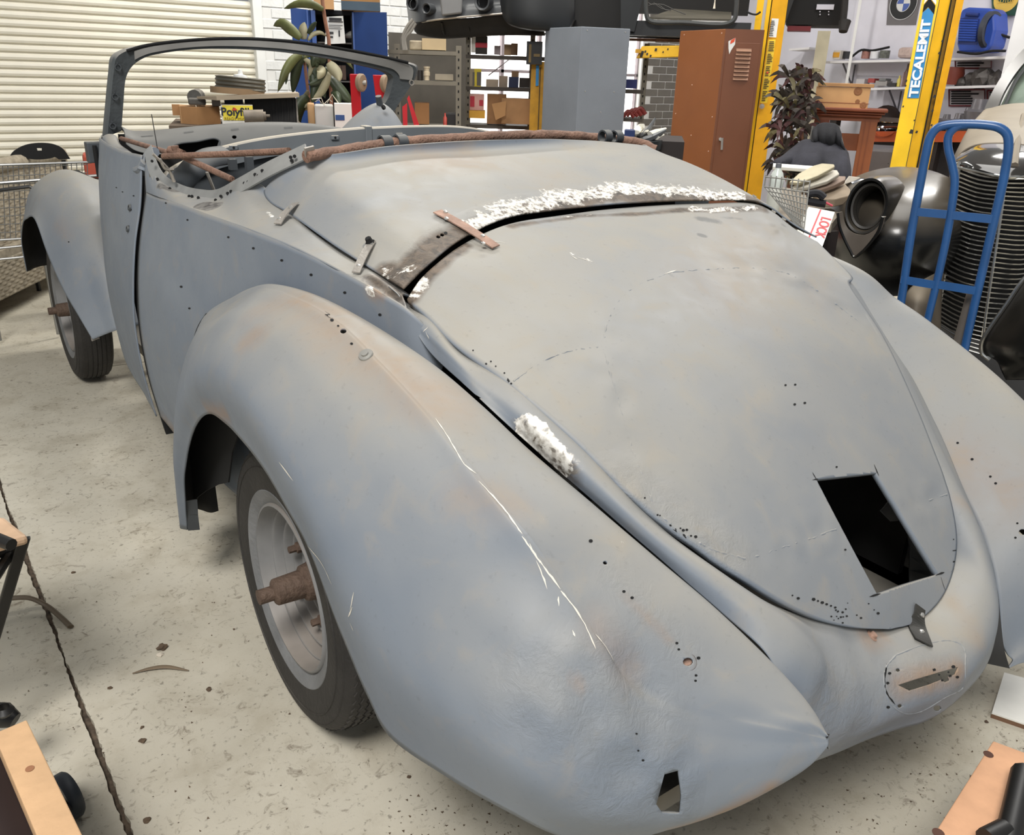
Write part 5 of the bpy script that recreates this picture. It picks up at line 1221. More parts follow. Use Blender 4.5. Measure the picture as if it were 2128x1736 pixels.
bm = bm_(); pbox(bm, 655, 694, 218, 285, 6.1, .2); obj('pot', bm, mat('white_pot', (206, 203, 198), .5, var=.05), t, bevel=.01)
bm = bm_(); pbox(bm, 640, 655, 214, 285, 6.15, .14); single('tan_pot', 'tan terracotta pot beside the white plant pot', 'pot', bm, mat('terracotta_pale', (204, 164, 120), .7), bevel=.01)
b = at('white_carton', 'white carton with a blue panel, right of the white plant pot', 'box', 715, 262, 6.05)
bm = bm_(); pbox(bm, 696, 733, 216, 285, 6.02, .2); obj('carton_body', bm, MATS['carton_white'], b); bm = bm_(); pbox(bm, 697, 716, 239, 250, 6.015, .01); obj('blue_panel', bm, mat('panel_blue', (52, 84, 140), .6), b)
bm = bm_(); z_ = zt(690, 285, 6.05); vbox(bm, 630, 745, 285, 6.0, FZ, z_, .4); single('plant_stand', 'low dark stand carrying the dracaena pots', 'stand', bm, MATS['stand_brown'])
t = thing('plant_tags', 'handful of white plastic offcuts standing in the white plant pot', 'offcuts', tuple(PD(675, 215, 6.1)))
for pts in ([(648, 206), (668, 204), (672, 216)], [(680, 214), (690, 196), (703, 214)], [(672, 218), (684, 206), (690, 212)], [(655, 212), (662, 207), (668, 214)]):
    bm = bm_(); tube(bm, [PD(x, y, 6.08) for x, y in pts], .008, 6, flat=(1, .4)); obj('strip', bm, mat('offwhite_plastic', (200, 192, 176), .6), t)
# shelving unit with hose, boxes
SHELF = mat('shelf_grey', (106, 100, 88), .6, var=.12, dust=(176, 168, 150), dustk=.5)
def rack(name, label, cat, px0, px1, shelves, D_, dpt, ztop, posts=None, group=None):
    t = at(name, label, cat, (px0+px1)/2, 300, D_, group)
    for x in (posts or (px0, px1)):
        for dd in (0, dpt-.03):
            bm = bm_(); p = PD(x, 150, D_)+view(x)*dd; r_ = right(x)*.022; v_ = view(x)*.03; hexa(bm, [V3(*(p-r_)[:2], FZ), V3(*(p+r_)[:2], FZ), V3(*(p+r_+v_)[:2], FZ), V3(*(p-r_+v_)[:2], FZ), V3(*(p-r_)[:2], ztop), V3(*(p+r_)[:2], ztop), V3(*(p+r_+v_)[:2], ztop), V3(*(p-r_+v_)[:2], ztop)]); u = obj('upright', bm, SHELF, t)
            if dd == 0:
                bm = bm_()
                for k in range(22):
                    z = .7+k*.06
                    if z < ztop-.03: c_ = V3(p[0], p[1], z)-view(x)*.001; hexa(bm, [c_-r_*.25, c_+r_*.25, c_+r_*.25+view(x)*.002, c_-r_*.25+view(x)*.002]+[q+UPV*.02 for q in (c_-r_*.25, c_+r_*.25, c_+r_*.25+view(x)*.002, c_-r_*.25+view(x)*.002)])
                o = obj('bolt_slots', bm, BLACK, u); o['kind'] = 'stuff'
    for y in shelves:
        z = zt((px0+px1)/2, y, D_); bm = bm_(); vbox(bm, px0, px1, y, D_, z-.03, z, dpt); obj('shelf', bm, SHELF if name == 'shelving_unit' else mat('rack_silhouette', (74, 68, 62), .7), t)  # window rack boards: backlit silhouette painted into a darker colour
    return t
rack('shelving_unit', 'grey slotted steel shelving below the raised car, holding cans and a tray', 'shelf', 806, 953, (105, 168, 262), 7.4, .4, zt(950, 95, 7.4), (826, 953))
b = at('carton', 'pale cardboard carton with a faint round mark on the grey shelving', 'box', 902, 103, 7.4)
bm = bm_(); pbox(bm, 877, 927, 80, 104, 7.42, .3); obj('carton_body', bm, mat('carton_pale', (176, 156, 122), .8, var=.08), b)
bm = bm_(); pbox(bm, 851, 878, 84, 104, 7.46, .25); single('clear_bag', 'dusty pale packet beside the pale carton on the top shelf', 'packet', bm, mat('dusty_packet', (150, 138, 116), .5, var=.2, scale=20), bevel=.01)
bm = bm_(); c_ = PD(851, 80, 7.3)
for k in range(3): tube(bm, cr([PD(838+k*3, 104, 7.3), PD(836+k*3, 80, 7.3), PD(846+k*4, 55+k*5, 7.3), PD(858+k*3, 40+k*4, 7.3)], 14), .012, 8)
single('hose_coil', 'grey hose loops hanging at the left end of the grey shelving', 'hose', bm, mat('hose_grey', (128, 124, 116), .5), smooth=True)
def cyl(px, y0, y1, D_, wpx, prof=None):
    z0 = zt(px, y1, D_); z1 = zt(px, y0, D_); p = PD(px, y1, D_); r = wpx*D_*.95/CF/2; h = z1-z0; bm = bm_()
    lathe(bm, [(rr*r, hh*h) for rr, hh in (prof or [(0, 0), (1, 0), (1, 1), (0, 1)])], 20, p, (0, 0, 1)); return bm
BOT = [(0, 0), (1, .0), (1, .62), (.45, .78), (.42, 1), (0, 1)]
single('pale_can', 'pale stacked can with a dark band on the middle grey shelf', 'can', cyl(887, 138, 167, 7.45, 13, [(0, 0), (.8, 0), (.8, .3), (1, .34), (1, .6), (.8, .64), (.8, .85), (1, .88), (1, 1), (0, 1)]), mat('can_pale', (190, 176, 150), .5), smooth=False)
single('dark_can', 'short dark can at the left of the pale can', 'can', cyl(873, 146, 167, 7.5, 12), mat('can_dark', (58, 54, 50), .5))
bm = bm_(); pbox(bm, 904, 942, 154, 167, 7.45, .2); single('tray', 'shallow pale tray on the middle grey shelf', 'tray', bm, mat('tray_pale', (150, 140, 122), .6), bevel=.004)
bm = bm_(); pbox(bm, 862, 892, 214, 258, 7.45, .25); single('carton', 'brown carton on the bottom grey shelf behind the red brace', 'box', bm, mat('carton_shade', (140, 98, 58), .8, var=.1))
bm = bm_(); pbox(bm, 925, 950, 236, 261, 7.45, .2); single('black_tub', 'black tub on the bottom grey shelf', 'tub', bm, MATS['black_plastic'], bevel=.006)
single('spray_bottle', 'small red and white bottle on the bottom grey shelf', 'bottle', cyl(925, 235, 262, 7.4, 8, BOT), mat('bottle_red', (170, 70, 60), .4), smooth=True)
# second rack in front of the window
rack('storage_rack', 'tall slotted rack in front of the bright window, full of cartons', 'shelf', 968, 1200, (117, 183, 262), 8.0, .35, zt(975, 40, 8.0), (973, 1105, 1200))
bx = [('carton', 'brown carton with an open flap on the lower window rack', 1042, 1104, 205, 258, (150, 112, 74), 7.85), ('carton', 'open brown carton behind a loose sheet on the lower window rack', 1012, 1052, 196, 258, (138, 100, 64), 8.0), ('carton', 'yellow carton on the lower window rack', 975, 1008, 230, 246, (196, 146, 52), 7.95),
      ('product_box', 'red and white box leaning on the yellow carton', 976, 1006, 196, 229, (196, 150, 140), 7.98), ('carton', 'pale carton low on the middle window shelf', 1010, 1036, 165, 182, (176, 160, 140), 8.05), ('carton', 'narrow pale carton in the middle of the window shelf', 1037, 1055, 158, 182, (160, 144, 126), 8.05),
      ('product_box', 'yellow and grey box at the left end of the middle window shelf', 985, 1000, 143, 182, (206, 186, 60), 8.0), ('product_box', 'grey box edge left of the yellow and grey box', 976, 986, 143, 182, (150, 138, 116), 8.0), ('product_box', 'dark blue wrapped box on the middle window shelf', 1057, 1078, 160, 182, (44, 54, 84), 8.0), ('carton', 'small brown carton on top of the dark blue box', 1063, 1078, 148, 166, (140, 110, 80), 8.08),
      ('product_box', 'black box with a red band on the top window shelf', 988, 1013, 75, 112, (52, 48, 44), 8.0), ('carton', 'brown carton flap standing on the top window shelf', 1062, 1076, 90, 114, (150, 120, 92), 8.05), ('carton', 'open pale carton on the top window shelf', 1048, 1062, 92, 114, (206, 170, 130), 8.1), ('product_box', 'small clear box on the top window shelf', 1027, 1040, 95, 113, (186, 170, 170), 8.1), ('product_box', 'black box at the right end of the middle window shelf', 1079, 1101, 162, 182, (44, 40, 38), 8.0), ('product_box', 'white striped packet at the left of the top window shelf', 979, 988, 75, 108, (206, 204, 198), 8.0)]
mat('band_red', (172, 36, 52), .6)
for nm, lb, x0, x1, y0, y1, colr, dd in bx:
    bm = bm_(); pbox(bm, x0, y0, x1, y1, dd, .2); o = single(nm, lb, 'box', bm, mat('box_%d_%d_%d' % colr, colr, .75, var=.12, scale=9), 'boxes on the window rack')
    if 'red band' in lb: bm = bm_(); pbox(bm, x0-.2, 89, x1+.2, 99, dd-.005, .01); obj('red_band', bm, MATS['band_red'], o)
    if 'yellow and grey' in lb: bm = bm_(); pbox(bm, x0+6, 150, x1+.2, 178, dd-.005, .01); obj('grey_panel', bm, mat('panel_grey', (90, 86, 80), .6), o)
    if 'red and white' in lb:
        bm = bm_(); pbox(bm, 977, 200, 986, 222, dd-.005, .01); pbox(bm, 996, 208, 1004, 220, dd-.005, .01); obj('red_patches', bm, MATS['band_red'], o)
    if 'flap on the lower' in lb:
        bm = bm_(); p = [PD(x, y, 7.78) for x, y in ((1030, 250), (1050, 240), (1052, 210), (1022, 216))]; v = view(1040)*.006; hexa(bm, [p[0], p[1], p[1]+v, p[0]+v, p[3], p[2], p[2]+v, p[3]+v]); obj('flap', bm, mat('carton_shade'.replace('shade', 'flap'), (156, 116, 74), .8), o)
bm = bm_(); tube(bm, [PD(1015, 157, 8.4), PD(1060, 122, 8.4)], .006, 6); single('brace_rod', 'thin diagonal brace rod behind the cartons in the window', 'rod', bm, MATS['mullion_grey'])
# blue crate etc right of the grey locker
bm = bm_(); pbox(bm, 1300, 165, 1324, 184, 7.95, .2); single('blue_crate', 'small blue crate on the rack right of the grey locker', 'crate', bm, mat('crate_blue', (34, 46, 110), .5), bevel=.005)
rack('storage_rack', 'narrow rack end right of the grey locker with a blue crate', 'shelf', 1290, 1338, (187, 246), 7.95, .35, zt(1330, 90, 7.95), (1340,))
bm = bm_()
for k in range(4): a = PD(1294+k*8, 243-k*2, 7.95); tube(bm, cr([a, a+right(1300)*.05+UPV*.05, a+right(1300)*.10+UPV*.0], 8), .018, 8)
single('red_clamp', 'dark red clamp lying on the rack right of the grey locker', 'clamp', bm, mat('clamp_red', (120, 40, 36), .5), smooth=True)
# ================================================================== LOCKERS, LIFTS, RAISED CAR
def locker(nm, label, pxs, py, Ds, ztop, mt):
    t = at(nm, label, 'locker', pxs[1], 300, Ds[1])
    a, b_, c_ = [PD(x, py, d_) for x, d_ in zip(pxs, Ds)]; bk = a+(c_-b_)
    bm = bm_(); q = lambda p, z: V3(p[0], p[1], z); hexa(bm, [q(a, FZ), q(b_, FZ), q(c_, FZ), q(bk, FZ), q(a, ztop), q(b_, ztop), q(c_, ztop), q(bk, ztop)]); obj('body', bm, mt, t, bevel=.004)
    return t, a, b_, c_
GREYM = mat('locker_grey', (118, 124, 132), .5, var=.06, scale=4, bump=.1, bscale=200)
t, a, b_, c_ = locker('grey_locker', 'tall plain grey steel locker left of the brown one', (1129, 1202, 1302), 170, (7.4, 7.0, 7.15), zt(1205, 55, 7.0), GREYM)
nr = np.cross(c_-b_, UPV); nr /= np.linalg.norm(nr); nl = np.cross(b_-a, UPV); nl /= np.linalg.norm(nl)
for u, z in ((.12, 1.78), (.9, 1.78), (.12, .9), (.15, 1.35), (.75, 1.35), (.5, 1.2), (.1, 1.05)):
    p = b_+(c_-b_)*u; bm = bm_(); lathe(bm, [(.005, 0), (.004, .003), (0, .004)], 8, V3(p[0], p[1], z), nr); obj('rivet', bm, SCREW, t, True)
BROWN = mat('locker_brown_lit', (132, 80, 45), .38, var=.06, scale=4, bump=.08, bscale=220); BROWN2 = mat('locker_brown_shaded', (112, 68, 45), .4, var=.06, scale=4)  # lighter side, darker door: the fall of light put into the two browns
zb = zt(1509, 60, 6.9)
t, a, b_, c_ = locker('brown_locker', 'tall brown steel locker with a louvred door and a torn sticker', (1401, 1492, 1571), 200, (7.35, 6.9, 6.95), zb, BROWN)
fx = c_-b_; fw = np.linalg.norm(fx); fx /= fw; nr = np.cross(fx, UPV); nr /= np.linalg.norm(nr)
if nr @ view(1530) > 0: nr = -nr
def dq(u, z, o_=0.): return V3(*(b_+fx*u*fw+nr*o_)[:2], z)
bm = bm_(); hexa(bm, [dq(.0, FZ, .0), dq(1, FZ, .0), dq(1, FZ, .004), dq(0, FZ, .004), dq(0, zb, 0), dq(1, zb, 0), dq(1, zb, .004), dq(0, zb, .004)]); obj('front_frame', bm, BROWN2, t)
bm = bm_(); hexa(bm, [dq(.07, .1, .002), dq(.93, .1, .002), dq(.93, .1, .010), dq(.07, .1, .010), dq(.07, zb-.09, .002), dq(.93, zb-.09, .002), dq(.93, zb-.09, .010), dq(.07, zb-.09, .010)]); dr_ = obj('door', bm, BROWN2, t, bevel=.002)
lz = [zt(1535, y, 6.92) for y in (104, 112, 120.5, 129, 138, 146.5, 155, 163.5)]
for z in lz:
    bm = bm_(); hexa(bm, [dq(.33, z-.010, .010), dq(.72, z-.010, .010), dq(.72, z-.010, .024), dq(.33, z-.010, .024), dq(.33, z+.010, .010), dq(.72, z+.010, .010), dq(.72, z+.004, .012), dq(.33, z+.004, .012)]); obj('louvre', bm, mat('louvre_tan', (142, 104, 80), .5), dr_)
hz = zt(1500, 290, 6.85); bm = bm_(); tube(bm, [dq(.18, hz, .012), dq(.18, hz, .04)], .012, 10); tube(bm, [dq(.22, hz+.01, .04), dq(.24, hz-.075, .045)], .009, 8); obj('handle', bm, SCREW, dr_, True)
bm = bm_(); P_ = [(.10, 86), (.27, 78), (.28, 92), (.20, 104), (.16, 113), (.12, 100)]; vs = [bm.verts.new(tuple(dq(u, zt(1520, y, 6.9), .0125))) for u, y in P_]; bm.faces.new(vs); obj('torn_sticker', bm, MATS['paper_white'], dr_)
bm = bm_(); P_ = [(.16, 84), (.27, 78), (.25, 87), (.15, 92)]; vs = [bm.verts.new(tuple(dq(u, zt(1520, y, 6.9), .014))) for u, y in P_]; bm.faces.new(vs); obj('sticker_remnant', bm, mat('print_red', (214, 78, 44), .6), dr_)
ey = b_-a
for u, z in ((.1, 1.78), (.93, 1.78), (.93, 1.2), (.93, .95), (.08, 1.2), (.4, 1.42), (.5, 1.05), (.3, .85), (.85, .75)):
    p = a+ey*u; n_ = np.cross(ey, UPV); n_ /= np.linalg.norm(n_); n_ = -n_ if n_ @ view(1450) > 0 else n_
    bm = bm_(); lathe(bm, [(.005, 0), (.004, .003), (0, .004)], 8, V3(p[0], p[1], z), n_); obj('rivet', bm, mat('rivet_tan', (200, 168, 150), .5), t, True)
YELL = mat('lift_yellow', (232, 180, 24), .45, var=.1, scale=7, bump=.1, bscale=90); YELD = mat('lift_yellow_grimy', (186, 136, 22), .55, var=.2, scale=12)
def dirt(bm, pts, D_, s=.5):
    for x, y, r in pts: p = PD(x, y, D_); rr = r*D_/CF; v_ = view(x)*.002; rt = right(x)*rr; hexa(bm, [p-rt-UPV*rr, p+rt*.6-UPV*rr*1.2, p+rt*.6-UPV*rr*1.2+v_, p-rt-UPV*rr+v_, p-rt*.5+UPV*rr, p+rt+UPV*rr*.7, p+rt+UPV*rr*.7+v_, p-rt*.5+UPV*rr+v_])
# lift post behind the brown locker
POST1 = t = at('lift_post', 'yellow car lift post standing directly behind the brown locker, covered in warning stickers', 'lift post', 1590, 300, 8.0)
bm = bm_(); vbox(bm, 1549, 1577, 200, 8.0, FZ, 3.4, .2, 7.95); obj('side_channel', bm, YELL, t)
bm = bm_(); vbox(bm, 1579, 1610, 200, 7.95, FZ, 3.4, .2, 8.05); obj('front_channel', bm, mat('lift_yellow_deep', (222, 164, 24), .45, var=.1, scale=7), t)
bm = bm_(); vbox(bm, 1577, 1579.5, 200, 7.99, FZ, 3.4, .1); obj('seam', bm, MATS['dark_grime'], t)
bm = bm_(); p0 = PD(1596, -30, 7.9); p1 = PD(1584, 60, 7.9); p2 = PD(1577, 130, 7.9); tube(bm, cr([p0, p1, p2], 12), .013, 8); obj('conduit', bm, mat('conduit_grey', (176, 172, 166), .4), t, True)
def sticker(x0, y0, x1, y1, D_, mt, nm, par): bm = bm_(); pbox(bm, x0, y0, x1, y1, D_, .003); return obj(nm, bm, mt, par)
bm = bm_(); p = [PD(x, y, 7.935) for x, y in ((1598, 77), (1613, 78), (1618.5, 39), (1604, 38))]; v = view(1600)*.004; hexa(bm, [p[0], p[1], p[1]+v, p[0]+v, p[3], p[2], p[2]+v, p[3]+v]); st_ = obj('white_label', bm, MATS['paper_white'], t)
bm = bm_()
for k in range(9): y = 43+k*3.7; x = 1606+(58-y)*.16-3; pbox(bm, x-3.5, y, x+4+(k % 3), y+1.3, 7.93, .002)
obj('label_print', bm, INK, st_)
bm = bm_(); p = [PD(x, y, 7.935) for x, y in ((1579.5, 214), (1594.5, 214), (1612, 82), (1597, 82))]; hexa(bm, [p[0], p[1], p[1]+v, p[0]+v, p[3], p[2], p[2]+v, p[3]+v]); st_ = obj('warning_label', bm, mat('label_yellow', (226, 190, 40), .5), t)
bm = bm_(); random.seed(5)
for k in range(34):
    y = 86+k*3.7; x = 1605-(y-82)*.133
    if k % 7 != 6: pbox(bm, x-5.5, y, x+random.uniform(1, 6), y+1.5, 7.93, .002)
obj('label_print', bm, INK, st_)
bm = bm_(); pbox(bm, 1593, 149, 1597, 153, 7.928, .002); obj('red_mark', bm, MATS['print_red'], st_)
bm = bm_(); c_ = PD(1583.5, 221, 7.93); lathe(bm, [(.022, -.004), (.022, .006), (0, .008)], 8, c_, -view(1583)); obj('bolt', bm, STEEL, t)
bm = bm_(); tube(bm, cr([PD(1553, 25, 7.9), PD(1562, 29, 7.88), PD(1572, 30, 7.88), PD(1580, 25, 7.9)], 10), .008, 6); obj('cable_tie', bm, BLACK, t, True)
# left lift post
t = at('lift_post', 'yellow lift post half hidden left of the grey locker, with a black latch box', 'lift post', 1115, 300, 7.7)
bm = bm_(); vbox(bm, 1102, 1134, 200, 7.7, FZ, zt(1115, 128, 7.7), .2); obj('front_channel', bm, YELD, t)
bm = bm_(); vbox(bm, 1120, 1121.5, 200, 7.69, FZ, zt(1115, 140, 7.7), .05); obj('seam', bm, MATS['dark_grime'], t)
t2 = obj('latch_box', (lambda b_: (pbox(b_, 1094, 86, 1127, 134, 7.6, .18), b_)[1])(bm_()), mat('latch_black', (20, 19, 18), .5), t)
bm = bm_(); pbox(bm, 1099, 92, 1104, 130, 7.595, .01); pbox(bm, 1109, 112, 1122, 118, 7.595, .01); obj('latch_marks', bm, mat('latch_tan', (120, 100, 60), .6), t2)
bm = bm_(); p = [PD(x, y, 7.68) for x, y in ((1113, 179), (1119, 178), (1120, 136), (1114, 136))]; hexa(bm, [p[0], p[1], p[1]+v, p[0]+v, p[3], p[2], p[2]+v, p[3]+v]); obj('blue_banner', bm, mat('banner_blue', (40, 134, 196), .5), t)
# lift arm
t = POST1
bm = bm_(); p = [PD(x, y, 7.6) for x, y in ((1322, 121), (1430, 118), (1430, 94), (1334, 96))]; v2 = view(1370)*.12; hexa(bm, [p[0], p[1], p[1]+v2, p[0]+v2, p[3], p[2], p[2]+v2, p[3]+v2]); obj('lift_arm', bm, YELL, t, bevel=.006)
arm_ = bpy.context.scene.objects.get('lift_arm')
bm = bm_(); dirt(bm, [(1335, 109, 3), (1345, 112, 2), (1363, 103, 2.5), (1378, 108, 1.5), (1388, 102, 1.5), (1333, 115, 3), (1341, 107, 2), (1352, 116, 2)], 7.59); obj('chipped_paint', bm, MATS['dark_grime'], arm_)
bm = bm_(); pbox(bm, 1320, 102, 1332, 110, 7.55, .05); obj('pad', bm, YELD, arm_)
RO = 1.4
def PR(x, y, d): return PD(x, y, d+RO)
def prb(bm, x0, y0, x1, y1, d, dp): pbox(bm, x0, y0, x1, y1, d+RO, dp)
# raised dark car shell
BODYD = mat('raised_shell', (50, 52, 55), .4, var=.12, scale=3, spec=.5); UND = mat('underbody', (30, 28, 27), .8, var=.3, scale=10); PANELP = mat('shell_panel_pale', (104, 104, 104), .45)
t = thing('raised_car', 'dark stripped car shell hoisted up between the lift posts', 'car', tuple(PR(1200, 40, 6.4)))
def sect(pts, D0, D1): return [PR(x, y, D0+(D1-D0)*i/(len(pts)-1)) for i, (x, y) in enumerate(pts)]
# tail panel: rows top -> bottom, curved around the corner on the left
rows = []
for x, dd, yb in ((848, 6.9, 50), (858, 6.55, 49), (872, 6.4, 46), (900, 6.35, 42), (950, 6.3, 37), (1000, 6.25, 33), (1044, 6.2, 28)):
    rows.append([PR(x-6 if x < 860 else x, -60, dd), PR(x-4 if x < 860 else x, 0, dd), PR(x, yb-16, dd-.03), PR(x+1, yb, dd-.05)])
G = loft(rows, 60, 16); bm = grid_bm(G); panel('tail_panel', bm, t, .01, None, BODYD)
bm = bm_(); tube(bm, cr([PR(858, 50, 6.47), PR(900, 42, 6.28), PR(950, 36.5, 6.22), PR(1044, 28.5, 6.12)], 20), .008, 6); obj('chrome_lip', bm, mat('pale_lip', (150, 144, 136), .35, metal=.5), t, True)
rows = []
for x, y0, y1, dd in ((860, 52, 66, 6.5), (872, 50, 73, 6.45), (920, 43, 80, 6.4), (985, 38, 76, 6.35), (1050, 31, 73, 6.3), (1130, 30, 74, 6.3)):
    rows.append([PR(x, y0, dd-.08), PR(x, y0+(y1-y0)*.5, dd), PR(x+2, y1, dd+.12), PR(x+4, y1-4, dd+.5)])
G = loft(rows, 50, 16); panel('valance', grid_bm(G), t, .01, None, UND)
for px, w_ in ((918, 5), (972, 4)):
    bm = bm_(); tube(bm, cr([PR(px, 46, 6.33), PR(px+3, 62, 6.38), PR(px+8, 76, 6.5)], 10), .012, 6); obj('valance_rib', bm, mat('rib_dark', (18, 18, 18), .6), t, True)
for (cx_, cy_, rx, dd, lean) in ((858, 8, 10.5, 6.42, .55), (889, 18, 8.5, 6.28, .8), (1004, 4, 14, 6.15, .5)):
    bm = bm_(); c_ = PR(cx_, cy_, dd); r_ = rx*(dd+RO)*.97/CF*1.15; ax = -view(cx_)*.8-right(cx_)*lean*.6
    lathe(bm, [(r_, -.06), (r_*1.02, .015), (r_*.93, .026), (r_*.72, .020), (r_*.68, -.02)], 28, c_, ax); lr_ = obj('lamp_ring', bm, BODYD, t, True, angle=.9)
    bm = bm_(); lathe(bm, [(r_*.7, -.03), (0, -.04)], 24, c_, ax); obj('lamp_hole', bm, BLACK, lr_)
bm = bm_(); p = [PR(x, y, 6.2) for x, y in ((918, 33), (960, 28), (962, -20), (912, -20))]; v2 = view(940)*.03; hexa(bm, [p[0], p[1], p[1]+v2, p[0]+v2, p[3], p[2], p[2]+v2, p[3]+v2]); obj('number_plate_panel', bm, PANELP, t, bevel=.012)
# rear wheel arch lump and flank
rows = []
for x, yb, dd in ((1036, 12, 6.3), (1046, 38, 6.1), (1060, 52, 6.0), (1090, 60, 5.95), (1130, 64, 5.95), (1175, 66, 6.0), (1195, 40, 6.05)):
    rows.append([PR(x, -60, dd+.02), PR(x, min(yb-6, 0), dd-.02), PR(x, yb-10, dd-.02), PR(x, yb, dd+.06), PR(x+4, yb+2, dd+.4)])
G = loft(rows, 50, 20); panel('wheel_arch_panel', grid_bm(G), t, .01, None, mat('shell_dark', (26, 28, 30), .5, var=.1, spec=.35))
bm = bm_(); prb(bm, 1190, -60, 1310, 62, 6.3, .5); obj('floor_cavity', bm, mat('shell_black', (14, 13, 13), .8), t)
bm = bm_(); p = [PR(x, y, 6.2) for x, y in ((1305, 62), (1560, 58), (1560, 50), (1300, 42))]
prb(bm, 1296, 45, 1560, 76, 6.2, .5); obj('sill', bm, mat('shell_sill', (14, 16, 19), .5), t)
bm = bm_(); p = [PR(x, y, 6.15) for x, y in ((1290, 62), (1318, 66), (1345, 50), (1345, -40), (1290, -40))]
hexa(bm, [p[0], p[1], p[1]+view(1300)*.1, p[0]+view(1300)*.1, p[4], p[3], p[3]+view(1300)*.1, p[4]+view(1300)*.1]); obj('rear_pillar', bm, MATS['shell_dark'], t)
bm = bm_(); tube(bm, cr([PR(1342, -40, 6.1), PR(1345, 36, 6.1), PR(1352, 44, 6.1), PR(1420, 47, 6.1), PR(1510, 50, 6.1), PR(1526, 40, 6.1), PR(1530, 20, 6.1), PR(1532, -40, 6.1)], 50), .018, 8); obj('window_seal', bm, mat('seal_grey', (52, 54, 54), .6), t, True)
bm = bm_(); hexa(bm, [PR(1348, 40, 6.2), PR(1520, 44, 6.2), PR(1520, 44, 7.2), PR(1348, 40, 7.2), PR(1348, 36, 6.2), PR(1520, 40, 6.2), PR(1520, 25, 7.2), PR(1400, 18, 7.2)]); obj('parcel_shelf', bm, mat('dusty_shelf', (70, 66, 56), .8, var=.2), t)
bm = bm_(); prb(bm, 1330, -60, 1560, 30, 7.3, .1); obj('cabin_dark', bm, MATS['shell_black'], t)
bm = bm_()
for pts in ([(1346, 5), (1355, 10), (1375, 9), (1400, 20), (1425, 30)], [(1348, 12), (1362, 8), (1385, 22)], [(1358, 6), (1375, 18), (1395, 22)]): tube(bm, cr([PR(x, y, 6.5) for x, y in pts], 12), .004, 5)
obj('loose_wiring', bm, mat('wiring_grey', (66, 64, 62), .7), t, True)
bm = bm_(); lathe(bm, [(.004, .12), (.004, .05), (.010, .0), (0, .0)], 10, PR(1484, 18, 6.4), (0, 0, 1)); obj('pull_cord', bm, MATS['offwhite_plastic'], t, True)
bm = bm_(); hexa(bm, [PR(1305, 85, 6.5), PR(1420, 88, 6.5), PR(1420, 88, 6.7), PR(1305, 85, 6.7), PR(1308, 79, 6.5), PR(1420, 81, 6.5), PR(1420, 81, 6.7), PR(1308, 79, 6.7)]); obj('rusty_sill', bm, RUSTTUBE, t)
# nose side right of the post
bm = bm_(); hexa(bm, [PR(1628, 60, 6.7), PR(1664, -40, 6.7), PR(1664, -40, 6.9), PR(1628, 60, 6.9), PR(1612, 60, 6.7), PR(1640, -40, 6.7), PR(1640, -40, 6.9), PR(1612, 60, 6.9)]); obj('front_strut', bm, MATS['shell_dark'], t)
bm = bm_(); prb(bm, 1640, -60, 1762, 52, 7.0, .5); obj('front_underbody', bm, MATS['shell_black'], t)
bm = bm_(); prb(bm, 1697, 9, 1733, 20, 6.98, .03)
for x, y in ((1704, 24), (1722, 24), (1704, 30), (1722, 30)): prb(bm, x-1.2, y-1.2, x+1.2, y+1.2, 6.98, .03)
obj('opening', bm, MATS['lilac_white_wall'], t)
bm = bm_(); tube(bm, [PR(1759, -40, 6.9), PR(1755, 20, 6.9), PR(1752, 45, 6.9)], .028, 8); tube(bm, [PR(1756, 44, 6.88), PR(1752, 66, 6.85)], [.05, .035], 10); obj('drop_link', bm, UND, t, True)
bm = bm_(); prb(bm, 1636, 54, 1685, 64, 7.0, .2); obj('red_rail', bm, mat('rail_red', (100, 20, 28), .6), t)
# things on the table behind the deck: blue tin and rags
bm = bm_(); vbox(bm, 1290, 1420, 320, 4.6, FZ, zt(1340, 292, 4.6), .5); single('side_table', 'dark table behind the rear deck, carrying a tin and a heap of rags', 'table', bm, mat('table_dark', (40, 32, 30), .7))
single('blue_tin', 'dark blue square tin just behind the hood tube', 'tin', (lambda b_: (pbox(b_, 1297, 270, 1319, 292, 4.55, .08), b_)[1])(bm_()), mat('tin_navy', (32, 50, 98), .4), bevel=.003)
t = at('rag_heap', 'heap of white and grey rags and offcuts beside the blue tin', 'rags', 1350, 292, 4.6)
WRAG = mat('rag_white', (224, 220, 206), .8, var=.1, scale=30); GRAG = mat('rag_grey', (110, 112, 114), .5, var=.3, scale=30)
for pts, r, mt_ in ([((1320, 284), (1335, 280), (1345, 272)), (.03, .035, .01), WRAG], [((1322, 286), (1342, 276), (1362, 246)), (.02, .022, .008), GRAG], [((1322, 275), (1330, 265), (1338, 262)), (.02, .022, .012), WRAG], [((1330, 288), (1350, 282), (1372, 272)), (.03, .035, .02), WRAG], [((1340, 290), (1360, 284), (1384, 270)), (.03, .034, .012), GRAG], [((1350, 278), (1362, 274), (1384, 267)), (.02, .022, .008), WRAG], [((1362, 286), (1376, 280)), (.022, .014), WRAG]):
    bm = bm_(); P_ = cr([PD(x, y, 4.6+random.uniform(-.05, .05)) for x, y in pts], 9); rr = np.interp(np.linspace(0, 1, 9), np.linspace(0, 1, len(r)), r); tube(bm, P_, list(rr), 7, flat=(1, .55)); obj('rag', bm, mt_, t, True)
bm = bm_(); tube(bm, [PD(1352, 312, 4.55), PD(1352, 293, 4.55)], [.05, .06], 16); single('dark_bucket', 'dark bucket under the heap of rags', 'bucket', bm, mat('bucket_dark', (34, 40, 44), .5), smooth=True)
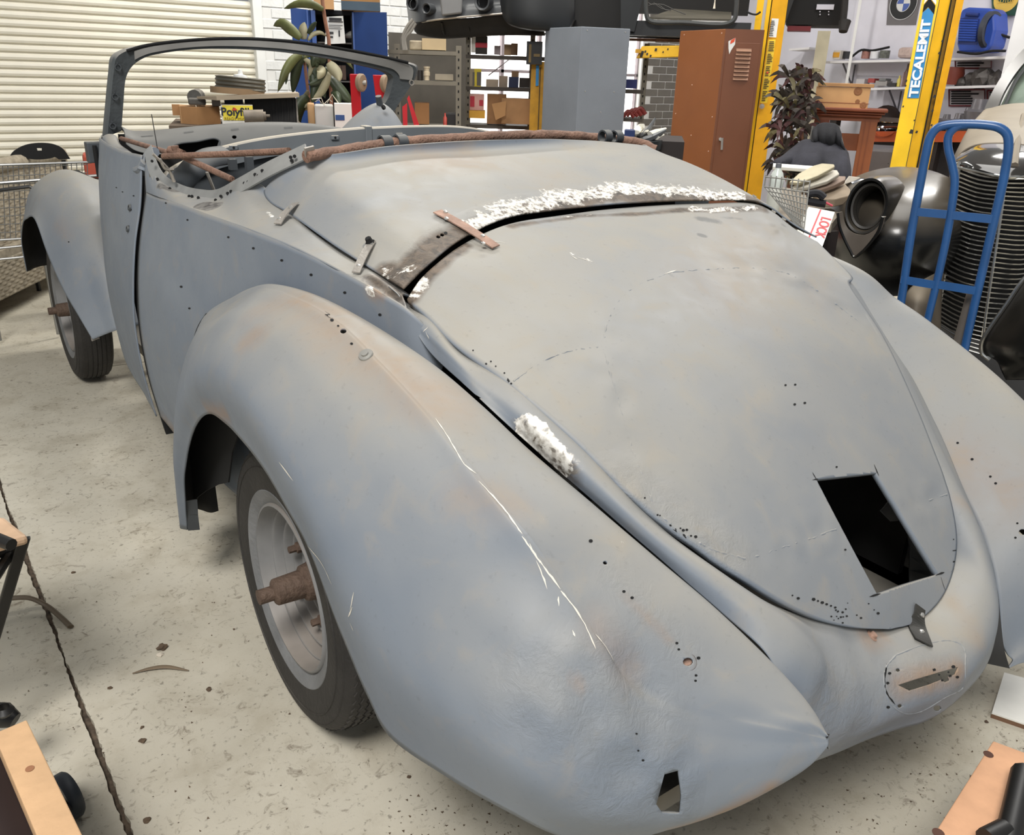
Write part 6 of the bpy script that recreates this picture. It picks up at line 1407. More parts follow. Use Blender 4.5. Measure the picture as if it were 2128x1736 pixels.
# ================================================================== RIGHT BACKGROUND
SHW = mat('shelf_white', (214, 212, 214), .6, var=.05)
def wp(px, py, o=0.): return X(px, py, XR-.02-o)
def wall_shelf(label, l, r, dep=.28, br=()):
    t = thing('wall_shelf', label, 'shelf', tuple(wp(*l)), 'white shelves on the right wall')
    a, b_ = X(l[0], l[1], XR-.02-dep), X(r[0], r[1], XR-.02-dep); dz = UPV*.022; back = V3(dep, 0, 0)
    bm = bm_(); hexa(bm, [a-dz, b_-dz, b_-dz+back, a-dz+back, a, b_, b_+back, a+back]); obj('board', bm, SHW, t)
    for x in br:
        u = (x-l[0])/(r[0]-l[0]); p = a+(b_-a)*u-UPV*.03; bm = bm_(); tube(bm, [p+V3(.05, 0, 0), p+V3(dep, 0, -.22)], .010, 6); tube(bm, [p+V3(dep-.01, 0, 0), p+V3(dep-.01, 0, -.34)], .010, 6); obj('bracket', bm, mat('bracket_grey', (92, 90, 96), .6), t)
    return a, b_
wall_shelf('white wall shelf above the wooden chest, packed with small tins and rags', (1713, 127), (1900, 123), br=(1750,))
wall_shelf('white wall shelf carrying the blue hose reel', (1965, 121), (2100, 116))
wall_shelf('white wall shelf right of the wooden chest, holding bottles and parts', (1805, 183), (1900, 180), br=(1845,))
wall_shelf('white wall shelf below the hose reel, holding greasy parts', (1955, 180), (2090, 176))
wall_shelf('short white wall shelf above the dark bushy plant', (1640, 101), (1682, 98))
def wbox(nm, label, cat, x0, y0, x1, y1, o_, mt, dp=.1, grp='small things on the right wall shelves', bev=0.):
    a = X(x0, y1, XR-.02-o_); b_ = X(x1, y1, XR-.02-o_); z1 = X((x0+x1)/2, y0, XR-.02-o_)[2]; z0 = (a[2]+b_[2])/2; bk = V3(dp, 0, 0)
    q = lambda p, z: V3(p[0], p[1], z); bm = bm_(); hexa(bm, [q(a, z0), q(b_, z0), q(b_+bk, z0), q(a+bk, z0), q(a, z1), q(b_, z1), q(b_+bk, z1), q(a+bk, z1)])
    return single(nm, label, cat, bm, mt, grp, bevel=bev)
o = wbox('packet', 'yellow and white packet at the left end of the upper wall shelf', 'packet', 1730, 105, 1745, 123, .22, mat('packet_white', (206, 200, 190), .6)); bm = bm_(); a = X(1731, 113, XR-.245); b_ = X(1744, 113, XR-.245); hexa(bm, [a-UPV*.03, b_-UPV*.03, b_-UPV*.03+V3(.01, 0, 0), a-UPV*.03+V3(.01, 0, 0), a+UPV*.02, b_+UPV*.02, b_+UPV*.02+V3(.01, 0, 0), a+UPV*.02+V3(.01, 0, 0)]); obj('yellow_panel', bm, mat('packet_yellow', (220, 160, 50), .6), o)
def wcyl(nm, label, cat, px, y0, y1, wpx, mt, o_=.14, prof=None):
    p = X(px, y1, XR-.02-o_); dd = math.hypot(*(p-CC)[:2]); z1 = X(px, y0, XR-.02-o_)[2]; r = wpx*dd*.9/CF/2; h = z1-p[2]; bm = bm_()
    lathe(bm, [(a*r, b*h) for a, b in (prof or [(0, 0), (1, 0), (1, 1), (0, 1)])], 18, p, (0, 0, 1)); return single(nm, label, cat, bm, mt, 'small things on the right wall shelves', smooth=prof is not None)
CANW = mat('tin_offwhite', (206, 206, 210), .5)
wcyl('roll', 'black-cored white roll on the upper wall shelf', 'roll', 1760, 107, 122, 18, mat('roll_black', (40, 40, 44), .5))
wcyl('tin', 'white and black tin behind the black-cored roll', 'tin', 1770, 108, 122, 10, CANW)
wcyl('tin', 'red-brown labelled tin near the middle of the upper wall shelf', 'tin', 1798, 103, 122, 16, mat('tin_redbrown', (140, 96, 86), .5, var=.25, scale=30))
wcyl('tin', 'plain white tin right of the red-brown tin', 'tin', 1817, 107, 122, 18, CANW)
wcyl('tin', 'dark patterned tin right of the white tin', 'tin', 1837, 105, 121, 19, mat('tin_dark', (82, 84, 78), .5, var=.4, scale=40))
bm = bm_(); tube(bm, cr([wp(1770, 118, .2), wp(1790, 104, .2), wp(1812, 105, .15), wp(1848, 98, .15)], 14), .012, 6); single('black_rod', 'thin bent black rod lying over the tins on the upper wall shelf', 'rod', bm, BLACK, smooth=True)
wbox('plastic_bag', 'clear plastic bag of rusty parts at the right end of the upper wall shelf', 'bag', 1862, 98, 1893, 121, .2, mat('bag_pale', (170, 150, 142), .4, var=.25, scale=18), .15, bev=.03)
for k, (x0, y0, x1, y1, c_, l_) in enumerate([(1818, 168, 1842, 178, (146, 142, 140), 'grey flat box on the lower wall shelf'), (1844, 172, 1860, 180, (40, 38, 40), 'black flat box on the lower wall shelf'), (1826, 163, 1840, 169, (112, 112, 112), 'grey lid on the grey flat box'), (1778, 164, 1795, 176, (186, 182, 184), 'white roll above the wooden chest'), (1803, 163, 1816, 172, (150, 60, 56), 'red box above the wooden chest')]):
    wbox('small_box', l_, 'box', x0, y0, x1, y1, .18, mat('sb%d' % k, c_, .6))
wcyl('bottle', 'yellow and white glue bottle on the lower wall shelf', 'bottle', 1866, 157, 180, 7, mat('glue_yellow', (206, 190, 90), .4), prof=BOT)
wcyl('bottle', 'tall dark-capped bottle beside the glue bottle', 'bottle', 1879, 132, 180, 9, mat('bottle_brown', (96, 72, 66), .3), prof=BOT)
wcyl('bottle', 'small clear bottle beside the glue bottle', 'bottle', 1873, 150, 180, 6, mat('bottle_clear', (150, 130, 132), .2), prof=BOT)
# greasy parts on the right-hand lower shelf
GP = mat('greasy_part', (70, 66, 64), .5, metal=.4, var=.3, scale=20); RP = mat('reddish_part', (120, 54, 40), .6)
bm = bm_(); lathe(bm, [(0, 0), (.09, 0), (.10, .10), (.085, .16), (0, .16)], 18, wp(1977, 176, .16), (0, 0, 1)); single('red_drum', 'rusty red drum on the lower right wall shelf', 'drum', bm, RP, smooth=True)
for k, (x, y, r) in enumerate([(2000, 172, .06), (2020, 166, .075), (2044, 162, .10), (2067, 166, .08)]):
    bm = bm_(); bmesh.ops.create_icosphere(bm, subdivisions=2, radius=r, matrix=Matrix.Translation(Vector(wp(x, y, .16))))
    for v_ in bm.verts: v_.co += Vector((random.uniform(-.2, .2), random.uniform(-.2, .2), random.uniform(-.2, .2)))*r
    single('carburettor', ['small greasy carburettor next to the red drum', 'greasy carburettor, second from the red drum', 'large greasy carburettor in the middle of the lower right shelf', 'greasy carburettor at the right end of the lower right shelf'][k], 'carburettor', bm, GP, 'greasy parts on the lower right shelf')
# framed charts below the shelves
for k, (x0, y0, x1, y1) in enumerate([(1985, 122, 2060, 142), (1972, 186, 2046, 220), (2052, 188, 2100, 222)]):
    t = thing('wall_chart', ['red-framed printed chart hung under the hose reel shelf', 'red-framed printed chart hung below the greasy parts', 'partly hidden red-framed chart at the far right below the greasy parts'][k], 'chart', tuple(wp(x0, y1)), 'charts on the right wall')
    q = lambda x, y, o_: X(x, y, XR-.015-o_)
    bm = bm_(); strip(bm, [q(x0, y0, 0), q(x0, y1, 0)], [q(x1, y0, 0), q(x1, y1, 0)], .003); obj('sheet', bm, mat('chart_paper', (190, 186, 190), .7), t)
    bm = bm_(); c4 = [q(x0, y0, .006), q(x1, y0, .006), q(x1, y1, .006), q(x0, y1, .006), q(x0, y0, .006)]; tube(bm, c4, .008, 4); obj('frame', bm, mat('chart_red', (120, 50, 56), .6), t)
    bm = bm_()
    for i in range(int((y1-y0)/5)):
        y = y0+4+i*5
        if y < y1-2: tube(bm, [q(x0+5, y, .006), q(x0+5+(x1-x0-10)*random.uniform(.6, 1), y, .006)], .008, 4)
    obj('print', bm, INK, t)
# orange beam of the far workbench with chrome lamp
bm = bm_(); a = X(1795, 284, XR-.7); b_ = X(2110, 284, XR-.7); dz = UPV*.05
t = thing('long_bench', 'long workbench with a rust-orange front rail along the right wall', 'bench', (0, 0, 0)); hexa(bm, [a-dz, b_-dz, b_-dz+V3(.04, 0, 0), a-dz+V3(.04, 0, 0), a+dz, b_+dz, b_+dz+V3(.04, 0, 0), a+dz+V3(.04, 0, 0)]); obj('front_rail', bm, mat('rail_orange', (176, 76, 30), .5), t)
zb_ = max(a[2], b_[2])+.05; bm = bm_(); box(bm, (XR-.72, b_[1], zb_), (XR-.02, a[1]+.5, zb_+.04)); obj('bench_top', bm, mat('bench_grime', (88, 76, 72), .6, var=.2), t)
for y in (a[1]+.4, (a[1]+b_[1])/2, b_[1]+.1):
    bm = bm_(); box(bm, (XR-.68, y-.04, FZ), (XR-.60, y+.04, zb_)); obj('leg', bm, MATS['table_dark'], t)
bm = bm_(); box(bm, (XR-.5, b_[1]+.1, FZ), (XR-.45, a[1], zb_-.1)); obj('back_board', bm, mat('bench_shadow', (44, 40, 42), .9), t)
t = thing('chrome_lamp', 'bright chrome lamp shell lying on the bench left of the lettered yellow post', 'lamp', tuple(X(1845, 255, XR-.6)))
bm = bm_(); lathe(bm, [(0, 0), (.05, .01), (.10, .06), (.14, .14), (.15, .2)], 20, X(1846, 258, XR-.55), (-.8, -.3, .15)); obj('shell', bm, mat('bright_chrome', (220, 220, 222), .12, metal=1., var=.05), t, True)
bm = bm_(); pts = X(1828, 262, XR-.6), X(1870, 262, XR-.6); tube(bm, pts, .03, 8); obj('rim', bm, MATS['bright_chrome'], t, True)
for k, (x, y, r) in enumerate([(1965, 246, .05), (1990, 248, .06), (2012, 240, .07), (2030, 238, .11)]):
    bm = bm_(); p = X(x, y+10, XR-.5); lathe(bm, [(0, 0), (r, 0), (r*1.1, r*.6), (r*.7, r*.8), (r*.6, r*1.6), (0, r*1.6)], 14, p, (0, 0, 1)); single('engine_part', ['small grey engine part first from the lettered yellow post', 'grey engine part second from the lettered yellow post', 'grey engine part third from the lettered yellow post', 'largest grey engine part on the bench right of the lettered post'][k], 'engine part', bm, mat('part_grey', (112, 110, 114), .4, metal=.5, var=.2), 'grey engine parts on the bench', smooth=True)
bm = bm_(); p = wp(2004, 300, .45); bm2 = bm; a = X(1830, 335, XR-.9); hexa(bm, [a+V3(0, 0, -.2), a+V3(.4, 0, -.2), a+V3(.4, -.6, -.2), a+V3(0, -.6, -.2), a+V3(0, 0, .28), a+V3(.4, 0, .28), a+V3(.4, -.6, .28), a+V3(0, -.6, .28)]); bm.free()
bm = bm_(); vbox(bm, 1796, 1862, 345, 8.4, FZ, zt(1830, 308, 8.4), .5); single('grey_chest', 'grey lidded plastic chest under the bench left of the lettered post', 'chest', bm, mat('chest_grey', (96, 94, 98), .5), bevel=.03)
# pilaster poster, hose reel, round sign
def wall_sheet(nm, label, cat, pts, o_, mt):
    t = thing(nm, label, cat, tuple(wp(*pts[0]))); a = [X(x, y, XR-.012-o_) for x, y in pts]; bm = bm_(); d_ = V3(.006, 0, 0); hexa(bm, [a[3], a[2], a[2]+d_, a[3]+d_, a[0], a[1], a[1]+d_, a[0]+d_]); obj('sheet', bm, mt, t); return t, a
t, a = wall_sheet('roundel_poster', 'grey poster with a black ring and a blue and white quartered roundel on the pegboard', 'poster', [(1849, -60), (1925, -60), (1903, 52), (1842, 52)], .005, mat('poster_grey', (104, 100, 102), .6, var=.04))
zc, yc = X(1880, 8, XR)[2], X(1880, 8, XR)[1]; R_ = abs(X(1880, -26, XR)[2]-zc)
def disc(nm, r0, r1, mt, o_, a0=0., a1=2*math.pi, par=None, n=48):
    bm = bm_(); prev = None
    for k in range(n+1):
        an = a0+(a1-a0)*k/n; c_, s_ = math.cos(an), math.sin(an); q = (bm.verts.new((XR-.018-o_, yc-c_*r0, zc+s_*r0)), bm.verts.new((XR-.018-o_, yc-c_*r1, zc+s_*r1)))
        if prev: bm.faces.new((prev[0], prev[1], q[1], q[0]))
        prev = q
    bmesh.ops.remove_doubles(bm, verts=bm.verts[:], dist=1e-6); return obj(nm, bm, mt, par)
SIL = mat('print_silver', (196, 196, 198), .5); PBLK = mat('print_black', (20, 20, 22), .5)
disc('silver_edge', .96*R_, R_, SIL, .006, par=t); disc('black_ring', .50*R_, .96*R_, PBLK, .005, par=t); disc('inner_edge', .46*R_, .50*R_, SIL, .006, par=t)
PBL = mat('print_blue', (70, 92, 160), .5); PWH = mat('print_white', (206, 206, 206), .5)
for k in range(4): disc('quadrant', 0, .46*R_, PBL if k % 2 else PWH, .005, k*math.pi/2, (k+1)*math.pi/2, t, 14)
for k, ch in enumerate('BMW'):
    an = math.pi/2+(1-k)*.62; rr = .73*R_; p = V3(XR-.026, yc-math.cos(an)*rr, zc+math.sin(an)*rr)
    text('letter', ch, R_*.42, PWH, t, basis(p, V3(0, -math.sin(an), -math.cos(an))*1.0, V3(0, -math.cos(an), math.sin(an))), .001)
t, a = wall_sheet('round_sign', 'dark green sign with a yellow disc and lettering above the blue hose reel', 'sign', [(2056, -60), (2122, -60), (2112, 33), (2063, 30)], .03, mat('sign_green', (30, 66, 52), .5))
zc, yc = X(2096, -2, XR)[2], X(2096, -2, XR)[1]; R_ = abs(X(2096, 26, XR)[2]-zc)
disc('yellow_disc', 0, R_, mat('sign_yellow', (214, 178, 80), .5), .026, par=t)
bm = bm_(); pts = [(-.8, .0), (-.6, .55), (0, .75), (.6, .55), (.8, .0), (.45, -.22), (0, -.3), (-.45, -.22)]; vs = [bm.verts.new((XR-.048, yc-u*R_, zc+w_*R_)) for u, w_ in pts]; bm.faces.new(vs); obj('green_badge', bm, MATS['sign_green'], t)
text('lettering', 'LOTUS', R_*.42, MATS['sign_yellow'], t, basis((XR-.052, yc, zc-.02), V3(0, -1, 0), V3(0, 0, 1)), .001)
t = thing('hose_reel', 'blue plastic retractable hose reel standing on the right wall shelf', 'hose reel', tuple(X(2010, 112, XR-.2)))
RB = mat('reel_blue', (44, 74, 160), .4, var=.06); RBD = mat('reel_blue_dark', (28, 48, 112), .5)
def RL(x, y, o_): return X(x, y, XR-.02-o_)
prof = [(1992, 36), (1999, 19), (2012, 15), (2058, 17), (2066, 26), (2068, 62), (2060, 96), (2050, 108), (1992, 110), (1988, 92), (1990, 60)]
bm = bm_(); f_ = [bm.verts.new(tuple(RL(x, y, .34))) for x, y in prof]; k_ = [bm.verts.new(tuple(RL(x, y, .34)+V3(.26, 0, 0))) for x, y in prof]; bm.faces.new(f_); bm.faces.new(k_[::-1])
for i in range(len(prof)): bm.faces.new((f_[i], k_[i], k_[(i+1) % len(prof)], f_[(i+1) % len(prof)]))
obj('housing', bm, RB, t, bevel=.02)
bm = bm_(); c_ = RL(2058, 62, .30)
lathe(bm, [(.16, -.02), (.155, .02), (.13, .025), (.125, -.01), (0, -.02)], 32, c_, tuple(-view(2050)*.5+right(2050)*.87)); obj('side_hub', bm, mat('reel_hub', (50, 54, 64), .5), t, True, angle=.6)
for k in range(9):
    y = 42+k*5.2; bm = bm_(); tube(bm, [RL(1996-k*.5, y, .35), RL(2032-k*.5, y+1, .35)], .010, 6); obj('grille_rib', bm, RB, t, True)
bm = bm_(); pbox(bm, 1993, 38, 2036, 92, math.hypot(*(RL(2010, 60, .342)-CC)[:2]), .004); bm.free()
bm = bm_(); strip(bm, [RL(1996, 38, .343), RL(1991, 92, .343)], [RL(2036, 39, .343), RL(2030, 93, .343)], .002); obj('grille_recess', bm, RBD, t)
bm = bm_(); tube(bm, [RL(2008, 30, .36), RL(2034, 31, .36)], .016, 8); obj('handle', bm, RBD, t, True)
bm = bm_(); tube(bm, cr([RL(2066, 64, .3), RL(2080, 72, .2), RL(2098, 78, .1)], 8), .012, 6); tube(bm, cr([RL(1990, 108, .36), RL(2030, 112, .38), RL(2060, 106, .38), RL(2090, 106, .3)], 12), .012, 6); obj('hose', bm, BLACK, t, True)
# dark bushy plant in front of the far wall
PD1 = mat('foliage_dark', (60, 52, 46), .6, var=.4, scale=14); PD2 = mat('foliage_maroon', (78, 46, 46), .6, var=.3, scale=14); PD3 = mat('foliage_olive', (112, 104, 72), .6, var=.3, scale=14)
t = at('dark_cordyline', 'tall dark bushy plant with narrow maroon and olive leaves right of the stickered post', 'plant', 1650, 390, 7.0)
for pts in ([(1650, 420), (1648, 330), (1640, 200)], [(1655, 420), (1665, 300), (1668, 180)], [(1645, 420), (1630, 340), (1622, 260)]):
    bm = bm_(); tube(bm, cr([PD(x, y, 7.0) for x, y in pts], 10), .014, 6); obj('stem', bm, MATS['cane_brown'], t, True)
random.seed(11)
heads = [(1640, 160, 45), (1668, 165, 45), (1630, 210, 45), (1655, 200, 50), (1680, 220, 36), (1622, 270, 42), (1650, 250, 48), (1672, 265, 40), (1630, 310, 42), (1655, 320, 46), (1615, 345, 32), (1640, 362, 40), (1685, 165, 34), (1640, 225, 46), (1665, 225, 46)]
for hx, hy, hr in heads:
    for k in range(18):
        an = random.uniform(0, 2*math.pi); L = hr*random.uniform(.6, 1.15); dx, dy = math.cos(an)*L, math.sin(an)*L*.8-4; dd = 6.95+random.uniform(-.2, .2)
        p0 = PD(hx, hy, dd); p1 = PD(hx+dx*.55, hy+dy*.55-5, dd+random.uniform(-.12, .12)); p2 = PD(hx+dx, hy+dy+8, dd+random.uniform(-.2, .2)); P_ = cr([p0, p1, p2], 5)
        bm = bm_(); prev = None
        for i, p in enumerate(P_):
            w_ = .015*math.sin(math.pi*(.12+.86*i/4)); sd_ = np.cross(p2-p0, view(1650)); sd_ /= max(1e-6, np.linalg.norm(sd_)); q = (bm.verts.new(tuple(p-sd_*w_)), bm.verts.new(tuple(p+sd_*w_)))
            if prev: bm.faces.new((prev[0], prev[1], q[1], q[0]))
            prev = q
        obj('leaf', bm, random.choices((PD1, PD2, PD3), (.55, .27, .18))[0], t)
bm = bm_(); lathe(bm, [(.13, 0), (.17, .32), (.15, .32), (0, .30)], 20, (*PD(1650, 420, 7.0)[:2], FZ), (0, 0, 1)); obj('pot', bm, BLACK, t, True)
# timber mantelpiece with pine chest on top, folding chair and jackets
PINE = mat('pine', (196, 150, 100), .6, var=.12, scale=5); MAH = mat('mantel_red', (120, 58, 30), .4, var=.15, scale=6); MAH2 = mat('mantel_orange', (146, 82, 44), .45, var=.15, scale=6)
t = at('mantelpiece', 'reddish pine mantelpiece standing on the floor, moulded top and broad right jamb', 'mantelpiece', 1770, 380, 7.2)
zT = zt(1800, 227, 7.2)
for i, (x0, x1, y0, y1, dd) in enumerate([(1684, 1845, 226, 233, 7.15), (1686, 1840, 233, 238, 7.18), (1688, 1834, 238, 244, 7.21)]):
    bm = bm_(); vbox(bm, x0, x1, 235, dd, zt(1800, y1, dd), zt(1800, y0, dd), .3); obj('moulding', bm, MAH, t, bevel=.006)
bm = bm_(); vbox(bm, 1686, 1828, 250, 7.25, zt(1800, 253, 7.25), zt(1800, 244, 7.25), .1); obj('frieze', bm, mat('mantel_deep', (130, 70, 38), .5, var=.15), t)
bm = bm_(); vbox(bm, 1788, 1822, 265, 7.25, FZ, zt(1800, 246, 7.25), .1); obj('jamb', bm, MAH2, t, bevel=.004)
for x in (1796, 1806): bm = bm_(); vbox(bm, x, x+2, 265, 7.243, FZ+.1, zt(1800, 250, 7.25), .01); obj('flute', bm, MATS['mantel_deep'], t)
bm = bm_(); vbox(bm, 1690, 1722, 265, 7.25, FZ, zt(1700, 246, 7.25), .1); obj('jamb', bm, MAH, t)
bm = bm_(); vbox(bm, 1722, 1788, 290, 7.4, zt(1750, 312, 7.4), zt(1750, 277, 7.4), .04); obj('cross_panel', bm, MAH2, t)
t = at('pine_chest', 'pale knotty pine chest standing on the mantelpiece', 'chest', 1750, 226, 7.2)
bm = bm_(); vbox(bm, 1694, 1807, 200, 7.2, zT+.001, zt(1750, 181, 7.2), .26); obj('body', bm, PINE, t, bevel=.003)
bm = bm_(); vbox(bm, 1696, 1813, 200, 7.19, zt(1750, 180.5, 7.2), zt(1750, 173, 7.2), .29); obj('lid', bm, mat('pine_dark', (170, 126, 80), .6, var=.15), t, bevel=.003)
bm = bm_(); vbox(bm, 1694, 1807, 215, 7.198, zt(1750, 214, 7.2)-.002, zt(1750, 214, 7.2)+.002, .01); obj('board_joint', bm, MATS['mantel_deep'], t)
for x, y, r in ((1783, 190, .030), (1782, 211, .016), (1794, 219, .024)):
    bm = bm_(); p = PD(x, y, 7.197); lathe(bm, [(r, 0), (r*.8, .0015), (r*.4, .001), (0, .002)], 16, p, -view(x)); obj('knot', bm, mat('knot_brown', (140, 92, 54), .6), t)
t = at('folding_chair', 'folding chair hidden under dark jackets before the mantelpiece', 'chair', 1720, 380, 6.6)
for pts in ([(1742, 262), (1758, 330), (1772, 400), (1780, 470)], [(1690, 262), (1676, 330), (1660, 420)]):
    bm = bm_(); tube(bm, [PD(x, y, 6.55) for x, y in pts], .009, 6); obj('frame_tube', bm, WIRE, t, True)
bm = bm_(); p = PD(1700, 350, 6.6); vbox(bm, 1640, 1766, 350, 6.5, zt(1700, 362, 6.5), zt(1700, 350, 6.5), .4); obj('seat', bm, BLACK, t)
for x in (1650, 1760): bm = bm_(); p = PD(x, 362, 6.6); tube(bm, [(p[0], p[1], FZ), (p[0], p[1], p[2])], .012, 6); obj('leg', bm, BLACK, t)
CLOTH = mat('dark_cloth', (44, 44, 52), .9, var=.25, scale=8, bump=.3, bscale=30); CLOTH2 = mat('black_cloth', (30, 30, 34), .9, var=.2, scale=8, bump=.3, bscale=30)
def drape(nm, label, cat, top, bot, D0, D1, mt, folds, amp, n=40, k_=18):
    A = cr([PD(x, y, D0) for x, y in top], n); B = cr([PD(x, y, D1) for x, y in bot], n); bm = bm_(); R = []
    for j in range(k_):
        v_ = j/(k_-1); row = []
        for i in range(n):
            u = i/(n-1); p = A[i]*(1-v_)+B[i]*v_; off_ = amp*(math.sin(u*folds*6.28+v_*2.2)+.6*math.sin(u*folds*2.3*6.28+1.3+v_*3))*(.25+v_)+amp*2.2*math.sin(math.pi*v_)
            row.append(bm.verts.new(tuple(p-view(1700)*off_)))
        R.append(row)
    for a_, b_ in zip(R, R[1:]):
        for i in range(n-1): bm.faces.new((a_[i], a_[i+1], b_[i+1], b_[i]))
    o = single(nm, label, cat, bm, mt, smooth=True); solid(o, .012); return o
drape('black_jacket', 'black jacket hung over the back of the folding chair', 'jacket', [(1690, 290), (1692, 270), (1705, 259), (1725, 258), (1738, 262), (1744, 275)], [(1686, 300), (1700, 300), (1712, 302), (1730, 304), (1745, 306), (1758, 312)], 6.5, 6.45, CLOTH2, 2, .02)
drape('navy_jacket', 'dark navy jacket heaped on the seat of the folding chair', 'jacket', [(1628, 326), (1650, 308), (1672, 293), (1700, 296), (1730, 300), (1752, 308), (1760, 320)], [(1600, 338), (1640, 346), (1680, 352), (1705, 362), (1735, 372), (1758, 388), (1774, 392)], 6.45, 6.2, CLOTH, 2.4, .028)
bm = bm_(); tube(bm, [PD(1606, 346, 5.9), PD(1690, 352, 5.9)], .020, 8); obj('front_tube', bm, MATS['white_plastic'], bpy.context.scene.objects['folding_chair'], True)
# ------------------------------------------------------------------ lettered lift post
t = at('lift_post', 'yellow lift post with a blue banner lettered in white down its front', 'lift post', 1890, 370, 8.0)
dP = 7.9
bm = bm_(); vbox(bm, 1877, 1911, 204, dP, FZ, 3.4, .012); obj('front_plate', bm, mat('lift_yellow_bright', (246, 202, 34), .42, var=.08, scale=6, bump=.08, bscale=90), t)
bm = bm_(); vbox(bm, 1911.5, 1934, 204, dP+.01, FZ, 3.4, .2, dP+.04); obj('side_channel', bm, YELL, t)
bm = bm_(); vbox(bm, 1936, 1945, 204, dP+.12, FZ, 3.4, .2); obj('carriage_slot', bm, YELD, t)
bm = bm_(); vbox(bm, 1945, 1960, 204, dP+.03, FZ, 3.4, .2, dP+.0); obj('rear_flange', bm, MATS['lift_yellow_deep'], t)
bm = bm_(); vbox(bm, 1910.6, 1912, 204, dP-.001, FZ, 3.4, .01); obj('seam', bm, MATS['dark_grime'], t)
bm = bm_(); vbox(bm, 1933.5, 1936.5, 204, dP+.03, FZ, 3.4, .1); vbox(bm, 1943.5, 1946, 204, dP+.03, FZ, 3.4, .1); obj('shadow_gap', bm, BLACK, t)
BAN = [(1885, 204), (1909.5, 204), (1940.5, 28), (1929, 16), (1917.5, 26)]
bm = bm_(); p = [PD(x, y, dP-.004) for x, y in BAN]; vs = [bm.verts.new(tuple(q)) for q in p]; bm.faces.new(vs); BN = obj('blue_banner', bm, MATS['banner_blue'], t); solid(BN, .002)
lo = PD(1897.5, 202, dP-.008); hi = PD(1926.5, 33, dP-.008); ax = hi-lo; Ltot = np.linalg.norm(ax); wB = np.linalg.norm(p[1]-p[0])
cu = text('lettering', 'TECALEMIT', wB*.98, mat('letter_white', (246, 246, 246), .4, var=.02), BN, Matrix.Identity(4), .001, bold=.035)
vv_ = verts_np(cu.data); sx = (Ltot*.96)/(vv_[:, 0].max()-vv_[:, 0].min()); sy = wB*.80/(vv_[:, 1].max()-vv_[:, 1].min())
x0_, y0_ = vv_[:, 0].min(), vv_[:, 1].min(); side = -right(1905)
Mx = basis(lo, ax, side); Mx = Mx @ Matrix.Translation((0, -wB*.40, 0)) @ Matrix.Diagonal((sx, sy, 1, 1)) @ Matrix.Translation((-x0_, -y0_, 0)); cu.data.transform(Mx)
def thick(o, d):   # heavier strokes: thicken the outline in its own plane
    o.data.update()
bm = bm_(); p = [PD(x, y, dP-.006) for x, y in ((1917, 26), (1929, 14), (1941, 30), (1944, 12), (1932, -4), (1920, 10))]; vs = [bm.verts.new(tuple(q)) for q in p]; bm.faces.new(vs); obj('black_arrow', bm, BLACK, BN)
bm = bm_(); p = [PD(x, y, dP-.006) for x, y in ((1920, 8), (1932, -6), (1945, 10), (1946, 2), (1934, -14), (1922, 0))]; vs = [bm.verts.new(tuple(q)) for q in p]; bm.faces.new(vs); obj('white_arrow', bm, MATS['letter_white'], BN)
bm = bm_(); dirt(bm, [(1894, 273, 3.4), (1905, 274, 2.2), (1883, 168, 2), (1882, 178, 1.6), (1877, 221, 1.4), (1851, 362, 2.2), (1900, 250, 1.2), (1846, 340, 1.)], dP-.003); dirt(bm, [(1952, 110, 2), (1958, 85, 1.6), (1942, 200, 2.4), (1938, 230, 2), (1936, 260, 1.8), (1946, 170, 1.8), (1932, 320, 1.8), (1950, 140, 1.6)], dP-.01); obj('chipped_paint', bm, MATS['dark_grime'], t)
# ================================================================== OLD BLACK CAR AT THE RIGHT
BLK = mat('dusty_black_paint', (20, 20, 20), .28, var=.2, scale=5, spec=.5, dust=(112, 103, 90), dustk=.55, coat=.1); BLKG = mat('gloss_black_paint', (20, 20, 20), .12, var=.15, scale=5, spec=.6, dust=(96, 88, 78), dustk=.25, coat=.5)
DUSTB = mat('thick_dust_paint', (104, 94, 82), .6, var=.15, scale=6, dust=(150, 138, 118), dustk=.7)
CHR = mat('worn_chrome', (214, 212, 206), .2, metal=.95, var=.08, scale=20); OC = thing('old_black_car', 'dusty black vintage saloon with barred chrome grille behind the blue hand truck', 'car', tuple(PD(2080, 740, 3.3)))
GD = 3.2
def gp(px, py, o_=0.): return PD(px, py, GD+o_)
eL = [(1992, 349), (1986, 400), (1978, 460), (1969, 520), (1959, 590), (1950, 650), (1944, 690)]
cL = [(2090, 372), (2084, 420), (2075, 480), (2066, 540), (2055, 610), (2045, 680), (2038, 735)]
eR = [(2190, 360), (2186, 420), (2178, 480), (2168, 540), (2152, 600), (2135, 660), (2110, 735)]
nb = 38
EL = cr([gp(x, y, .05) for x, y in eL], nb); CL = cr([gp(x, y, -.06) for x, y in cL], nb); ER = cr([gp(x, y, .02) for x, y in eR], nb)
for i in range(nb):
    for A_, B_ in ((EL[i], CL[i]), (CL[i], ER[i])):
        mid = (A_+B_)/2-view(2050)*.022+UPV*-.006; P_ = cr([A_, mid, B_], 7); bm = bm_(); tube(bm, P_, .0042, 5, flat=(1.25, .7)); obj('grille_bar', bm, CHR, OC, True)
bm = bm_(); bk = view(2060)*.07; strip(bm, [p+bk for p in EL[::3]], [p+bk*1.6 for p in CL[::3]], .004); strip(bm, [p+bk*1.6 for p in CL[::3]], [p+bk for p in ER[::3]], .004); obj('grille_backing', bm, BLACK, OC)
for nm, P_, w_ in (('grille_edge', EL, .007), ('centre_strip', CL, .005), ('grille_edge', ER, .007)):
    bm = bm_(); tube(bm, [P_[0]+UPV*.02]+list(P_), w_, 8); obj(nm, bm, CHR, OC, True)
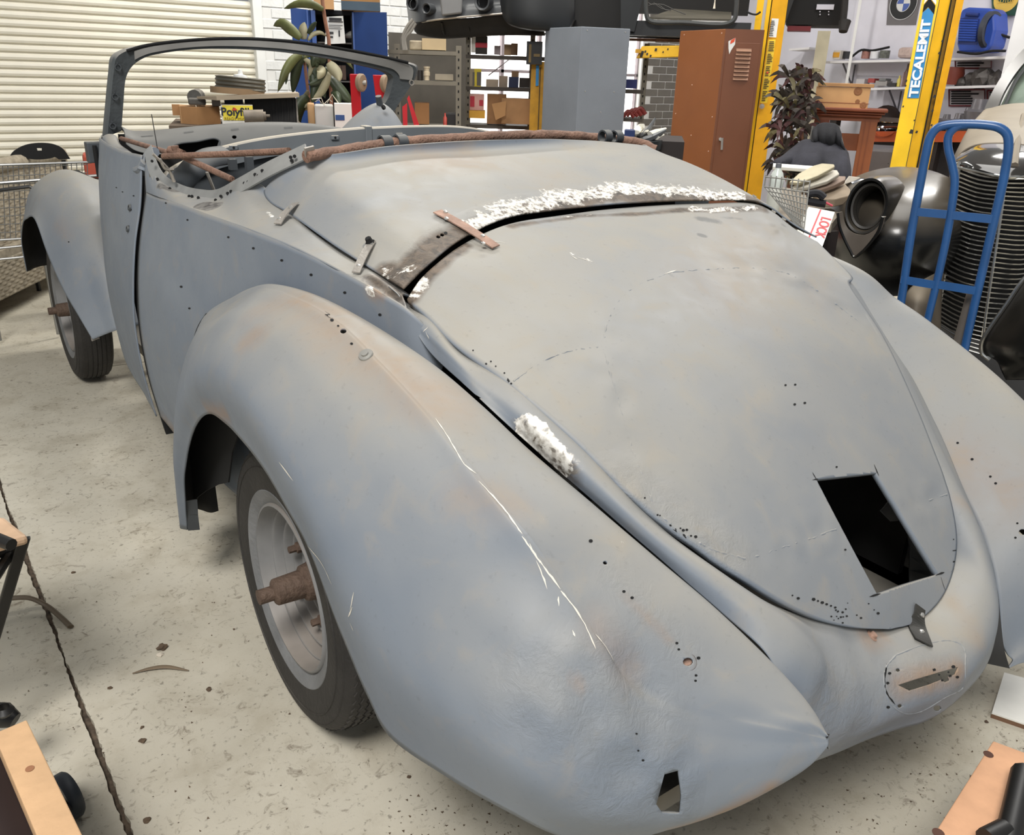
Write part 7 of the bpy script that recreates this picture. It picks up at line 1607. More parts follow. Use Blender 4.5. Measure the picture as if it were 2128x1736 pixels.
bm = bm_(); tube(bm, cr([gp(1990, 347, .05), gp(2035, 357, -.02), gp(2089, 368, -.065), gp(2135, 365, -.03), gp(2190, 356, .02)], 30), .005, 8); obj('grille_top_strip', bm, CHR, OC, True)
# nose dome over the grille, hood behind it
rows = []
for px_sh, o_, k in ((0, 0, 0),):
    pass
G_ = [[gp(1988, 346, .055), gp(2030, 352, -.025), gp(2090, 367, -.065), gp(2140, 362, -.03), gp(2195, 350, .04)],
      [gp(1984, 338, .07), gp(2026, 336, .01), gp(2090, 343, -.025), gp(2140, 340, .0), gp(2200, 338, .07)],
      [gp(1988, 328, .12), gp(2028, 314, .09), gp(2085, 313, .07), gp(2140, 316, .09), gp(2205, 330, .14)],
      [gp(1998, 318, .2), gp(2034, 301, .2), gp(2082, 298, .2), gp(2145, 304, .2), gp(2210, 322, .22)]]
panel('nose_dome', grid_bm(loft(G_, 40, 60)), OC, .006, None, BLKG)
G_ = [[gp(1962, 560, .22), gp(1974, 400, .22), gp(1985, 335, .21), gp(2020, 303, .205), gp(2082, 297, .2), gp(2150, 304, .2), gp(2215, 322, .22)],
      [gp(1960, 560, .4), gp(1972, 380, .42), gp(1990, 310, .45), gp(2030, 280, .48), gp(2090, 270, .5), gp(2160, 280, .5), gp(2230, 310, .5)],
      [gp(1990, 520, .9), gp(2000, 350, .95), gp(2012, 268, 1.0), gp(2045, 250, 1.05), gp(2100, 240, 1.1), gp(2170, 245, 1.1), gp(2240, 280, 1.1)],
      [gp(2020, 480, 1.5), gp(2030, 300, 1.5), gp(2040, 236, 1.5), gp(2065, 222, 1.5), gp(2120, 214, 1.5), gp(2180, 220, 1.5), gp(2240, 250, 1.5)]]
panel('bonnet', grid_bm(loft(G_, 50, 70)), OC, .006, None, DUSTB)
bm = bm_(); tube(bm, [gp(2108, 345, -.03), gp(2112, 310, .1), gp(2118, 280, .5), gp(2128, 240, 1.1)], .012, 8); obj('bonnet_ridge', bm, DUSTB, OC, True)
# windscreen and pillar
bm = bm_(); strip(bm, cr([gp(2046, 238, 1.5), gp(2062, 200, 1.6), gp(2085, 160, 1.75), (gp(2128, 105, 1.95)), gp(2200, 40, 2.3)], 20), cr([gp(2072, 240, 1.48), gp(2084, 205, 1.58), gp(2100, 175, 1.7), gp(2138, 125, 1.9), gp(2200, 70, 2.2)], 20), .03); obj('screen_pillar', bm, mat('pillar_dusty_black', (58, 55, 51), .4, var=.2, dust=(84, 78, 70), dustk=.4), OC, True, angle=.6)
bm = bm_(); strip(bm, [gp(2070, 238, 1.52), gp(2200, 216, 1.5)], [gp(2125, 130, 1.95), gp(2260, 110, 1.95)], .006); obj('windscreen', bm, mat('green_reflecting_glass', (128, 142, 128), .15, var=.3, scale=4, spec=.7), OC)  # the green that the glass reflects is put into its colour
bm = bm_(); p = [gp(x, y, 1.44+i_) for x, y, i_ in ((2091, 237, 0), (2116, 241, 0), (2118, 229, .05), (2093, 226, .05))]; vs = [bm.verts.new(tuple(q)) for q in p]; bm.faces.new(vs); o = obj('windscreen_sticker', bm, mat('sticker_pale_green', (176, 208, 196), .5), OC); solid(o, .002)
bm = bm_(); tube(bm, cr([gp(2074, 244, 1.45), gp(2080, 236, 1.46), gp(2110, 170, 1.7), gp(2140, 130, 1.85)], 12), .008, 6); tube(bm, [gp(2074, 244, 1.45), gp(2140, 250, 1.45)], .010, 6); obj('screen_rubber', bm, MATS['seal_grey'], OC, True)
# left front fender with its empty lamp socket
FC = PD(1864, 482, 3.25)
def fe(az, el, ra=1.):
    rt, vw = right(1880), view(1880)
    x = .272*math.cos(el)*math.cos(az); y = .52*math.cos(el)*math.sin(az); z = (.195 if el > 0 else .27)*math.sin(el)
    return FC+vw*.30+rt*(x+.0)+vw*y+UPV*z
bm = bm_(); R = []
for i in range(40):
    el = -1.2+2.75*i/39; R.append([bm.verts.new(tuple(fe(az, el))) for az in np.linspace(-math.pi, 0.0, 60)])
for a_, b_ in zip(R, R[1:]):
    for k in range(59): bm.faces.new((a_[k], a_[k+1], b_[k+1], b_[k]))
FE = panel('front_fender', bm, OC, .006, None, BLK)
LC = PD(1806, 429, 3.085); lax = -view(1806)*.93-right(1806)*.28+UPV*.10; lax /= np.linalg.norm(lax)
def ell(r0, pts_, nm, mt, par, sy_=1.16):
    """elliptical collar: profile (radius, height) swept round the lamp axis"""
    bm = bm_(); s_ = np.cross(lax, UPV); s_ /= np.linalg.norm(s_); q_ = np.cross(s_, lax); R = []
    for rr, hh in pts_: R.append([bm.verts.new(tuple(LC+lax*hh+(s_*math.cos(a)*.86+q_*math.sin(a)*sy_)*rr*r0)) for a in np.linspace(0, 2*math.pi, 41)[:-1]])
    for a_, b_ in zip(R, R[1:]):
        for k in range(40): bm.faces.new((a_[k], a_[(k+1) % 40], b_[(k+1) % 40], b_[k]))
    bmesh.ops.remove_doubles(bm, verts=bm.verts[:], dist=1e-6); return obj(nm, bm, mt, par, True, angle=.8)
ell(.084, [(1.08, -.16), (1.0, .0), (.92, .032), (.84, .03), (.78, .0), (.74, -.02)], 'lamp_collar', BLK, FE)
ell(.084, [(.78, .005), (.76, .012), (.68, .008), (.62, -.04), (.60, -.12)], 'lamp_rim', mat('socket_dusty', (54, 51, 47), .5, var=.2), FE)
ell(.084, [(.64, -.02), (.62, -.16), (.0, -.17)], 'lamp_socket', BLACK, FE)
bm = bm_(); s_ = np.cross(lax, UPV); s_ /= np.linalg.norm(s_); q_ = np.cross(s_, lax)
out = [LC+lax*.018+(s_*a+q_*b)*.084 for a, b in ((.86, -.35), (.74, -.85), (.55, -1.25), (.22, -1.75), (.02, -1.98), (-.2, -1.8), (-.55, -1.3), (-.78, -.8), (-.86, -.3))]
inn_ = [LC+lax*.045+(s_*a+q_*b)*.084 for a, b in ((.80, -.3), (.62, -.72), (.42, -.95), (.18, -1.08), (.0, -1.1), (-.18, -1.08), (-.42, -.95), (-.64, -.7), (-.80, -.28))]
out = [p+lax*(.058-.05*max(0, (0.0+i_))) for p, i_ in zip(out, (.0, .3, .55, .8, .9, .8, .55, .3, 0))]
bm = bm_(); strip(bm, cr(out, 30), cr(inn_, 30), .006); obj('lamp_plate', bm, mat('plate_dusty_grey', (92, 84, 76), .55, var=.15, dust=(140, 130, 114), dustk=.4), FE, True)
bm = bm_(); tube(bm, cr([p+lax*.004 for p in out], 30), .005, 6); obj('plate_edge', bm, BLK, FE, True)
# lower valance between fender and grille
G_ = [[PD(1870, 640, 3.0), PD(1890, 600, 3.02), PD(1930, 575, 3.1), PD(1965, 560, 3.25)], [PD(1880, 690, 2.95), PD(1910, 640, 2.95), PD(1940, 620, 3.05), PD(1958, 610, 3.2)], [PD(1890, 760, 3.0), PD(1920, 720, 3.0), PD(1945, 700, 3.1), PD(1955, 690, 3.2)]]
panel('front_apron', grid_bm(loft(G_, 24, 24)), OC, .006, None, DUSTB)
# right-hand fender at the frame edge, with chrome bead
bd = [(2160, 545), (2128, 580), (2090, 635), (2055, 685), (2040, 712), (2041, 735), (2056, 748)]
bm = bm_(); tube(bm, cr([PD(x, y, 3.08) for x, y in bd], 30), .007, 8); obj('fender_bead', bm, CHR, OC, True)
G_ = [[PD(x, y, 3.09) for x, y in bd[:-1]], [PD(2180, 600, 2.95), PD(2150, 640, 2.93), PD(2120, 690, 2.93), PD(2090, 730, 2.95), PD(2075, 745, 3.0), PD(2070, 750, 3.05)], [PD(2220, 640, 2.9), PD(2200, 680, 2.88), PD(2170, 720, 2.88), PD(2140, 750, 2.9), PD(2110, 765, 2.95), PD(2080, 770, 3.0)], [PD(2260, 700, 3.0), PD(2240, 740, 3.0), PD(2200, 780, 3.0), PD(2160, 790, 3.0), PD(2120, 790, 3.0), PD(2090, 790, 3.0)]]
panel('front_fender', grid_bm(loft(G_, 30, 40)), OC, .006, None, BLK)
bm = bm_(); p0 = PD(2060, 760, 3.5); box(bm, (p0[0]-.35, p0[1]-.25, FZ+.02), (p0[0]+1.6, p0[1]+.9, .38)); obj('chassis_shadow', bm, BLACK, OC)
# ------------------------------------------------------------------ blue hand truck
HB = mat('truck_blue', (36, 82, 136), .32, var=.12, scale=14, spec=.6); t = at('hand_truck', 'blue tubular steel hand truck standing before the old black car', 'hand truck', 1950, 650, 2.85)
def ht(px, o_=0.): return [PD(x, y, 2.86+o_) for x, y in px]
bm = bm_(); P_ = cr(ht([(1862, 690), (1875, 612), (1893, 490), (1910, 395), (1926, 312), (1934, 283), (1948, 266), (1972, 259.5), (2010, 258), (2050, 260), (2075, 265), (2092, 278), (2096, 300), (2088, 360), (2068, 450), (2040, 570), (2010, 700), (1996, 770)]), 90); tube(bm, P_, .0125, 12); obj('outer_frame', bm, HB, t, True)
bm = bm_(); P_ = cr(ht([(2012, 259), (1988, 264), (1972, 280), (1970, 305), (1978, 340), (1984, 375), (1978, 430), (1966, 500), (1946, 590), (1930, 655), (1912, 730)], .0), 60); tube(bm, P_, .0115, 12); obj('inner_frame', bm, HB, t, True)
for a_, b_ in (((1899, 440), (1967, 446)), ((1973, 447), (2064, 456)), ((1872, 581), (1944, 593)), ((1950, 592), (2034, 606))):
    bm = bm_(); A_, B_ = ht([a_, b_], -.01); v_ = view(1960)*.004; hexa(bm, [A_-UPV*.012, B_-UPV*.012, B_-UPV*.012+v_, A_-UPV*.012+v_, A_+UPV*.012, B_+UPV*.012, B_+UPV*.012+v_, A_+UPV*.012+v_]); obj('cross_bar', bm, HB, t)
bm = bm_(); A_, B_ = PD(2020, 610, 2.9), PD(1985, 735, 2.9); tube(bm, [A_, B_], .014, 8, flat=(1.2, .4)); obj('steel_brace', bm, mat('brace_steel', (130, 122, 114), .4, metal=.5, var=.2), t, True)
for x in (1852, 1990):
    bm = bm_(); c_ = PD(x, 800, 2.86); c_[2] = FZ+.12; lathe(bm, [(.03, -.025), (.10, -.03), (.12, -.02), (.12, .02), (.10, .03), (.03, .025)], 24, c_, right(1930), closed=True); obj('wheel', bm, BLACK, t, True)
bm = bm_(); c1, c2 = PD(1852, 800, 2.86), PD(1990, 800, 2.86); c1[2] = c2[2] = FZ+.12; tube(bm, [c1, c2], .012, 8); obj('axle', bm, STEEL, t)
# ------------------------------------------------------------------ clutter on the bench beside the boot
TD = 3.35
bm = bm_(); p = [PD(x, y, d_) for x, y, d_ in ((1600, 470, 2.95), (1728, 470, 2.95), (1775, 405, 3.8), (1620, 395, 3.9))]; zt_ = PD(1690, 432, 3.3)[2]; q = [V3(a[0], a[1], zt_) for a in p]; t = thing('clutter_table', 'grey-brown board table beside the boot, heaped with stone pads and a wire basket', 'table', (0, 0, 0)); hexa(bm, [a-UPV*.03 for a in q]+q); obj('top', bm, mat('old_board', (128, 118, 104), .8, var=.25, scale=12), t)
for a in q: bm = bm_(); c_ = sum(q)/4; e_ = a+(c_-a)*.1; box(bm, (e_[0]-.025, e_[1]-.025, FZ), (e_[0]+.025, e_[1]+.025, zt_-.03)); obj('leg', bm, MATS['table_dark'], t)
def slab_pad(nm, label, pts, D_, th, mt, lean=0.):
    """flat pad from its seen outline: outline points on a tilted plane, given thickness"""
    c_ = np.mean([PD(x, y, D_) for x, y in pts], axis=0); bm = bm_(); ys = [y for _, y in pts]; y0, y1 = min(ys), max(ys)
    up_ = [PD(x, y, D_+.16*(y1-y)/(y1-y0)) for x, y in pts]; n_ = len(up_)
    top = [bm.verts.new(tuple(a)) for a in up_]; bot = [bm.verts.new(tuple(a-UPV*th+view(1700)*.01)) for a in up_]; bm.faces.new(top); bm.faces.new(bot[::-1])
    for i in range(n_): bm.faces.new((top[i], bot[i], bot[(i+1) % n_], top[(i+1) % n_]))
    return single(nm, label, 'pad', bm, mt, 'stone-coloured pads stacked on the clutter table', bevel=.004)
slab_pad('dusty_pad', 'long pale pad at the very top of the stacked pads', [(1640, 378), (1660, 360), (1690, 344), (1708, 339), (1734, 341), (1735, 346), (1700, 365), (1660, 380)], 3.15, .012, mat('pad_cream', (190, 180, 152), .8, var=.15, scale=14))
slab_pad('dusty_pad', 'white-edged pad second from the top of the stacked pads', [(1645, 388), (1675, 376), (1715, 352), (1740, 353), (1745, 361), (1720, 376), (1680, 388), (1650, 392)], 3.17, .014, mat('pad_white', (204, 198, 184), .8, var=.15, scale=14))
slab_pad('dusty_pad', 'brown pad third from the top of the stacked pads', [(1665, 396), (1700, 384), (1735, 365), (1758, 366), (1757, 373), (1735, 384), (1690, 399)], 3.2, .016, mat('pad_brown', (146, 126, 112), .8, var=.15, scale=14))
slab_pad('dusty_pad', 'broad tan pad at the bottom of the stacked pads', [(1690, 402), (1712, 394), (1755, 380), (1768, 394), (1766, 406), (1735, 414), (1700, 414)], 3.22, .03, mat('pad_tan', (152, 136, 116), .8, var=.15, scale=14))
bm = bm_(); p = [PD(x, y, 3.4+i_*.03) for i_, (x, y) in enumerate([(1752, 382), (1764, 366), (1789, 369), (1764, 390)])]; vs = [bm.verts.new(tuple(a)) for a in p]; bm.faces.new(vs); o = single('paper_scrap', 'crumpled pale paper behind the stacked pads', 'paper', bm, mat('scrap_paper', (196, 188, 174), .8, var=.12, scale=20)); solid(o, .004)
for k, pts in enumerate([[(1676, 404), (1700, 402), (1713, 412)], [(1678, 418), (1700, 422), (1716, 424)]]):
    bm = bm_(); tube(bm, cr([PD(x, y, 3.1) for x, y in pts], 8), .016, 8, flat=(1.2, .8)); single('black_grip', 'black rubber handle grip under the stacked pads, %s one' % ('upper', 'lower')[k], 'grip', bm, CLOTH2, 'black grips under the pads', smooth=True)
bm = bm_(); tube(bm, [PD(1716, 421, 3.09), PD(1730, 428, 3.09)], .004, 6); single('pink_rod', 'thin pink-tipped rod by the black grips', 'rod', bm, mat('rod_pink', (190, 70, 84), .5), smooth=True)
for k, pts in enumerate([[(1772, 384), (1790, 376), (1802, 377)], [(1770, 394), (1788, 386), (1800, 384)], [(1722, 418), (1745, 416), (1756, 412)]]):
    bm = bm_(); tube(bm, [PD(x, y, 3.4) for x, y in pts], .010, 8); single('chrome_strip', ['upper bright metal strip behind the lamp fender', 'lower bright metal strip behind the lamp fender', 'bright metal strip under the tan pad'][k], 'strip', bm, MATS['bright_chrome'], 'bright metal strips on the table', smooth=True)
t = at('plastic_bottle', 'clear ribbed plastic bottle standing in the wire basket', 'bottle', 1612, 410, 3.0)
CLR = mat('clear_plastic', (214, 220, 212), .12, var=.06, spec=.7); b0_ = PD(1608, 414, 3.0); b0_[2] = zt_; hB = PD(1608, 346, 3.0)[2]-b0_[2]; rB = 15*2.6/CF
bm = bm_(); lathe(bm, [(0, 0), (rB, 0), (rB, hB*.62), (rB*1.05, hB*.68), (rB, hB*.78), (rB*.8, hB*.88), (rB*.4, hB*.96), (rB*.38, hB)], 28, b0_, (0, 0, 1)); obj('body', bm, CLR, t, True, angle=.8)
bm = bm_(); lathe(bm, [(rB*.42, hB*.98), (rB*.42, hB*1.06), (0, hB*1.07)], 16, b0_, (0, 0, 1)); obj('cap', bm, mat('cap_grey', (110, 112, 116), .4), t)
bm = bm_(); lathe(bm, [(rB*1.01, hB*.12), (rB*1.01, hB*.58)], 28, b0_, (0, 0, 1)); obj('label', bm, mat('bottle_label', (226, 226, 214), .5, var=.1), t, True)
t = at('wire_basket', 'galvanised wire mesh basket front edge between boot and sign', 'basket', 1640, 430, 2.9)
def wb(u, v_): # u along the rim, v down
    a = PD(1588, 388, 2.9)*(1-u)+PD(1680, 400, 2.75)*u; b_ = PD(1650, 462, 2.75)*(1-u)+PD(1668, 500, 2.7)*u; return a*(1-v_)+b_*v_
bm = bm_()
for k in range(12): u = k/11; tube(bm, [wb(u, 0), wb(u, .5)-view(1630)*.0, wb(u, 1)], .0022, 5)
for k in range(9): v_ = k/8; tube(bm, [wb(0, v_), wb(1, v_)], .0022, 5)
o = obj('mesh_front', bm, mat('galvanised_wire', (158, 156, 150), .4, metal=.6), t); o['kind'] = 'stuff'
bm = bm_()
for k in range(9): u = k/8; a = wb(u, 0); tube(bm, [a, a+UPV*.035+view(1630)*.01], .0022, 5)
a = wb(0, 0); b_ = wb(1, 0)
for h_ in (.0, .03): tube(bm, [a+UPV*h_+view(1630)*h_*.3, b_+UPV*h_+view(1630)*h_*.3], .0024, 5)
o = obj('mesh_rim', bm, MATS['galvanised_wire'], t); o['kind'] = 'stuff'
t = at('tin_sign', 'white tin sign with red lettering and a red stripe leaning between basket and old fender', 'sign', 1700, 470, 2.8)
sg_ = [(1640, 470), (1678, 430), (1733, 439), (1736, 447), (1704, 520)]
S1_ = [PD(1680, 430, 2.85), PD(1735, 441, 2.85), PD(1703, 530, 2.62), PD(1640, 515, 2.62)]
bm = bm_(); v_ = view(1690)*.003; hexa(bm, [S1_[3], S1_[2], S1_[2]+v_, S1_[3]+v_, S1_[0], S1_[1], S1_[1]+v_, S1_[0]+v_]); obj('plate', bm, mat('sign_white', (226, 224, 214), .4, var=.03), t, bevel=.002)
SR = mat('sign_red', (206, 52, 62), .5); bl = lambda u, w_: (S1_[0]*(1-u)+S1_[1]*u)*(1-w_)+(S1_[3]*(1-u)+S1_[2]*u)*w_-view(1690)*.003
bm = bm_(); vs = [bm.verts.new(tuple(bl(u, w_))) for u, w_ in ((.44, .0), (.50, .0), (.50, 1), (.44, 1))]; bm.faces.new(vs); obj('red_stripe', bm, SR, t)
dn = S1_[2]-S1_[1]; dn /= np.linalg.norm(dn); acr = S1_[1]-S1_[0]; acr /= np.linalg.norm(acr); hh_ = np.linalg.norm(S1_[1]-S1_[0])
text('lettering', 'LOCK', hh_*.52, SR, t, basis(bl(.76, .16), dn, acr), .0008, 'LEFT', 1.05, bold=.02)
# ================================================================== FOREGROUND
RAWT = mat('sawn_timber', (206, 168, 128), .75, var=.08, scale=3, bump=.15, bscale=60); RAWS = mat('sawn_edge', (60, 34, 28), .8, var=.2)
def grain(mt):
    N = mt.node_tree.nodes; L = mt.node_tree.links
    for n_ in N:
        if n_.type == 'TEX_NOISE' and abs(n_.inputs['Scale'].default_value-3) < .01:
            mp = N.new('ShaderNodeMapping'); mp.inputs['Scale'].default_value = (6, 6, 30); tc = [q for q in N if q.type == 'TEX_COORD'][0]; L.new(tc.outputs['Object'], mp.inputs['Vector']); L.new(mp.outputs[0], n_.inputs['Vector'])
grain(RAWT)
zl = .34
t = thing('timber_rail', 'pale sawn timber lying across the black stand at the lower left, with a brown stain', 'timber', tuple(PZ(30, 1510, zl)))
a, b_ = PZ(-14, 1525, zl), PZ(55, 1496, zl); d_ = PZ(172, 1738, zl)-b_; d_ = d_/np.linalg.norm(d_)*.9; hexa(bm_0 := bm_(), [a-UPV*.045, b_-UPV*.045, b_+d_-UPV*.045, a+d_-UPV*.045, a, b_, b_+d_, a+d_]); obj('beam', bm_0, RAWT, t, bevel=.002)
bm = bm_(); p = PZ(62, 1598, zl+.0008); lathe(bm, [(0, .0006), (.007, .0006), (.007, 0)], 16, p, (0, 0, 1)); o = obj('stain', bm, mat('stain_brown', (150, 104, 74), .8), t); 
bm = bm_(); a2 = a-UPV*.047-(b_-a)*.9; hexa(bm, [V3(a2[0], a2[1], FZ+.1), V3(*(a+(b_-a)*.1)[:2], FZ+.1), V3(*(a+(b_-a)*.1+d_)[:2], FZ+.1), V3(*(a2+d_)[:2], FZ+.1), a2, a+(b_-a)*.1-UPV*.047, a+(b_-a)*.1+d_-UPV*.047, a2+d_]); t2 = thing('black_stand', 'black stand below the pale timber at the lower left, on a castor', 'stand', (0, 0, 0)); obj('cabinet', bm, mat('stand_maroon', (36, 22, 20), .6), t2)
bm = bm_(); c_ = PZ(140, 1655, FZ+.05); lathe(bm, [(.012, -.014), (.045, -.014), (.05, -.008), (.05, .008), (.045, .014), (.012, .014)], 24, c_, (1, .3, 0), closed=True); obj('castor', bm, mat('castor_slate', (40, 46, 54), .5), t2, True)
bm = bm_(); tube(bm, [c_, V3(*(a+(b_-a)*.08+d_*.25)[:2], FZ+.11)], .012, 8); obj('castor_stem', bm, BLACK, t2)
hw = .60
t = thing('folding_workbench', 'black folding workbench with a worn tan top, its corner reaching in at the left edge', 'workbench', tuple(PZ(20, 1250, .3)))
cn = PZ(52, 1108, hw); ed = PZ(36, 1087, hw)-cn; ed /= np.linalg.norm(ed); el_ = np.array([-1., -.12, 0])
q = [cn, cn+V3(0, .30, 0), cn+V3(-.62, .26, 0), cn+V3(-.62, -.06, 0)]
q = [PZ(58, 1112, hw), PZ(34, 1090, hw)+V3(-.02, .0, 0), PZ(34, 1090, hw)+V3(-.62, .10, 0), PZ(58, 1112, hw)+V3(-.64, -.05, 0)]
q[1] = q[0]+V3(-.03, .11, 0); q[2] = q[1]+V3(-.60, .12, 0)
bm = bm_(); hexa(bm, [a_-UPV*.022 for a_ in q]+q); obj('top', bm, mat('worn_tan', (196, 164, 134), .5, var=.2, scale=14), t, bevel=.008)  # top raised and extended out of view to cast the floor shadow
SBK = mat('stand_black', (24, 23, 22), .45)
bm = bm_(); q2 = [q[1]+V3(-.04, .05, -.0), q[1]+V3(-.03, .24, 0), q[2]+V3(0, .26, 0), q[2]+V3(0, .05, 0)]; hexa(bm, [a_-UPV*.03 for a_ in q2]+[a_-UPV*.004 for a_ in q2]); obj('rear_jaw', bm, SBK, t, bevel=.006)
bm = bm_(); A_ = PZ(50, 1122, hw-.02); B_ = PZ(-30, 1390, .25); C_ = PZ(-60, 1480, FZ); rt = right(30)*.012; vw = view(30)*.014; hexa(bm, [B_-rt, B_+rt, B_+rt+vw, B_-rt+vw, A_-rt, A_+rt, A_+rt+vw, A_-rt+vw]); obj('leg', bm, SBK, t, bevel=.003)
bm = bm_(); A2 = A_+V3(-.5, .1, 0); B2 = V3(A2[0]-.05, A2[1], FZ); hexa(bm, [B2-rt, B2+rt, B2+rt+vw, B2-rt+vw, A2-rt, A2+rt, A2+rt+vw, A2-rt+vw]); A3 = B_; B3 = V3(B_[0]-.12, B_[1]-.02, FZ); hexa(bm, [B3-rt, B3+rt, B3+rt+vw, B3-rt+vw, A3-rt, A3+rt, A3+rt+vw, A3-rt+vw]); obj('leg', bm, SBK, t)
bm = bm_(); tube(bm, cr([PZ(-30, 1160, hw-.05), PZ(10, 1142, hw-.05), PZ(40, 1132, hw-.05)], 8), .013, 8); tube(bm, [PZ(-10, 1200, hw-.08), PZ(20, 1152, hw-.06)], .010, 8); obj('inner_bar', bm, SBK, t, True)
bm = bm_(); tube(bm, [PZ(-12, 1118, hw+.015), PZ(24, 1133, hw+.012)], .012, 10); obj('clamp_screw', bm, SBK, t, True)
bm = bm_(); P_ = cr([PZ(-30, 1250, .10), PZ(20, 1244, .09), PZ(60, 1243, .075), PZ(95, 1258, .05), PZ(125, 1282, .035), PZ(147, 1303, FZ+.01)], 24); tube(bm, P_, .0085, 8, flat=(1.2, .6)); single('rubber_strip', 'short brown rubber strip curving down to the floor from the black stand', 'strip', bm, mat('rubber_brown', (96, 82, 64), .45, var=.2), smooth=True)
bm = bm_(); tube(bm, [PZ(-20, 1490, .2), PZ(10, 1487, .2), PZ(32, 1498, .19)], [.03, .026, .016], 10); lathe(bm, [(.012, -.01), (.02, 0), (.012, .01)], 12, PZ(8, 1478, .23), (0, 0, 1), closed=True); single('plastic_knob', 'knobbly black plastic handle behind the pale timber', 'handle', bm, MATS['stand_black'], smooth=True)
# lower right plank, black post and tile
zr = .30
t = thing('timber_plank', 'pinkish sawn plank with a round knot at the lower right corner', 'timber', tuple(PZ(2060, 1600, zr)))
p = [PZ(1934, 1745, zr), PZ(2064, 1540, zr), PZ(2150, 1572, zr), PZ(2040, 1790, zr)]; ex = (p[0]-p[1])*.6; hexa(bm_1 := bm_(), [p[0]+ex-UPV*.04, p[3]+ex-UPV*.04, p[2]-UPV*.04, p[1]-UPV*.04, p[0]+ex, p[3]+ex, p[2], p[1]]); obj('board', bm_1, mat('plank_pink', (206, 158, 122), .75, var=.1, scale=3, bump=.12, bscale=50), t, bevel=.002); grain(MATS['plank_pink'])
bm = bm_(); lathe(bm, [(0, .0006), (.0085, .0006), (.009, 0)], 16, PZ(2054, 1568, zr+.0005), (0, 0, 1)); obj('knot', bm, mat('knot_dark', (86, 56, 44), .8), t)
bm = bm_(); lathe(bm, [(0, .0006), (.010, .0006), (.010, 0)], 16, PZ(1950, 1732, zr+.0005), (0, 0, 1)); obj('knot', bm, MATS['knot_dark'], t)
bm = bm_(); q = [V3(a_[0], a_[1], 0) for a_ in p]; c_ = (p[1]+p[2])/2; e_ = (p[0]+ex+p[3]+ex)/2
for k, cc in enumerate((c_+(e_-c_)*.12, c_+(e_-c_)*.9)):
    bm = bm_(); box(bm, (cc[0]-.03, cc[1]-.03, FZ), (cc[0]+.03, cc[1]+.03, zr-.041)); single('trestle_leg', 'dark trestle leg under the pinkish plank, %s one' % ('front', 'rear')[k], 'leg', bm, MATS['table_dark'], 'legs under the plank') if False else obj('trestle_leg', bm, MATS['table_dark'], t)
bm = bm_(); A_ = PZ(2098, 1760, zr+.05); B_ = PZ(2135, 1590, zr+.05); tube(bm, [A_-UPV*.03, (A_+B_)/2-UPV*.02, B_-UPV*.02], .022, 10); tube(bm, [PZ(2050, 1748, zr+.03), PZ(2090, 1728, zr+.03)], .02, 10); single('black_bar', 'blurred black bar lying along the plank at the bottom right corner', 'bar', bm, MATS['stand_black'], smooth=True)
t = thing('white_tile', 'white speckled square tile with a brown edge on the floor at the right', 'tile', tuple(PZ(2095, 1460, FZ)))
p = [PZ(2058, 1492, FZ+.0), PZ(2180, 1534, FZ+.0), PZ(2200, 1440, FZ+.0), PZ(2084, 1408, FZ)]; bm = bm_(); hexa(bm, [a_ for a_ in p]+[a_+UPV*.012 for a_ in p]); obj('backing', bm, mat('tile_brown', (110, 82, 62), .8), t); bm = bm_(); hexa(bm, [a_+UPV*.012 for a_ in p]+[a_+UPV*.016 for a_ in p]); obj('glaze', bm, mat('tile_white', (226, 224, 216), .4, var=.05, scale=14), t)
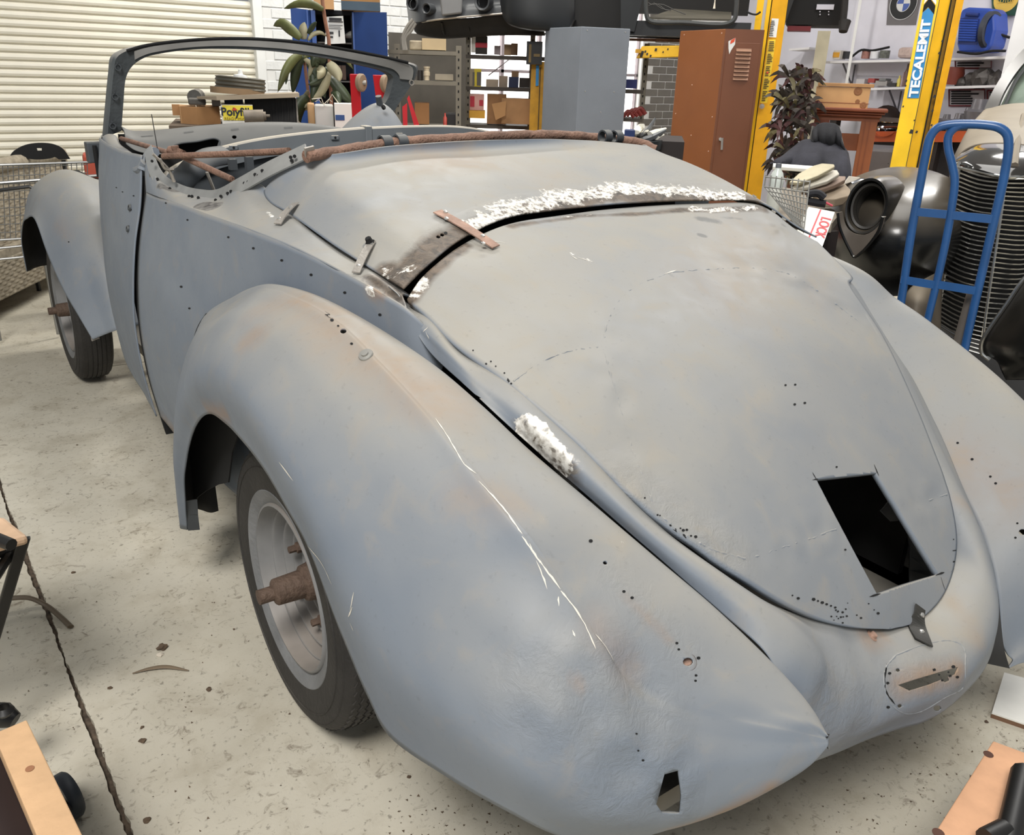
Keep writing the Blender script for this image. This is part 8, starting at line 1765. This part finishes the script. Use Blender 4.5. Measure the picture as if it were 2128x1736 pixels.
# floor litter
random.seed(21)
LIT = mat('litter_brown', (92, 76, 60), .9, var=.3, scale=40); LITP = mat('litter_pale', (206, 196, 180), .8)
bm = bm_(); P_ = cr([PZ(275, 1400, FZ+.004), PZ(310, 1390, FZ+.006), PZ(345, 1386, FZ+.008), PZ(392, 1394, FZ+.004)], 14); tube(bm, P_, [.001+.004*math.sin(math.pi*(i+.5)/14) for i in range(14)], 6, flat=(1.4, .5)); single('dry_leaf', 'thin dry curled leaf lying on the floor left of the rear wheel', 'leaf', bm, mat('dry_leaf_tan', (120, 104, 84), .7), smooth=True)
def crumb(nm, label, px, py, r, mt, sq=.5):
    bm = bm_(); bmesh.ops.create_icosphere(bm, subdivisions=2, radius=r, matrix=Matrix.Translation(Vector(PZ(px, py, FZ+r*sq*.7))))
    c_ = Vector(PZ(px, py, FZ+r*sq*.7))
    for v_ in bm.verts:
        d_ = v_.co-c_; v_.co = c_+Vector((d_.x*random.uniform(.6, 1.4), d_.y*random.uniform(.6, 1.4), d_.z*sq))
    return single(nm, label, 'debris', bm, mt, 'crumbs of dirt on the floor')
crumb('dirt_clod', 'largest dirt clod on the floor, in the dark patch left of the rear wheel', 337, 1345, .012, LIT, .7)
crumb('paper_bit', 'pale scrap touching the largest dirt clod', 333, 1360, .008, LITP, .5)
for k, (x, y, r, l_) in enumerate([(434, 1433, .011, 'flat brown crumb just left of the tyre foot'), (296, 1540, .012, 'brown crumb near the floor joint, lower of two'), (295, 1512, .007, 'brown crumb near the floor joint, upper of two'), (305, 1705, .012, 'dark crumb by the floor joint at the bottom edge'), (228, 1430, .009, 'dark crumb close to the floor joint'), (152, 1190, .009, 'dark flake on the floor right of the black work stand'), (486, 1308, .005, 'small black crumb between joint and tyre'), (160, 925, .006, 'tiny black crumb on the floor beyond the black work stand'), (850, 1615, .007, 'rusty crumb under the rear fender edge'), (2050, 1500, .008, 'rusty crumb beside the white tile')]):
    crumb('dirt_crumb', l_, x, y, r*.62, LIT)
bm = bm_()
for _ in range(420):
    x, y = random.choice(((random.uniform(-50, 700), random.uniform(900, 1760)), (random.uniform(1700, 2200), random.uniform(1500, 1760)), (random.uniform(800, 1300), random.uniform(1640, 1760)))); p = PZ(x, y, FZ+.0012); r = random.uniform(.0008, .0035)
    a0 = random.uniform(0, 6.28); vs = [bm.verts.new((p[0]+r*math.cos(a0+k*2.1)*random.uniform(.5, 1.5), p[1]+r*math.sin(a0+k*2.1)*random.uniform(.5, 1.5), p[2]+(.002 if k == 0 else 0))) for k in range(3)]; bm.faces.new(vs)
o = obj('floor_grit', bm, LIT); o['kind'] = 'stuff'; o['label'] = 'fine grit scattered over the concrete'; o['category'] = 'grit'
